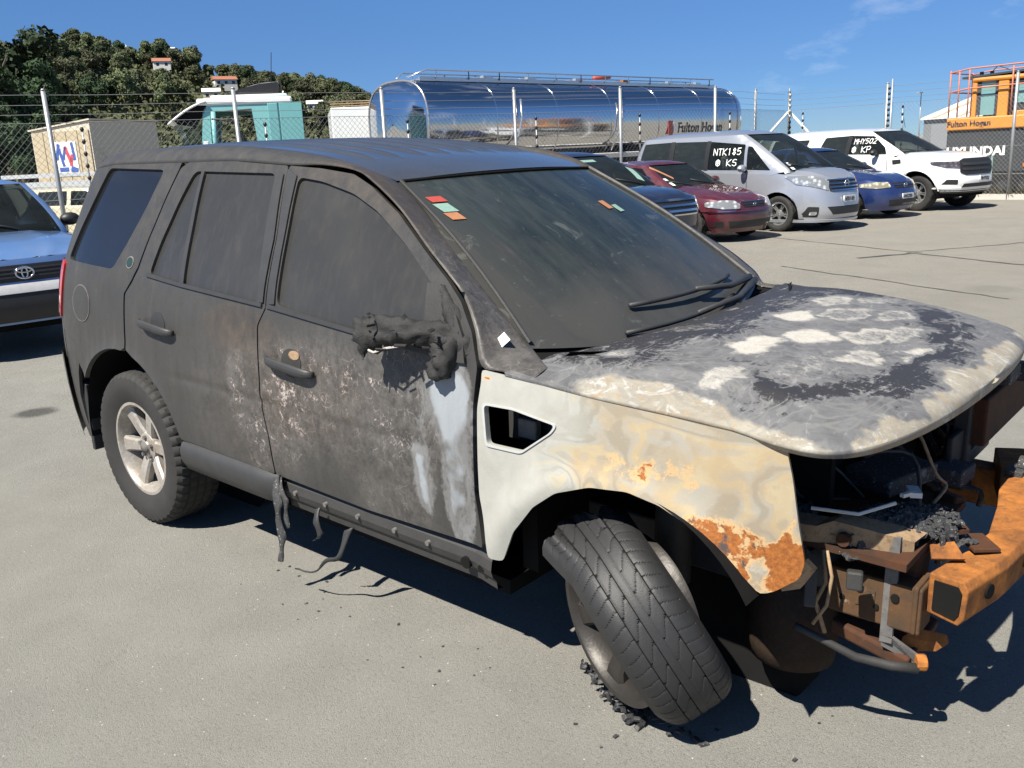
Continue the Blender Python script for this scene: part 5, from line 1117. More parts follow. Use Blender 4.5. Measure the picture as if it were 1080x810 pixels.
# --- silver people carrier
fw_ = np.array([.98, -.18]); fw_ /= np.linalg.norm(fw_)
def place(front_right, fwd, wb, half):
    """rear-axle centre from the front right wheel's ground point"""
    f = np.array(fwd)/np.linalg.norm(fwd); left = np.array([-f[1], f[0]]); p = np.array(front_right)+left*half-f*wb; return (float(p[0]), float(p[1])), math.atan2(f[1], f[0])
loc, rz = place((-3.30, 13.08), (.98, -.20), 2.86, .78)
mpv = car(dict(name='people_carrier', label='silver people carrier with white handwriting on its dark front side window', cat='minivan', loc=loc, rz=rz, paint=PT_SIL, wb=2.86, R=.325, rim=.205, rimkind=K16, tw=.195,
    hw=[(.2, .80), (.4, .845), (.7, .86), (1.0, .855), (1.3, .83)], nose=[(.18, 3.74), (.32, 3.80), (.5, 3.79), (.7, 3.75), (.95, 3.64), (1.05, 3.55)], tail=[(.2, -.88), (.6, -.93), (1.1, -.90), (1.3, -.88)], nf=3.0, nr=7,
    cut=(3.34, -.50), shoulder=[(-.95, 1.12), (.5, 1.10), (2.2, 1.05), (2.75, 1.04), (3.2, 1.00), (3.5, .96), (3.62, .92)], zlow=.24, zf=.17, zrb=.3,
    hood=[(2.98, 1.12), (3.25, 1.10), (3.45, 1.03), (3.62, .92)], creases=(.75,),
    green=dict(front=[(1.08, 3.10), (1.3, 2.78), (1.5, 2.46), (1.65, 2.20), (1.76, 1.98)], rear=[(1.05, -.90), (1.4, -.84), (1.76, -.70)], hw=[(1.0, .845), (1.25, .81), (1.5, .755), (1.76, .665)], zr=1.76, h=1.865),
    win=[[(2.16, 1.12), (2.70, 1.10), (2.22, 1.53), (2.12, 1.55)], [(1.22, 1.13), (2.10, 1.11), (2.06, 1.58), (1.22, 1.66)], [(.30, 1.14), (1.14, 1.13), (1.14, 1.665), (.30, 1.68)], [(-.66, 1.16), (.20, 1.14), (.20, 1.685), (-.56, 1.67)]], tint=(2, 3),
    bpost=[[(1.13, 1.12), (1.23, 1.12), (1.23, 1.67), (1.13, 1.675)], [(.19, 1.13), (.31, 1.13), (.31, 1.69), (.19, 1.69)]],
    lines=[[(2.18, 1.05), (2.2, .4)], [(1.18, 1.08), (1.18, .36)], [(.22, 1.08), (.30, .75)]], handles=[(1.32, .95), (1.04, .95)], mirror=(2.15, 1.15),
    lamps=[(M_LAMP, [(.46, .72), (.76, .84), (.80, .99), (.62, .985), (.40, .90)], .012)],
    mid=[('grille', M_TRIM, [(.43, .70), (.44, .90), (0, .93)], .004), ('lower_intake', M_TRIM, [(.40, .30), (.50, .44), (0, .45)], .004), ('bumper_lip', PT_SIL, [(.80, .17), (.80, .225), (0, .225)], .03)],
    slats=[('grille_slat', M_CHROME, .43, .895, .025, .016), ('grille_slat', M_CHROME, .42, .83, .022, .016), ('grille_slat', M_CHROME, .41, .77, .022, .016), ('grille_slat', M_CHROME, .40, .715, .022, .016)],
    pair=[('fog_recess', M_TRIM, [(.60, .26), (.74, .27), (.70, .45), (.60, .44)], .003), ('fog_lamp', M_LAMP, [(.62, .30), (.68, .30), (.68, .36), (.62, .36)], .012)],
    plate=(.56, 'NTK185', .055, 0.), writing=[(1.34, 1.40, 'NTK185', .085, .12), (1.42, 1.20, '@ KS', .10, .12)], seat=M_SEAT, seatz=.78, seats=[(1.75, -.38, .52), (1.75, .38, .52), (.8, 0, 1.25), (-.1, 0, 1.2)], dash=2.45, dashz=1.05, wipe=1))
emblem(mpv, 0, .83, .06, .06, 'bar', .03)
# --- maroon small saloon
loc, rz = place((-3.92, 10.98), (.975, -.22), 2.62, .73)
civ = car(dict(name='saloon_car', label='maroon saloon with clear oval headlights, parked beside the silver people carrier', cat='car', loc=loc, rz=rz, paint=PT_MAR, wb=2.62, R=.30, rim=.178, rimkind=K14, tw=.185,
    hw=[(.2, .77), (.4, .83), (.65, .845), (.85, .825), (.95, .80)], nose=[(.18, 3.34), (.3, 3.41), (.45, 3.42), (.55, 3.40), (.66, 3.34), (.75, 3.27)], tail=[(.2, -.88), (.5, -.95), (.9, -.90)], nf=3.2, nr=5,
    cut=(3.02, -.45), shoulder=[(-.95, .90), (0, .90), (1.5, .88), (2.2, .83), (2.8, .76), (3.15, .70), (3.3, .665)], zlow=.22, zf=.17,
    hood=[(2.05, .945), (2.5, .90), (2.9, .835), (3.15, .755), (3.3, .665)], boot=[(-.95, .92), (-.6, .97), (-.25, .98)], creases=(.5,),
    green=dict(front=[(.90, 2.22), (1.05, 1.92), (1.2, 1.62), (1.3, 1.42)], rear=[(.93, -.38), (1.1, -.12), (1.3, .25)], hw=[(.85, .81), (1.0, .74), (1.15, .67), (1.3, .585)], zr=1.30, h=1.375, n=9),
    win=[[(.96, .93), (1.86, .91), (1.36, 1.25), (.98, 1.27)], [(.08, .95), (.88, .93), (.90, 1.27), (.50, 1.25)]], bpost=[[(.88, .93), (.97, .93), (.99, 1.27), (.90, 1.27)]],
    lines=[[(1.95, .82), (1.98, .35)], [(.92, .87), (.92, .32)], [(.12, .87), (.35, .6)]], handles=[(1.08, .79), (.2, .79)], mirror=(1.72, .98),
    lamps=[(M_LAMP, [(.36, .555), (.60, .56), (.75, .60), (.74, .675), (.58, .70), (.40, .685), (.33, .62)], .014)],
    mid=[('grille', M_TRIM, [(.25, .575), (.30, .655), (0, .665)], .008), ('lower_intake', M_TRIM, [(.50, .24), (.55, .36), (0, .365)], .004), ('bumper_strip', PT_MAR, [(.74, .505), (.74, .53), (0, .535)], .02)],
    slats=[('grille_slat', M_CHROME, .29, .657, .014, .014), ('grille_slat', M_TRIM, .27, .61, .012, .014)], pair=[('intake_vent', M_TRIM, [(.58, .26), (.72, .28), (.72, .36), (.60, .36)], .004), ('corner_lamp', M_CHROME, [(.45, .515), (.78, .52), (.78, .53), (.45, .527)], .024)],
    seat=M_SEATL, seatz=.50, seats=[(1.15, -.34, .48), (1.15, .34, .48), (.25, 0, 1.15)], dash=1.72, dashz=.84, wipe=1, writing=[(.28, 1.06, 'KS', .12, .14)]))
emblem(civ, 0, .615, .035, .03, 'h', .02)
def slip(c, y, z, w, h, mat, name, rz_=0.):
    """small paper slip on a windscreen"""
    d = np.array([math.cos(rz_), math.sin(rz_)]); n = np.array([-d[1], d[0]]); P = [np.array([y, z])+a*d*w/2+b*n*h/2 for a, b in ((-1, -1), (1, -1), (1, 1), (-1, 1))]
    panel(name, mat, c['root'], P, c['gfront'], res=.05, thick=.002, off=.004, out=(1, 0, .3))
slip(civ, -.46, 1.16, .26, .05, M_STO, 'orange_sticker', -.9); slip(civ, -.58, 1.04, .05, .05, M_STW, 'white_label'); slip(civ, -.58, .97, .06, .05, M_STW, 'white_label')
slip(mpv, -.60, 1.20, .05, .05, M_STW, 'white_label'); slip(mpv, -.62, 1.12, .07, .04, M_STW, 'white_label')
# --- navy car half hidden behind the burnt one
loc, rz = place((-4.15, 8.72), (.975, -.2), 2.72, .76)
nav = car(dict(name='estate_car', label='dark navy car with chrome slatted grille, half hidden behind the burnt SUV', cat='car', loc=loc, rz=rz, paint=PT_NAV, wb=2.72, R=.32, rim=.2, rimkind=K15, tw=.2,
    hw=[(.2, .80), (.4, .86), (.7, .875), (.95, .85), (1.05, .83)], nose=[(.2, 3.52), (.4, 3.60), (.6, 3.60), (.78, 3.56), (.9, 3.47)], tail=[(.2, -.9), (.6, -1.0), (1.0, -.96)], nf=3.2, nr=6,
    cut=(3.15, -.5), shoulder=[(-1, 1.02), (1.5, .98), (2.2, .94), (2.9, .90), (3.3, .86), (3.5, .82)], zlow=.24,
    hood=[(2.3, 1.05), (2.7, 1.03), (3.1, .98), (3.35, .91), (3.5, .82)], creases=(.6,),
    green=dict(front=[(1.02, 2.50), (1.2, 2.18), (1.4, 1.75), (1.52, 1.45)], rear=[(1.0, -.92), (1.52, -.55)], hw=[(.95, .835), (1.2, .77), (1.52, .63)], zr=1.52, h=1.61),
    win=[[(1.1, 1.04), (2.1, 1.02), (1.62, 1.44), (1.1, 1.47)], [(.2, 1.05), (1.02, 1.04), (1.02, 1.47), (.2, 1.47)], [(-.7, 1.06), (.12, 1.05), (.12, 1.47), (-.5, 1.45)]], tint=(1, 2),
    lines=[[(2.1, .94), (2.15, .4)], [(1.06, .98), (1.06, .36)]], handles=[(1.22, .88), (.3, .88)], mirror=(2.0, 1.08),
    lamps=[(M_LAMP, [(.48, .66), (.70, .68), (.80, .74), (.78, .84), (.62, .85), (.48, .82)], .012)],
    mid=[('grille', M_TRIM, [(.44, .60), (.46, .83), (0, .84)], .004), ('lower_intake', M_TRIM, [(.5, .28), (.5, .42), (0, .42)], .004)],
    slats=[('grille_slat', M_CHROME, .46, .825, .03, .016), ('grille_slat', M_CHROME, .45, .745, .03, .016), ('grille_slat', M_CHROME, .44, .665, .03, .016), ('grille_slat', M_CHROME, .44, .605, .02, .016)],
    seat=M_SEAT, seatz=.55, seats=[(1.3, -.36, .5), (1.3, .36, .5), (.4, 0, 1.2)], dash=1.95, dashz=.95, wipe=1))
slip(nav, -.15, 1.44, .5, .035, M_STG, 'sun_strip'); slip(nav, .52, 1.20, .10, .22, M_STG, 'window_sheet', -.5)
# --- blue saloon squeezed between people carrier and pickup
loc, rz = place((-3.05, 15.78), (.965, -.26), 2.6, .73)
blu = car(dict(name='saloon_car', label='deep blue saloon parked between silver people carrier and white pickup', cat='car', loc=loc, rz=rz, paint=PT_BLU, wb=2.6, R=.30, rim=.178, rimkind=K15, tw=.185,
    hw=[(.2, .78), (.4, .835), (.65, .85), (.85, .83), (.95, .80)], nose=[(.18, 3.34), (.3, 3.42), (.45, 3.43), (.6, 3.39), (.75, 3.28)], tail=[(.2, -.9), (.5, -.97), (.9, -.92)], nf=2.9, nr=5,
    cut=(3.0, -.45), shoulder=[(-.95, .92), (0, .92), (1.5, .90), (2.2, .86), (2.8, .80), (3.15, .74), (3.3, .71)], zlow=.22, zf=.17,
    hood=[(2.1, .98), (2.5, .94), (2.9, .875), (3.15, .80), (3.3, .71)], boot=[(-.95, .95), (-.6, 1.0), (-.25, 1.0)], creases=(.55,),
    green=dict(front=[(.94, 2.28), (1.1, 1.95), (1.25, 1.64), (1.36, 1.42)], rear=[(.95, -.4), (1.15, -.1), (1.36, .25)], hw=[(.88, .81), (1.05, .74), (1.2, .67), (1.36, .585)], zr=1.36, h=1.44, n=9),
    win=[[(.96, .97), (1.9, .95), (1.38, 1.31), (.98, 1.33)], [(.08, .99), (.88, .97), (.90, 1.33), (.50, 1.31)]], lines=[[(1.98, .86), (2.0, .35)]], handles=[(1.08, .82)], mirror=(1.76, 1.02),
    lamps=[(M_LAMPY, [(.40, .62), (.62, .60), (.76, .63), (.75, .70), (.60, .725), (.40, .715)], .014)],
    mid=[('grille', M_TRIM, [(.30, .60), (.34, .70), (0, .72)], .006), ('lower_intake', M_TRIM, [(.42, .25), (.46, .38), (0, .385)], .004)], slats=[('grille_slat', PT_BLU, .32, .66, .02, .014)],
    plate=(.44, 'AHE250', .05, 0.), seat=M_SEAT, seatz=.5, seats=[(1.15, -.34, .48), (1.15, .34, .48), (.25, 0, 1.15)], dash=1.75, dashz=.87, wipe=1))
emblem(blu, 0, .655, .05, .04, 'bar', .026)
# --- white pickup with canopy
loc, rz = place((-2.42, 17.95), (.95, -.31), 3.22, .86)
ute = car(dict(name='pickup_truck', label='white double-cab pickup with canopy, black grille and white handwriting on its side window', cat='pickup', loc=loc, rz=rz, paint=PT_WHT, wb=3.22, R=.385, rim=.225, rimkind=K18, tw=.26, arch=.47, flare=.03,
    hw=[(.3, .84), (.5, .90), (.8, .925), (1.05, .915), (1.2, .89)], nose=[(.32, 4.02), (.45, 4.12), (.62, 4.15), (.75, 4.10), (.95, 4.08), (1.1, 4.0), (1.18, 3.92)], tail=[(.4, -1.2), (.6, -1.25), (1.2, -1.24)], nf=3.4, nr=9,
    cut=(3.72, -.7), shoulder=[(-1.3, 1.17), (1.0, 1.16), (2.6, 1.15), (3.2, 1.13), (3.7, 1.10), (3.95, 1.06)], zlow=.42, zf=.40,
    hood=[(2.72, 1.24), (3.2, 1.235), (3.6, 1.20), (3.85, 1.13), (3.95, 1.06)], creases=(.6,),
    green=dict(front=[(1.20, 2.86), (1.4, 2.50), (1.6, 2.10), (1.72, 1.86)], rear=[(1.15, -1.22), (1.5, -1.17), (1.72, -1.08)], hw=[(1.1, .885), (1.3, .83), (1.5, .765), (1.72, .66)], zr=1.72, h=1.81),
    win=[[(1.42, 1.23), (2.44, 1.21), (2.36, 1.36), (1.98, 1.62), (1.42, 1.65)], [(.52, 1.24), (1.33, 1.23), (1.33, 1.65), (.66, 1.63)], [(-1.0, 1.27), (.12, 1.26), (.20, 1.60), (-.92, 1.60)]], tint=(1, 2),
    bpost=[[(1.32, 1.225), (1.43, 1.225), (1.43, 1.655), (1.32, 1.655)]], lines=[[(2.5, 1.14), (2.55, .5)], [(1.38, 1.15), (1.38, .5)], [(.42, 1.15), (.42, .85)], [(.28, 1.16), (.28, .5)]],
    handles=[(1.56, 1.02), (.62, 1.02)], hmat=M_TRIM, mirror=(2.22, 1.26), mirmat=M_TRIM,
    lamps=[(M_LAMPD, [(.52, .88), (.74, .90), (.84, .97), (.84, 1.03), (.52, 1.02)], .012)],
    mid=[('grille', M_TRIM, [(.42, .74), (.54, .80), (.54, 1.03), (.44, 1.07), (0, 1.08)], .02), ('lower_intake', M_TRIM, [(.52, .49), (.48, .565), (0, .57)], .006), ('skid_plate', M_TRIM, [(.72, .36), (.78, .43), (0, .43)], .0)],
    slats=[('grille_slat', M_PLAS, .50, .96, .05, .032), ('grille_slat', M_PLAS, .50, .86, .05, .032)],
    pair=[('fog_recess', M_TRIM, [(.60, .55), (.78, .56), (.74, .66), (.60, .65)], .004), ('bumper_corner', PT_WHT, [(.52, .45), (.82, .47), (.82, .50), (.52, .49)], .02)],
    sidebits=[('wing_vent', M_TRIM, [(2.66, 1.00), (2.86, 1.02), (2.84, 1.10), (2.64, 1.09)], .01)],
    plate=(.655, 'MHY502', .06, .12), writing=[(1.52, 1.46, 'MHY502', .075, .11), (1.50, 1.27, '@ KP', .10, .13)], seat=M_SEAT, seatz=.85, seats=[(1.75, -.38, .52), (1.75, .38, .52), (.8, 0, 1.3)], dash=2.35, dashz=1.15, wipe=1))
mb = MB()
for a in np.linspace(0, 2*PI, 17)[:-1]: pass
lettering('grille_lettering', M_TRIM, ute['root'], ' ', ute['front'], (0, .9), .05, .08, .01)
mb = MB(); mb.tube([(1.9, .5, 1.78), (1.84, .5, 1.98)], .006, 5); mb.obj('aerial', M_TRIM, ute['root'])
# --- bright blue off-roader at the left edge, facing the camera
rv = car(dict(name='small_suv', label='bright blue small SUV with wide black grille and bumper at left edge', cat='suv', loc=(-7.80, .92), rz=heading(.995, -.13), paint=PT_SKY, wb=2.41, R=.345, rim=.2, rimkind=K15, tw=.21, flare=.03,
    hw=[(.3, .80), (.5, .85), (.8, .865), (.95, .85), (1.1, .83)], nose=[(.3, 3.08), (.5, 3.14), (.62, 3.12), (.68, 3.06), (.8, 3.05), (.9, 3.03), (.98, 2.97)], tail=[(.3, -.75), (.6, -.8), (1.1, -.76)], nf=4.2, nr=7,
    cut=(2.86, -.45), shoulder=[(-.8, 1.06), (1.4, 1.04), (1.9, 1.01), (2.5, .97), (2.9, .93), (3.0, .905)], zlow=.33, zf=.33,
    hood=[(1.75, 1.10), (2.2, 1.085), (2.6, 1.04), (2.85, .985), (3.0, .905)], creases=(.45, .8),
    green=dict(front=[(1.07, 1.92), (1.25, 1.70), (1.45, 1.42), (1.56, 1.24)], rear=[(1.05, -.72), (1.56, -.5)], hw=[(1.0, .835), (1.25, .775), (1.56, .64)], zr=1.56, h=1.655),
    win=[[(.78, 1.12), (1.56, 1.10), (1.20, 1.49), (.78, 1.50)], [(-.05, 1.12), (.68, 1.12), (.68, 1.50), (-.05, 1.50)], [(-.60, 1.13), (-.15, 1.12), (-.15, 1.50), (-.48, 1.49)]], lines=[[(1.55, 1.0), (1.6, .5)]], handles=[(.9, .92)], mirror=(1.42, 1.16), mirmat=M_TRIM,
    lamps=[(M_LAMP, [(.52, .715), (.74, .72), (.78, .85), (.54, .85)], .012), (M_AMBER, [(.79, .72), (.83, .73), (.83, .84), (.80, .85)], .012)],
    mid=[('grille', M_TRIM, [(.50, .705), (.50, .855), (0, .865)], .006), ('bumper', M_TRIM, [(.80, .36), (.82, .60), (0, .60)], .02), ('bumper_stripe', M_WSTEEL, [(.82, .605), (.82, .675), (0, .675)], .03)],
    slats=[('grille_slat', M_PLAS, .50, .82, .015, .016), ('grille_slat', M_PLAS, .50, .785, .015, .016), ('grille_slat', M_PLAS, .50, .75, .015, .016)], pair=[('bumper_lamp', M_LAMPD, [(.45, .45), (.60, .45), (.60, .53), (.45, .53)], .03)],
    seat=M_SEATL, seatz=.72, seats=[(1.0, -.34, .5), (1.0, .34, .5), (.15, 0, 1.15)], dash=1.5, dashz=1.03, wipe=1))
emblem(rv, 0, .785, .075, .052, 'rings', .028)
# --- cream van behind the fence, mostly hidden
crv = car(dict(name='estate_car', label='cream car with dark windows standing behind the left fence posts', cat='car', loc=(-18.6, 6.6), rz=heading(.62, .35), paint=PT_CRM, wb=2.4, R=.29, rim=.18, rimkind=K15, tw=.18,
    hw=[(.2, .77), (.5, .80), (.9, .79), (1.0, .77)], nose=[(.25, 3.05), (.5, 3.1), (.75, 3.04), (.85, 2.98)], tail=[(.2, -.8), (1.0, -.82)], nf=4.5, nr=8,
    cut=(2.74, -.4), shoulder=[(-.9, .93), (1.5, .91), (2.6, .85), (3.0, .80)], zlow=.22, hood=[(2.1, .97), (2.6, .92), (3.0, .80)],
    green=dict(front=[(.94, 2.2), (1.15, 1.9), (1.34, 1.62)], rear=[(.92, -.8), (1.34, -.65)], hw=[(.88, .78), (1.34, .64)], zr=1.34, h=1.40),
    win=[[(1.1, .97), (1.95, .96), (1.60, 1.27), (1.1, 1.29)], [(.25, .98), (1.0, .97), (1.0, 1.29), (.25, 1.29)], [(-.6, .98), (.15, .98), (.15, 1.29), (-.55, 1.29)]], tint=(1, 2), mirror=(1.85, 1.02),
    lamps=[(M_LAMP, [(.5, .62), (.74, .62), (.74, .76), (.5, .76)], .012)], mid=[('grille', M_TRIM, [(.44, .62), (.44, .76), (0, .76)], .004)], seatz=.5, seats=[(1.2, -.36, .5), (1.2, .36, .5)], dash=1.85, dashz=.88))
# ------------------------------------------------------------------ fences
M_GALV = simple('galvanised_steel', (.34, .35, .355), .45, .5, .2, 12); M_WIRE = simple('fence_wire', (.20, .205, .21), .5, .3, .2, 20); M_INS = simple('black_insulator', (.012, .012, .013), .5, 0, .2, 20); M_CONC = simple('concrete', (.46, .44, .40), .85, 0, .15, 6, .3)
LF = [(-15.2, -10.0), (-14.35, -7.3), (-13.5, -4.6), (-12.65, -1.9), (-11.75, .85), (-10.90, 3.58), (-9.91, 6.27), (-9.24, 8.97), (-8.53, 11.92), (-7.60, 14.39), (-6.73, 17.03), (-6.95, 19.55), (-7.10, 21.9)]
RF = [(-7.10, 21.9), (-4.45, 21.85), (-1.42, 21.6), (1.45, 21.35), (4.3, 21.1), (7.2, 20.85), (10.1, 20.6)]
def chain_fence(name, pts, label, H=2.9, mz=2.42, posts=None):
    p0 = pts[len(pts)//2]; root = thing(name, label, 'fence', (p0[0], p0[1], 0)); L0 = Vector((p0[0], p0[1], 0)); Q = [Vector((x, y, 0))-L0 for x, y in pts]
    for i, p in enumerate(Q):
        h = H-(.0 if i not in (0, len(Q)-1) else .0)
        mb = MB(); mb.tube([p, p+Vector((0, 0, h))], .036, 10); post = mb.obj('post', M_GALV, root, True)
        mb = MB(); mb.tube([p+Vector((0, 0, h)), p+Vector((0, 0, h+.03))], [.042, .018], 10); mb.obj('post_cap', M_GALV, post, True)
    seg = np.cumsum([0]+[(Q[i+1]-Q[i]).length for i in range(len(Q)-1)]); T = seg[-1]
    def at(s):
        i = min(max(np.searchsorted(seg, s)-1, 0), len(Q)-2); f = (s-seg[i])/(seg[i+1]-seg[i]); return Q[i]+(Q[i+1]-Q[i])*f
    for z in (mz+.42, mz+.27, mz+.13):
        mb = MB(); mb.tube([at(s)+Vector((0, 0, z-.012*math.sin(PI*((s/2.75) % 1)))) for s in np.arange(0, T, .7)], .0042, 4, False); mb.obj('top_wire', M_WIRE, root)
    for z in (mz, 1.25, .10):
        mb = MB(); mb.tube([at(s)+Vector((0, 0, z)) for s in np.arange(0, T, .7)], .0045, 4, False); mb.obj('straining_wire', M_WIRE, root)
    # woven diagonals: every wire zig-zags up one lane; drawn as straight diagonals between bottom and top
    mb = MB(); pit = .098; hh = mz-.06; r = .0019
    for d in (1, -1):
        for s in np.arange(-hh if d > 0 else 0, T+(0 if d > 0 else hh), pit):
            a, b = s, s+d*hh*.92
            z0, z1 = .06, mz
            lo, hi = (a, b) if d > 0 else (b, a)
            k0 = max(0, -lo)/(hi-lo) if lo < 0 else 0; k1 = 1-max(0, hi-T)/(hi-lo) if hi > T else 1
            if k1-k0 < .02: continue
            if d > 0: f0, f1 = k0, k1
            else: f0, f1 = 1-k1, 1-k0
            n = 4; P = []
            for k in range(n+1):
                f = f0+(f1-f0)*k/n; q = at(min(max(a+(b-a)*f, 0), T)); P.append(q+Vector((0, 0, z0+(z1-z0)*f)))
            V = []; F = []
            for p in P: V += [p+Vector((0, 0, r)), p+Vector((r, r, -r)), p+Vector((-r, -r, -r))]
            for k in range(n):
                for j in range(3): F.append((3*k+j, 3*k+(j+1) % 3, 3*k+3+(j+1) % 3, 3*k+3+j))
            mb.add(V, F)
    m_ = mb.obj('chain_link_mesh', M_WIRE, root); m_['kind'] = 'stuff'
    # electric-fence stand-off rods with black insulators
    for i, p in enumerate(Q):
        if posts and i not in posts: continue
        t = (Q[min(i+1, len(Q)-1)]-Q[max(i-1, 0)]).normalized(); q = p+t*.45+Vector((.10*t.y, -.10*t.x, 0)); top = 2.35 if name != 'corner' else 2.6
        mb = MB(); mb.tube([q+Vector((0, 0, .9)), q+Vector((0, 0, top))], .012, 6); rd = mb.obj('standoff_rod', M_GALV, root, True)
        for k in range(8): mb = MB(); zc_ = .98+k*.185; mb.tube([q+Vector((0, 0, zc_)), q+Vector((0, 0, zc_+.035)), q+Vector((0, 0, zc_+.07))], [.018, .034, .018], 8); mb.obj('insulator', M_INS, rd, True)
    return root
lfence = chain_fence('chain_link_fence', LF, 'long chain link fence on the left, running behind the burnt SUV past the tanker', posts=range(4, 11))
rfence = chain_fence('chain_link_fence', RF, 'chain link fence on the right, in front of the orange excavator', posts=[])
p = Vector((RF[0][0], RF[0][1], 0))
br = thing('fence_brace', 'white A-shaped brace with insulator mast at the fence corner behind the white pickup', 'brace', tuple(p))
for d in ((-1.05, -.75), (1.05, .75)):
    mb = MB(); mb.tube([(0, 0, 2.40), (d[0]*.85, d[1]*.85, 1.2), (d[0]*1.5, d[1]*1.5, 0.)], .034, 8); mb.obj('strut', M_STW, br, True)
mb = MB(); mb.tube([(0, 0, 1.3), (0, 0, 3.0)], .016, 6); ms = mb.obj('mast', M_GALV, br, True)
for k in range(10): mb = MB(); z = 1.5+k*.14; mb.tube([(.05, -.05, z), (.05, -.05, z+.05), (.05, -.05, z+.1)], [.02, .045, .02], 8); mb.obj('insulator', M_INS if k < 5 else M_GALV, ms, True)
pm = thing('insulator_mast', 'thin mast with black insulators rising above the white pickup roof', 'mast', (-4.30, 21.75, 0))
mb = MB(); mb.tube([(0, 0, 0), (0, 0, 3.0)], .022, 8); ms = mb.obj('pole', M_GALV, pm, True)
for k in range(9): mb = MB(); z = 1.70+k*.13; mb.tube([(-.07, 0, z), (-.07, 0, z+.035), (-.07, 0, z+.07)], [.02, .045, .02], 8); mb.obj('insulator', M_INS, ms, True)
kb = []
for (a, b) in zip(RF[:-1], RF[1:]):
    a, b = Vector((*a, 0)), Vector((*b, 0)); d = (b-a); n = Vector((-d.y, d.x, 0)).normalized()*.09; mb = MB(); g = d.normalized()*.01
    mb.prism([a-n+g, b-n-g, b+n-g, a+n+g], (0, 0, .12)); structure('kerb', mesh('kerb', mb.V, mb.F, M_CONC, False))
strip('pavement_joint', wob((-3.2, 12.2), (.0, 10.5), 20), .022, M_JOINT); strip('pavement_joint', wob((-.2, 10.5), (4.5, 8.0), 28), .035, M_JOINT); strip('pavement_joint', wob((-1.2, 8.6), (1.9, 7.0), 20), .020, M_JOINT); strip('pavement_joint', wob((-.15, 10.6), (2.4, 14.2), 22), .018, M_JOINT); strip('pavement_joint', wob((-.6, 9.7), (-.1, 10.4), 5), .06, M_JOINT)
# ------------------------------------------------------------------ polished tanker trailer
def m_mirror():
    t = NT('polished_steel'); n = t.noise(1.2, 4, .5, 0, stretch=(1, .25, 1)); t.set(col=(.60, .61, .64), metal=1, rough=t.rng(n, .3, .7, .07, .13)); t.bump(t.noise(1.4, 3, .5, 0, stretch=(1, .3, 2)), .10, .02); return t.m
M_MIRR = m_mirror(); M_PALE = simple('pale_chassis_paint', (.62, .60, .54), .5, 0, .12, 4)
tk = thing('tanker_trailer', 'long polished steel tanker trailer with roof walkway behind the fence', 'tanker', (-12.75, 12.55, 0), (0, 0, math.atan2(26.2-12.55, -11.55+12.75)))
TL, TWD, Z0, Z1 = 13.6, 1.16, 1.42, 3.42
def tsec(n=56):
    out = []
    for a in np.linspace(0, 2*PI, n+1)[:-1]:
        c_, s_ = math.cos(a), math.sin(a); e = 2/2.7; out.append((math.copysign(abs(c_)**e, c_)*TWD, (Z0+Z1)/2+math.copysign(abs(s_)**e, s_)*(Z1-Z0)/2))
    return out
SEC = tsec(); X = []
for x, k in [(0.0, .985), (.03, 1.0), (2.2, 1), (4.4, 1), (6.6, 1), (8.8, 1), (11.0, 1), (12.7, 1), (13.15, .985), (13.38, .94), (13.52, .86), (13.6, .72)]: X.append([(x, y*k, (Z0+Z1)/2+(z-(Z0+Z1)/2)*k) for y, z in SEC])
barrel = link('tank_barrel', mesh('tank_barrel', *gdata(np.array(X), wrap=True), M_MIRR), tk); fix_normals(barrel.data)
V = [(x, y, z) for (x, y, z) in X[-1]]; mb = MB(); mb.add(V, [tuple(range(len(V)))]); mb.obj('end_dish', M_MIRR, tk)
rows = []
for k, dx in ((.975, -.005), (.9, -.05), (.7, -.10), (.4, -.14), (.02, -.16)): rows.append([(dx, y*k, (Z0+Z1)/2+(z-(Z0+Z1)/2)*k) for y, z in SEC])
dish = link('end_dish', mesh('end_dish', *gdata(np.array(rows), wrap=True), M_MIRR), tk); fix_normals(dish.data)
for x in (0.0, 2.2, 4.4, 6.6, 8.8, 11.0, 13.1):
    mb = MB(); mb.tube([(x, y*1.003, (Z0+Z1)/2+(z-(Z0+Z1)/2)*1.003) for y, z in SEC]+[(x, SEC[0][0], SEC[0][1])], .028 if x == 0 else .014, 6, False); mb.obj('band', M_CHROME if x else M_WALLOY, tk, True)
for (yy, nm) in ((-.42, 'w'), (.42, 'w')):
    mb = MB(); mb.box((TL/2-.2, yy, 3.46), (TL-1.2, .04, .10)); mb.obj('walkway_edge', M_WALLOY, tk)
mb = MB(); mb.box((TL/2-.2, 0, 3.44), (TL-1.2, .80, .03)); mb.obj('walkway', M_WALLOY, tk)
for yy in (-.46, .46):
    mb = MB(); mb.tube([(.2, yy*.4, 3.50), (.6, yy, 3.66), (TL-.9, yy, 3.66)], .018, 6); hr = mb.obj('handrail', M_WALLOY, tk, True)
    for x in np.arange(.9, TL-.8, 1.05): mb = MB(); mb.tube([(x, yy, 3.46), (x, yy, 3.66)], .014, 5); mb.obj('stanchion', M_TRIM if int(x*2) % 3 == 0 else M_WALLOY, hr)
for x in (2.6, 4.2, 6.1, 8.2, 10.4, 11.9):
    mb = MB(); mb.cyl((x, 0, 3.45), (x, 0, 3.55), .26, 18); mb.box((x+.15, -.25, 3.53), (.5, .1, .10), Matrix.Rotation(.3, 3, 'Z')); mb.obj('manhole', M_WALLOY if x != 8.2 else M_RUST, tk)
mb = MB(); mb.tube([(6.8, -.35, 3.6), (7.5, -.38, 3.64)], .05, 8); mb.obj('red_hose', M_STR, tk, True)
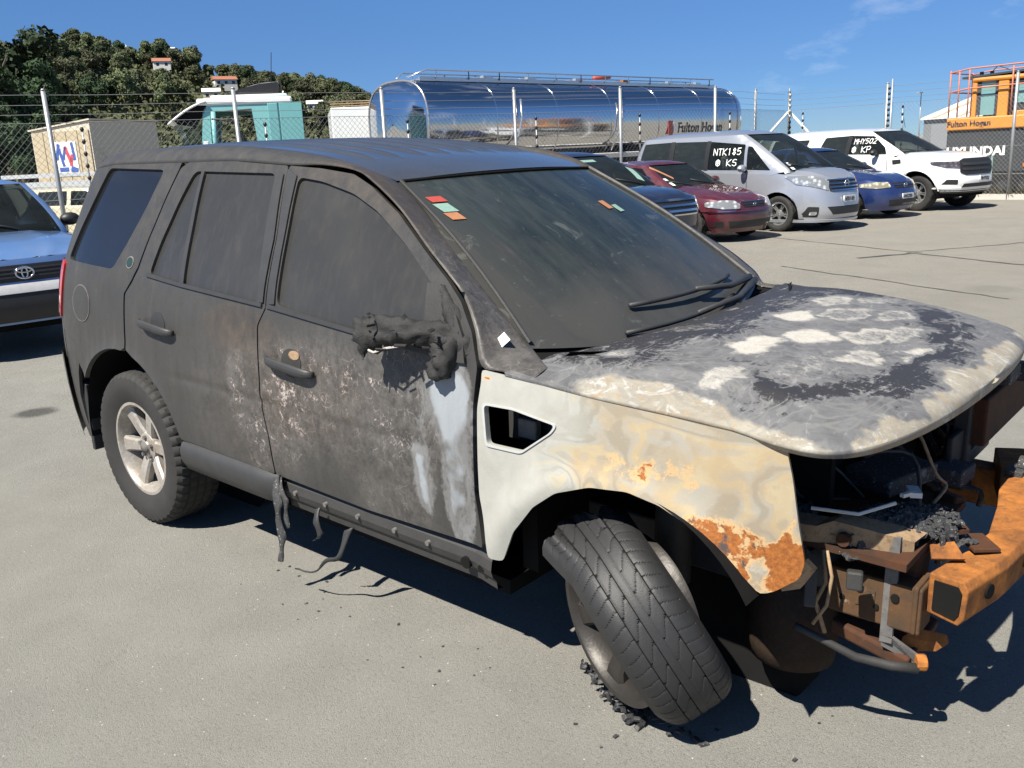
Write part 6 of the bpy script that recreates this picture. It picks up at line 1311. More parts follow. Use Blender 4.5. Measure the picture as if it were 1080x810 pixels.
for x in (2.9, 6.9):
    mb = MB(); mb.tube([(x+.1, -1.19, 2.95), (x+.05, -1.27, 2.5), (x-.05, -1.24, 2.1), (x-.3, -1.1, 1.6)], .03, 7); mb.obj('drain_pipe', M_WALLOY, tk, True)
mb = MB(); mb.box((TL/2, 0, 1.28), (TL-.6, .9, .26)); mb.obj('chassis', M_TRIM, tk)
for sg in (-1, 1):
    mb = MB(); mb.box((TL*.62, sg*1.13, 1.46), (TL*.74, .10, .14)); mb.obj('side_rail', M_PALE, tk, bevel=.02)
    for x in (8.4, 9.7, 11.0): mb = MB(); mb.prism([(x+.62*math.cos(a), sg*1.18, .52+.62*math.sin(a)) for a in np.linspace(.3, PI-.3, 12)]+[(x+.56*math.cos(a), sg*1.18, .52+.56*math.sin(a)) for a in np.linspace(PI-.3, .3, 12)], (0, -sg*.4, 0)); mb.obj('mudguard', M_TRIM, tk)
    for x in (1.3, 8.4, 9.7, 11.0):
        wheel_at((x, sg*.98, .50), flip=sg > 0, parent=tk, tyre=tyre_for(.50, .30, .29), rim=TY.setdefault('t', rim_mesh('rim', .29, .25, 8, M_WALLOY, .10, .06, False, 36)), dk=M_TRIM)
    mb = MB(); mb.tube([(3.4, sg*.9, .02), (3.4, sg*.9, 1.3)], .07, 8); mb.obj('landing_leg', M_TRIM, tk)
def flat_text(name, body, mat, parent, size, M4, ext=.004, shear=0, spacing=1.0, offset=0.0):
    cu = D.curves.new(name, 'FONT'); cu.body = body; cu.size = size; cu.extrude = ext; cu.shear = shear; cu.space_character = spacing; cu.offset = offset; cu.resolution_u = 3
    t = D.objects.new('tmp_text', cu); COL.objects.link(t); dg = bpy.context.evaluated_depsgraph_get(); me = D.meshes.new_from_object(t.evaluated_get(dg)); D.objects.remove(t); me.name = name
    me.transform(M4); me.materials.clear(); me.materials.append(mat); return link(name, me, parent)
def fit_text(me, f):
    co = np.empty(len(me.vertices)*3); me.vertices.foreach_get('co', co); co = co.reshape(-1, 3); me.vertices.foreach_set('co', f(co).ravel()); me.update()
M_TXTN = simple('dark_grey_lettering', (.03, .032, .04), .4, 0, .1, 30)
o = flat_text('tank_lettering', 'Fulton Hogan', M_TXTN, barrel, .42, Matrix.Identity(4), .002, 0, 1.05, .008)
zz_, yy_ = np.array([p[1] for p in SEC if p[0] < -.3]), np.array([p[0] for p in SEC if p[0] < -.3]); so_ = np.argsort(zz_)
fit_text(o.data, lambda c: np.stack([9.75+c[:, 0], np.interp(2.02+c[:, 1], zz_[so_], yy_[so_])-.012-c[:, 2], 2.02+c[:, 1]], 1))
mb = MB(); mb.box((9.35, -1.165, 2.16), (.22, .02, .42)); mb.obj('emblem_panel', M_STR, barrel); mb = MB(); mb.box((9.58, -1.165, 2.16), (.12, .02, .30)); mb.obj('emblem_panel', M_STW, barrel)
# ------------------------------------------------------------------ truck cab, box body with pallets, shed, deck
M_TEAL = simple('teal_truck_paint', (.20, .46, .46), .4, 0, .10, 4, 0, .5); M_TEALD = simple('darker_teal_paint', (.15, .38, .39), .4, 0, .1, 4); M_WHP = simple('white_truck_paint', (.76, .77, .76), .4, 0, .08, 5, 0, .4)
cabA, cabB = Vector((-12.17, 9.08, 0)), Vector((-13.2, 7.57, 0)); cd = (cabB-cabA).normalized()
cb = thing('truck_cab', 'stripped teal and white truck cab with sun visor behind the left fence', 'truck cab', tuple(cabA), (0, 0, math.atan2(cd.y, cd.x)))
# frame: x forward, near side is -y ... the cab body fills y 0..-2.3 away from the camera
sd = -1
CL = 1.83
prof = [(0, .9), (CL, .9), (CL+.05, 1.9), (CL-.10, 2.92), (.1, 3.02), (0, 2.9)]
def cside(y, name, holes):
    return panel(name, M_TEAL, cb, prof, lambda x, z: np.stack([x, np.full_like(x, y), z], -1), res=.15, holes=holes, thick=.05, out=(0, -sd, 0))
hole = [(.72, 1.75), (1.68, 1.72), (1.62, 2.74), (.80, 2.78)]
for y in (0, sd*2.3): cside(y, 'cab_side', [hole])
mb = MB(); mb.box((CL/2, sd*1.15, 2.93), (CL+.05, 2.36, .14)); mb.box((CL/2-.1, sd*1.15, 3.02), (CL-.3, 2.2, .08)); mb.obj('roof', M_WHP, cb, bevel=.04)
mb = MB(); mb.box((-.01, sd*1.15, 1.95), (.05, 2.24, 1.9)); mb.obj('back_wall', M_TEALD, cb)
mb = MB(); mb.box((.02, .012, 1.95), (.46, .03, 1.86)); mb.box((.38, .018, 1.95), (.20, .02, 1.84)); mb.obj('side_fairing', M_TEALD, cb, bevel=.02)
mb = MB(); mb.box((.9, sd*1.15, 1.0), (1.8, 2.2, .12)); mb.box((1.7, sd*1.15, 1.45), (.16, 2.2, 1.0)); mb.obj('cab_floor', M_DARK, cb)
for y in (-.45, -1.75):
    mb = MB(); mb.box((.75, y, 1.55), (.5, .5, .16)); mb.box((.48, y, 1.98), (.14, .5, .8)); mb.obj('seat', M_TRIM, cb, bevel=.04)
mb = MB(); mb.box((.07, sd*1.15, 2.3), (.05, 2.1, 1.1)); mb.obj('bunk_panel', M_DARK, cb)
for y in (.0, sd*2.3):
    mb = MB(); mb.tube([(1.60, y, 1.75), (1.56, y, 2.75)], .05, 8); mb.obj('front_pillar', M_TEAL, cb, True)
mb = MB(); mb.tube([(1.05, .03, 1.75), (1.02, .03, 2.2), (1.2, .03, 2.55), (1.6, .03, 2.6)], .025, 6); mb.obj('door_frame', M_TRIM, cb, True)
X = np.array([[(CL-.15+.78*u, sd*(1.15+w_*1.24), 2.98-.42*u**1.5-.03*w_*w_) for w_ in np.linspace(-1, 1, 12)] for u in np.linspace(0, 1, 8)]); vs = grid('sun_visor', M_WHP, cb, X); so = vs.modifiers.new('t', 'SOLIDIFY'); so.thickness = .04
mb = MB(); mb.prism([(CL-.2, .0, 2.95), (CL+.55, .05, 2.70), (CL+.45, .04, 2.52), (CL+.1, .0, 2.45), (CL-.1, .0, 2.72)], (0, -.04, 0)); mb.obj('visor_bracket', M_DARK, cb)
mb = MB(); mb.prism([(1.75, .0, 1.5), (1.95, .0, 1.5), (2.35, -.1, 2.5), (1.9, .0, 2.6)], (0, -2.2, 0)); mb.obj('windscreen', M_GLC, cb)
X = np.array([[(1.25-1.05*u, sd*(1.15+w_*.95), 3.06+.30*(1-(1-u)**2.4)*(1-.25*w_*w_)) for w_ in np.linspace(-1, 1, 10)] for u in np.linspace(0, 1, 10)]); grid('roof_deflector', M_GALV, cb, X)
mb = MB(); mb.prism([(1.25, -.2, 3.06), (.22, -.2, 3.06), (.22, -.2, 3.30), (.6, -.2, 3.27), (1.0, -.2, 3.18)], (0, -.03, 0)); mb.box((.16, -1.15, 3.2), (.03, 1.9, .3)); mb.obj('deflector_side', M_TRIM, cb)
mb = MB(); mb.tube([(.35, -.4, 3.28), (.28, -.4, 3.9)], .008, 5); mb.obj('aerial', M_TRIM, cb)
mb = MB(); mb.box((1.75, .25, 1.95), (.10, .16, .42)); mb.tube([(1.6, .05, 2.1), (1.75, .22, 2.1)], .02, 6); mb.obj('mirror', M_WHP, cb, bevel=.02)
mb = MB(); mb.box((.6, sd*1.15, .6), (2.6, .8, .5)); mb.obj('chassis', M_DARK, cb)
for yy in (-.25, -2.05): wheel_at((1.0, yy, .5), flip=yy > -1, parent=cb, tyre=tyre_for(.50, .30, .29), rim=TY['t'], dk=M_TRIM)
lt = flat_text('visor_lettering', 'HINO', M_TXTN, vs, .14, Matrix.Identity(4), .002, 0, 1.3) if False else None
ct = thing('box_body', 'white truck box body with wooden battens along its roof edge, left of the tanker', 'box body', (-14.75, 12.15, 0), (0, 0, math.atan2(13.35-12.15, -13.85+14.75)))
mb = MB(); mb.box((1.5, 1.6, 1.75), (3.0, 3.2, 2.42)); bd = mb.obj('box', M_WHP, ct, bevel=.03)
mb = MB(); mb.box((1.5, 1.6, .35), (2.6, 2.4, .4)); mb.obj('chassis', M_TRIM, ct)
M_WOOD = simple('pallet_wood', (.42, .30, .17), .8, 0, .2, 14)
for k in range(3):
    mb = MB(); mb.box((1.5, .04, 2.99+.055*k), (3.0, .06, .022)); mb.obj('batten', M_WOOD, ct)
for k in range(13): mb = MB(); mb.box((.06+.24*k, .05, 3.045), (.05, .05, .13)); mb.obj('batten_block', M_WOOD, ct)
for k in range(4): mb = MB(); mb.box((.4+.7*k, 1.6, 3.0), (.1, 3.1, .03)); mb.obj('batten', M_WOOD, ct)
M_BEIGE = simple('beige_cladding', (.52, .47, .37), .75, 0, .08, 3); M_TANW = simple('tan_wall_board', (.42, .35, .24), .8, 0, .12, 4)
sh0 = Vector((-27.7, 12.1, 0)); ax_ = (Vector((-28.9, 15.1, 0))-sh0).normalized()
sh = thing('storage_shed', 'beige gable-less shed with a blue and red poster on its tan end wall', 'shed', tuple(sh0), (0, 0, math.atan2(ax_.y, ax_.x)))
# x runs along the long grey-beige wall, y goes back along the poster wall
LW, DW, HH = 3.35, 2.6, 3.42
mb = MB(); mb.prism([(0, 0, 0), (LW, 0, 0), (LW, DW, 0), (0, DW, 0)], (0, 0, HH)); 
mb.V = [(x, y, z if z < 1 else HH-.20*(y/DW)*1.2) for x, y, z in mb.V]; mb.obj('wall', M_BEIGE, sh)
mb = MB(); mb.box((LW/2, DW/2, HH-.08), (LW+.12, DW+.16, .05), Matrix.Rotation(-math.atan2(.24, DW), 3, 'X')); mb.obj('roof', M_BEIGE, sh)
for k in range(5):
    mb = MB(); y0 = .05+k*.5; mb.box((-.03, y0+.24, 2.08), (.03, .47, 2.1)); mb.obj('wall_board', M_TANW, sh)
mb = MB(); mb.box((-.03, DW/2, .72), (.05, DW+.1, .5)); mb.obj('white_base', M_WHP, sh)
mb = MB(); mb.box((-.06, 1.15, 2.20), (.02, .98, 1.15)); ps = mb.obj('poster', M_STW, sh)
M_PBLU = simple('poster_blue', (.05, .10, .34), .6, 0, .2, 30); M_PRED = simple('poster_red', (.5, .07, .10), .6, 0, .2, 30)
for (a, b, mm, w_, h_, r_) in ((1.48, 2.45, M_PBLU, .12, .55, .3), (1.34, 2.25, M_PBLU, .11, .6, -.2), (1.20, 2.4, M_PBLU, .10, .45, .35), (1.05, 2.35, M_PRED, .14, .55, -.35), (.92, 2.15, M_PRED, .12, .4, .3), (.80, 2.45, M_PBLU, .11, .6, -.1), (1.3, 1.85, M_PBLU, .4, .14, 0), (.85, 1.82, M_PBLU, .3, .2, .3)):
    mb = MB(); mb.box((-.075, a, b), (.012, w_, h_), Matrix.Rotation(r_, 3, 'X')); mb.obj('poster_mark', mm, ps)
dk_ = thing('flatbed_trailer', 'white-sided flatbed trailer parked below the poster shed', 'trailer', (-21.6, 8.0, 0), (0, 0, rad(62)))
for z, h in ((1.66, .10), (1.42, .16), (1.16, .08)): mb = MB(); mb.box((1.2, 0, z), (4.8, .06, h)); mb.obj('side_board', M_WHP, dk_)
mb = MB(); mb.box((1.2, 1.1, 1.02), (4.8, 2.2, .12)); mb.obj('deck', M_CONC, dk_); mb = MB(); mb.box((1.2, 1.1, .75), (4.2, .9, .3)); mb.obj('chassis', M_TRIM, dk_)
for x in (-.2, 1.0): wheel_at((x, .2, .4), parent=dk_, tyre=tyre_for(.40, .24, .24), rim=TY[K15], dk=M_TRIM); wheel_at((x, 2.0, .4), flip=True, parent=dk_, tyre=tyre_for(.40, .24, .24), rim=TY[K15], dk=M_TRIM)
# ------------------------------------------------------------------ orange excavator behind the right fence
M_ORG = simple('orange_machine_paint', (.62, .24, .03), .45, 0, .14, 4, 0, .3); M_MDK = simple('dark_grey_machine', (.035, .038, .042), .6, 0, .2, 5)
M_REDR = simple('red_oxide_rail', (.45, .15, .09), .6, 0, .2, 8); M_TGL = simple('greenish_cab_glass', (.16, .30, .30), .12, 0, .25, 3, 0, 0, .6)
ex = thing('excavator', 'orange and black excavator with red handrails and white lettering behind the right fence', 'excavator', (-3.62, 24.2, 0), (0, 0, rad(-3)))
mb = MB(); mb.box((1.75, 1.2, 1.10), (3.5, 2.4, 1.15)); mb.obj('engine_housing', M_MDK, ex, bevel=.05)
mb = MB(); mb.box((1.75, -.02, 1.82), (3.5, .10, .32)); mb.box((1.75, 1.2, 1.84), (3.5, 2.36, .28)); mb.obj('body_band', M_ORG, ex, bevel=.03)
mb = MB(); mb.box((2.55, .02, 2.02), (1.9, .12, .14)); mb.obj('cab_step', M_ORG, ex, bevel=.02)
for x, w_ in ((.62, .12), (1.32, .26), (2.55, .16)): mb = MB(); mb.box((x, .10, 2.45), (w_, .12, 1.0)); mb.obj('cab_pillar', M_ORG, ex, bevel=.03)
mb = MB(); mb.box((1.7, .9, 2.93), (2.3, 1.8, .12)); mb.obj('cab_roof', M_ORG, ex, bevel=.05); mb = MB(); mb.box((1.6, .8, 3.06), (2.6, 1.6, .05), Matrix.Rotation(rad(-3), 3, 'Y')); mb.obj('sun_shade', M_MDK, ex)
mb = MB(); mb.box((1.6, 1.3, 2.4), (2.2, .1, 1.1)); mb.obj('cab_back', M_MDK, ex)
mb = MB(); mb.box((.93, .12, 2.45), (.50, .04, .86)); w1 = mb.obj('cab_window', M_TGL, ex); mb = MB(); mb.box((.72, .095, 2.45), (.10, .04, .86)); mb.box((1.15, .095, 2.45), (.06, .04, .86)); mb.obj('window_frame', M_MDK, w1)
mb = MB(); mb.box((1.98, .14, 2.45), (.98, .03, .92)); mb.obj('cab_door', M_MDK, ex); mb = MB(); mb.box((1.95, .11, 2.52), (.56, .03, .48)); mb.obj('cab_window', M_TGL, ex, bevel=.01)
for yy in (-.05, 1.7):
    for z in (3.22, 2.72):
        mb = MB(); mb.tube([(.02, yy, z-.08), (.5, yy, z), (3.4, yy, z+.05)], .022, 6); mb.obj('handrail', M_REDR, ex, True)
    for x in (.03, .25, .5, 1.55, 2.45, 3.3): mb = MB(); mb.tube([(x, yy, 2.0), (x, yy, 3.2)], .02, 6); mb.obj('rail_post', M_REDR, ex, True)
for z in (3.15, 2.65): mb = MB(); mb.tube([(.02, -.05, z), (.02, 1.7, z)], .02, 6); mb.obj('handrail', M_REDR, ex, True)
for x in (.75, 1.0): mb = MB(); mb.cyl((x, .1, 2.98), (x, .1, 3.12), .05, 10); mb.obj('work_lamp', M_MDK, ex)
mb = MB(); mb.tube([(.95, .2, 3.08), (1.1, .2, 3.25), (1.4, .2, 3.12)], .015, 5); mb.obj('cable', M_MDK, ex)
mb = MB(); mb.box((1.2, -.02, .72), (.05, .03, .5)); mb.box((2.05, -.02, 1.22), (.16, .02, .3)); mb.obj('sticker', M_STG, ex)
mb = MB(); mb.box((2.3, -.03, .72), (.7, .02, .10)); mb.obj('warning_strip', M_AMBER, ex)
mb = MB(); mb.box((2.75, -.06, 1.5), (.26, .06, .5)); mb.obj('red_panel', M_STR, ex); mb = MB(); mb.box((2.8, -.06, 1.12), (.4, .05, .22)); mb.obj('blue_panel', M_PBLU, ex)
for yy in (.0, 2.0):
    mb = MB(); mb.prism([(0+.0, yy, .25), (.25, yy, .02), (3.2, yy, .02), (3.5, yy, .25), (3.3, yy, .52), (.2, yy, .52)], (0, .5, 0)); tr_ = mb.obj('track', M_TRIM, ex, bevel=.03)
    for k in range(6): mb = MB(); mb.cyl((.45+.52*k, yy-.02, .2), (.45+.52*k, yy+.05, .2), .13, 14); mb.obj('track_roller', M_MDK, tr_)
RX = Matrix.Rotation(PI/2, 4, 'X')
flat_text('white_lettering', 'HYUNDAI', M_MARK, ex, .33, Matrix.Translation((.02, -.012, .99)) @ RX, .004, 0, 1.0, .012)
flat_text('white_lettering', 'HSC', M_MARK, ex, .24, Matrix.Translation((2.35, -.012, .86)) @ RX, .004, 0, 1.0, .008)
flat_text('grey_lettering', 'Fulton Hogan', M_TXTN, ex, .20, Matrix.Translation((.02, -.082, 1.76)) @ RX, .004, 0, 1.0, .004)
# ------------------------------------------------------------------ far sheds and poles on the right
M_SHED = simple('white_shed_roof', (.66, .64, .60), .6, 0, .1, 1.2); M_SHEDW = simple('grey_shed_wall', (.16, .17, .18), .7, 0, .2, .8)
wsd = thing('warehouse', 'white-roofed warehouse far behind the white pickup', 'warehouse', (-26, 96, 0), (0, 0, rad(-18)))
mb = MB(); mb.box((9, 8, 1.5), (18, 16, 3.0)); mb.obj('wall', M_SHEDW, wsd)
mb = MB(); mb.prism([(-.3, -.3, 3.0), (18.3, -.3, 3.0), (18.3, 8, 5.0), (-.3, 8, 5.0)], (0, 0, .12)); mb.prism([(-.3, 16.3, 3.0), (18.3, 16.3, 3.0), (18.3, 8.01, 5.0), (-.3, 8.01, 5.0)], (0, 0, .12)); mb.obj('roof', M_SHED, wsd)
for k in range(7): mb = MB(); mb.prism([(1+2.7*k, -.32, 3.14), (1.5+2.7*k, -.32, 3.14), (1.5+2.7*k, 7.9, 5.13), (1+2.7*k, 7.9, 5.13)], (0, 0, .03)); mb.obj('roof_light', M_TANW, wsd)
for k in range(5): mb = MB(); mb.box((2+3.4*k, -.02, 1.3), (2.2, .05, 2.4)); mb.obj('roller_door', M_GALV, wsd)
for (x, y, h, lab) in ((-9.5, 55, 4.2, 'slim grey lamp post far off, left of the excavator handrail'), (-21.5, 80, 5.0, 'slim grey lamp post far off above the white pickup cab')):
    lp = thing('lamp_post', lab, 'lamp post', (x, y, 0), group='far lamp posts'); mb = MB(); mb.tube([(0, 0, 0), (0, 0, h)], [.07, .035], 8); mb.obj('pole', M_GALV, lp, True); mb = MB(); mb.box((0, -.4, h), (.25, .9, .10)); mb.obj('lamp_head', M_GALV, lp)
# ------------------------------------------------------------------ tyres and clutter under the tanker, weeds along the right fence
for k, (x, y, r_) in enumerate(((-8.9, 15.6, .42), (-8.7, 16.5, .40), (-8.45, 17.6, .42))):
    ob = link('loose_tyre', tyre_for(.42, .26, .25), None, (x, y, r_), (rad(random.uniform(-8, 8)), 0, rad(80+k*9))); ob['label'] = ['black tyre leaning by the fence behind the navy car', 'black tyre between two others behind the fence by the maroon car', 'black tyre behind the fence next to the silver people carrier'][k]; ob['category'] = 'tyre'; ob['group'] = 'tyres behind the fence'
# ------------------------------------------------------------------ hill, houses, trees
def m_leaf(name, a, b):
    t = NT(name); oi = t.n("ShaderNodeObjectInfo"); n = t.noise(.35, 4, .6); n2 = t.noise(3, 3, .6)
    c = t.mix(t.rng(n, .35, .65), a, b); c = t.mix(t.rng(n2, .4, .7, 0, .4), c, tuple(q*.55 for q in a)); hs = t.n("ShaderNodeHueSaturation"); t.put(hs.inputs['Color'], c); t.put(hs.inputs['Value'], t.rng(oi.outputs['Random'], 0, 1, .62, 1.35)); t.put(hs.inputs['Hue'], t.rng(oi.outputs['Random'], 0, 1, .487, .515))
    t.set(col=hs.outputs[0], rough=.75, spec=.2); return t.m
ML = [m_leaf('dark_foliage', (.030, .050, .024), (.046, .072, .030)), m_leaf('olive_foliage', (.085, .105, .050), (.125, .135, .065)), m_leaf('brown_green_foliage', (.095, .100, .055), (.075, .085, .045))]
M_BARK = simple('bark', (.09, .07, .05), .9, 0, .3, 8, .4); M_HILL = m_leaf('hill_scrub', (.055, .068, .030), (.10, .095, .05))
def crown_mesh(name, mat, w, h, z0, n, leaf, seed, lumps=9, cone=0.):
    r = np.random.default_rng(seed); C = []
    for i in range(lumps):
        a = r.uniform(0, 2*PI); q = r.uniform(.15, .62)*w; zz = r.uniform(.18, .85); q *= (1-cone*zz); C.append((q*math.cos(a), q*math.sin(a), z0+zz*h, r.uniform(.30, .48)*w*(1-.5*cone*zz)))
    C.append((0, 0, z0+.72*h, .42*w*(1-.6*cone)))
    V = []; F = []
    for i in range(n):
        cx, cy, cz, rd_ = C[r.integers(len(C))]; d = r.normal(size=3); d /= np.linalg.norm(d); rr = rd_*r.uniform(.72, 1.06)
        p = np.array([cx, cy, cz])+d*rr*np.array([1, 1, .8]); 
        nrm = d+.7*r.normal(size=3); nrm /= np.linalg.norm(nrm); a = np.cross(nrm, r.normal(size=3)); a /= np.linalg.norm(a); b = np.cross(nrm, a); s = leaf*r.uniform(.6, 1.5); k = len(V)
        V += [p-a*s, p+b*s*.55, p+a*s, p-b*s*.55]; F.append((k, k+1, k+2, k+3))
    # shaded inner masses keep the crown from being see-through everywhere
    for (cx, cy, cz, rd_) in C:
        k = len(V); q = rd_*.62
        ico = [(0, 0, 1), (.89, 0, .45), (.28, .85, .45), (-.72, .53, .45), (-.72, -.53, .45), (.28, -.85, .45), (.72, .53, -.45), (-.28, .85, -.45), (-.89, 0, -.45), (-.28, -.85, -.45), (.72, -.53, -.45), (0, 0, -1)]
        V += [(cx+x*q, cy+y*q, cz+z*q*.85) for x, y, z in ico]
        F += [tuple(k+i for i in f) for f in ((0, 1, 2), (0, 2, 3), (0, 3, 4), (0, 4, 5), (0, 5, 1), (1, 6, 2), (2, 7, 3), (3, 8, 4), (4, 9, 5), (5, 10, 1), (6, 7, 2), (7, 8, 3), (8, 9, 4), (9, 10, 5), (10, 6, 1), (11, 7, 6), (11, 8, 7), (11, 9, 8), (11, 10, 9), (11, 6, 10))]
    return mesh(name, V, F, mat, False)
def trunk_mesh(h, r_, seed):
    random.seed(seed); mb = MB(); mb.tube([(0, 0, -.3), (.1, 0, h*.35), (0, .1, h*.75)], [r_, r_*.75, r_*.35], 7)
    for k in range(4): a = random.uniform(0, 6.28); mb.tube([(0, .02, h*(.3+.08*k)), (math.cos(a)*h*.13, math.sin(a)*h*.13, h*(.48+.08*k)), (math.cos(a)*h*.24, math.sin(a)*h*.24, h*(.62+.08*k))], [r_*.45, r_*.3, r_*.12], 5)
    return mesh('trunk', mb.V, mb.F, M_BARK)
BIG = [(crown_mesh('crown', ML[0], 3.6, 10.0, 2.5, 7000, .20, 3, 16, .25), trunk_mesh(12, .35, 1)), (crown_mesh('crown', ML[0], 3.0, 11.5, 1.5, 6500, .19, 5, 16, .55), trunk_mesh(12, .32, 2)), (crown_mesh('crown', ML[0], 4.4, 8.5, 2.6, 7500, .21, 8, 20, .1), trunk_mesh(11, .38, 3))]
SML = [(crown_mesh('crown', ML[i % 3], 2.7, 5.2, .8, 2600, .21, 20+i, 12, .2), trunk_mesh(6, .2, 9)) for i in range(6)]
CAM0 = Vector((3.95, -2.76, 1.6))
def tree(me, loc, s, label, group, cat='tree', name='tree'):
    t = thing(name, label, cat, loc, (0, 0, random.uniform(0, 6.28)), group); t.scale = (s*random.uniform(.9, 1.12), s*random.uniform(.9, 1.12), s*random.uniform(.88, 1.12)); link('crown', me[0], t); link('trunk', me[1], t); return t
random.seed(11)
ridge = [(3.95+2*(x-3.95), -2.76+2*(y+2.76), 1.6+2*(z-1.6)) for x, y, z in [(-320, 20, 36), (-262, 60, 35), (-229, 88, 33), (-222, 106, 30), (-214, 120, 29.0), (-205, 135, 22.5), (-198, 144, 20), (-191, 154, 18), (-183, 163, 15), (-170, 185, 9), (-150, 215, 3)]]
RG = catmull(ridge, 5)
def hillpt(i, t):
    """t 0 foot .. 1 ridge .. 1.6 back"""
    q = RG[i]; d = np.array([q[0]-CAM0.x, q[1]-CAM0.y]); L = np.linalg.norm(d); d /= L; foot = L-300; r_ = foot+(L-foot)*t; k = sstep(np.array(t), -.05, 1.05) if t <= 1 else 1-.6*sstep(np.array(t), 1, 1.6)
    return np.array([CAM0.x+d[0]*r_, CAM0.y+d[1]*r_, q[2]*.92*float(k)-.3])
HX = np.array([[hillpt(i, t) for t in np.linspace(0, 1.6, 30)] for i in range(len(RG))]); nh = fbm(HX.reshape(-1, 3), .015, 4).reshape(HX.shape[:2]); HX[..., 2] += (nh-.5)*9*np.clip(HX[..., 2]/24, 0, 1)
hill = grid(None, M_HILL, None, HX); hill.name = 'hill'; fix_normals(hill); structure('hill', hill)
def hz_at(i, t):
    j = min(int(t/1.6*29), 28); f = t/1.6*29-j; return HX[i, j]*(1-f)+HX[i, j+1]*f
houses = [(20, .95, 4, 13, 'white'), (20, .70, 2, 6.5, 'red'), (24, .70, 2, 9, 'red'), (23, .56, 2, 6, 'cream'), (33, .62, .2, 6, 'white'), (17, 1.0, 4, 7, 'cream'), (29, .70, 0, 6, 'white')]
HOUSE_XY = []
M_RTILE = simple('red_tile_roof', (.30, .12, .07), .8, 0, .2, 2); M_HWAL = simple('white_house_wall', (.66, .64, .60), .8, 0, .08, 1); M_HWC = simple('cream_house_wall', (.50, .44, .33), .8, 0, .1, 1)
HL = ['long white low house high on the hill', 'small house with red roof halfway up the hill, left one', 'wider house with red roof halfway up the hill, beside the truck visor', 'small cream house lowest on the hill above the truck cab', 'tiny white house on the hill right of the truck cab', 'cream house just below the hilltop', 'small white house in trees above the truck cab roof']
for k, (i, t, dz, w_, kind) in enumerate(houses):
    p = hz_at(i, t); HOUSE_XY.append(p); ho = thing('house', HL[k], 'house', (p[0], p[1], p[2]+dz+.8), (0, 0, math.atan2(p[1]-CAM0.y, p[0]-CAM0.x)+PI/2+random.uniform(-.3, .3)), 'houses on the hill')
    hw_ = M_HWC if kind == 'cream' else M_HWAL; h_ = 2.6 if w_ < 10 else 2.4
    mb = MB(); mb.box((0, 0, h_/2-1), (w_, 5, h_+2)); wl_ = mb.obj('wall', hw_, ho)
    mb = MB(); mb.prism([(-w_/2-.4, -2.9, h_), (-w_/2-.4, 2.9, h_), (-w_/2-.4, 0, h_+(1.5 if w_ < 10 else .8))], (w_+.8, 0, 0)); mb.obj('roof', M_RTILE if kind == 'red' else M_SHED, ho)
    for q in range(max(2, int(w_/2.5))):
        xx = -w_/2+(q+.5)*w_/max(2, int(w_/2.5))
        for sgy in (-1, 1): mb = MB(); mb.box((xx, sgy*2.5, h_*.55), (1.1, .06, 1.1)); mb.obj('window', M_QGL, wl_)
def near_house(p): return any((p[0]-h[0])**2+(p[1]-h[1])**2 < 9**2 or (abs((p[0]-CAM0.x)*(h[1]-CAM0.y)-(p[1]-CAM0.y)*(h[0]-CAM0.x))/math.hypot(h[0]-CAM0.x, h[1]-CAM0.y) < 7 and 0 < math.hypot(h[0]-p[0], h[1]-p[1]) < 45 and math.hypot(p[0]-CAM0.x, p[1]-CAM0.y) < math.hypot(h[0]-CAM0.x, h[1]-CAM0.y)) for h in HOUSE_XY)
GN = 'trees covering the far hillside'
cnt = 0
NI = len(RG)
for _ in range(2500):
    if cnt >= 295: break
    i = random.randrange(13, 44); t = .38+.66*random.random()**.75
    p = hz_at(i, t)
    if near_house(p): continue
    k = random.choice((0, 1, 1, 2, 3, 4, 4, 5)); s = random.uniform(1.2, 2.3)*(1.0 if t < .9 else .8)
    lab = f"{'larger' if s > 1.65 else 'small'} {('dark', 'olive', 'brownish')[k % 3]} round tree {'low on' if t < .55 else 'midway up' if t < .88 else 'near the crest of'} the {'left' if i < 20 else 'middle' if i < 30 else 'right'} part of the hill"
    tree(SML[k], (p[0], p[1], p[2]-.4), s, lab, GN); cnt += 1
r = np.random.default_rng(14); V = []; F = []
for _ in range(9500):
    i = r.integers(0, NI-3); t = r.uniform(.2, 1.03); p = hz_at(i, t); p = p+np.array([r.uniform(-4, 4), r.uniform(-4, 4), 0]); w = r.uniform(.8, 2.6)
    for q in range(9):
        k = len(V); c_ = p+np.array([r.normal()*w*.5, r.normal()*w*.5, r.uniform(-.4, w*.9)]); a = r.normal(size=3); a /= np.linalg.norm(a); b_ = np.cross(a, r.normal(size=3)); b_ /= np.linalg.norm(b_); s = w*r.uniform(.25, .5); V += [c_-a*s, c_+b_*s*.7, c_+a*s, c_-b_*s*.7]; F.append((k, k+1, k+2, k+3))
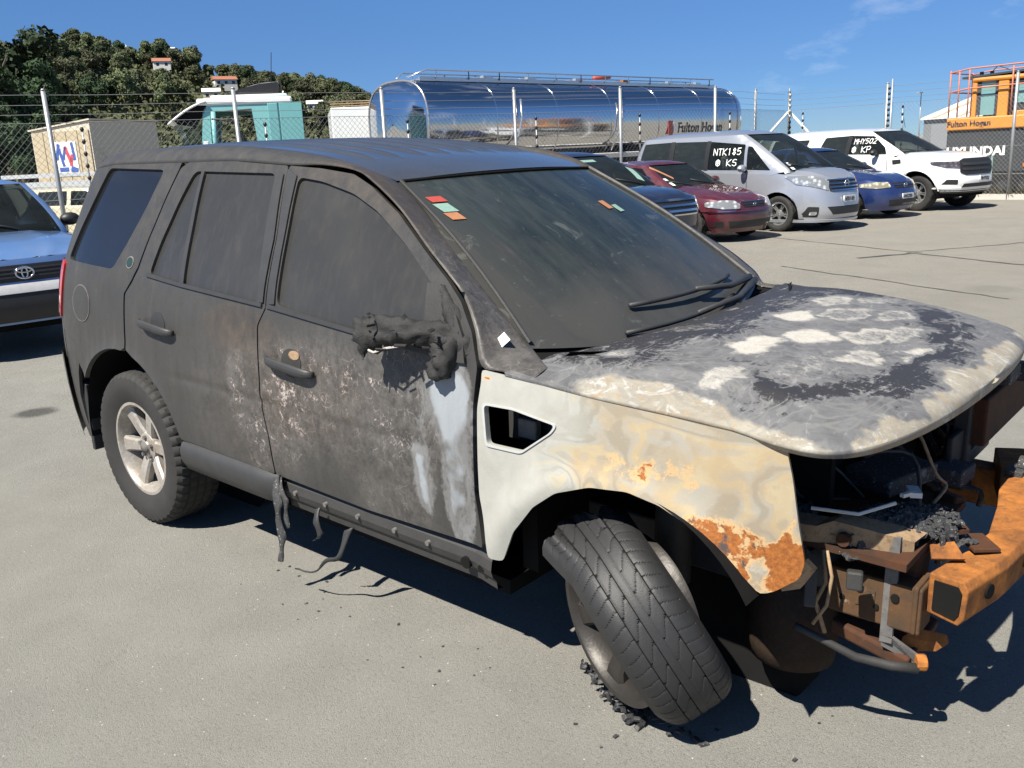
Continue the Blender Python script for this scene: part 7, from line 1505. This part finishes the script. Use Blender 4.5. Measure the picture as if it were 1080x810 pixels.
scr = link('scrub', mesh('scrub', V, F, M_HILL, False)); scr['kind'] = 'stuff'
GB = 'dark trees on the left behind the fence'
for (px, dist, hh, kk) in [(-.0, 78, 13.5, 0), (14, 82, 13.2, 2), (26, 74, 12.0, 1), (36, 88, 12.5, 0), (60, 84, 14.0, 2), (72, 90, 13.8, 0), (50, 92, 12.6, 1), (88, 80, 11.0, 1), (104, 86, 8.6, 2), (8, 62, 9.0, 2), (40, 66, 8.2, 2), (66, 70, 8.8, 0), (94, 72, 7.0, 2), (-20, 70, 12.5, 1), (-45, 75, 13.0, 0), (24, 58, 6.0, 2), (78, 60, 6.2, 2), (106, 64, 5.0, 2), (-30, 58, 8.0, 2), (-80, 72, 12.0, 2), (52, 56, 5.5, 0)]:
    # bearings of the tree belt as seen along the fence line, turned into places on the ground
    az = rad(131.343)-math.atan((px-540)/949.8)/math.cos(rad(0)); x = CAM0.x+dist*math.cos(az); y = CAM0.y+dist*math.sin(az); h0 = (12.5, 13, 11.5)[kk]
    tree(BIG[kk], (x, y, 0), hh/h0, f"{'very tall' if hh > 12.4 else 'tall' if hh > 9.5 else 'low'} dark {('broad', 'conical', 'spreading')[kk]} tree {'beyond' if px < 0 else 'at' if px < 28 else 'left of the shed near' if px < 60 else 'just left of the shed from'} the left picture edge{', behind' if dist > 76 else ', in front'}", GB)
# weeds along the foot of the right fence
M_WEED = m_leaf('dry_weeds', (.10, .085, .045), (.06, .07, .03)); r = np.random.default_rng(4); V = []; F = []
for _ in range(1400):
    s = r.uniform(0, 8.5); x = -6.2+s; y = 21.85-(s*.085)+r.uniform(.1, .7); h = r.uniform(.08, .40); a = r.uniform(0, 6.28); k = len(V); d = np.array([math.cos(a), math.sin(a)])*.02; l = r.normal(size=2)*.10
    V += [(x-d[0], y-d[1], 0), (x+d[0], y+d[1], 0), (x+l[0], y+l[1], h)]; F.append((k, k+1, k+2))
wd = link('weeds', mesh('weeds', V, F, M_WEED, False)); wd['kind'] = 'stuff'
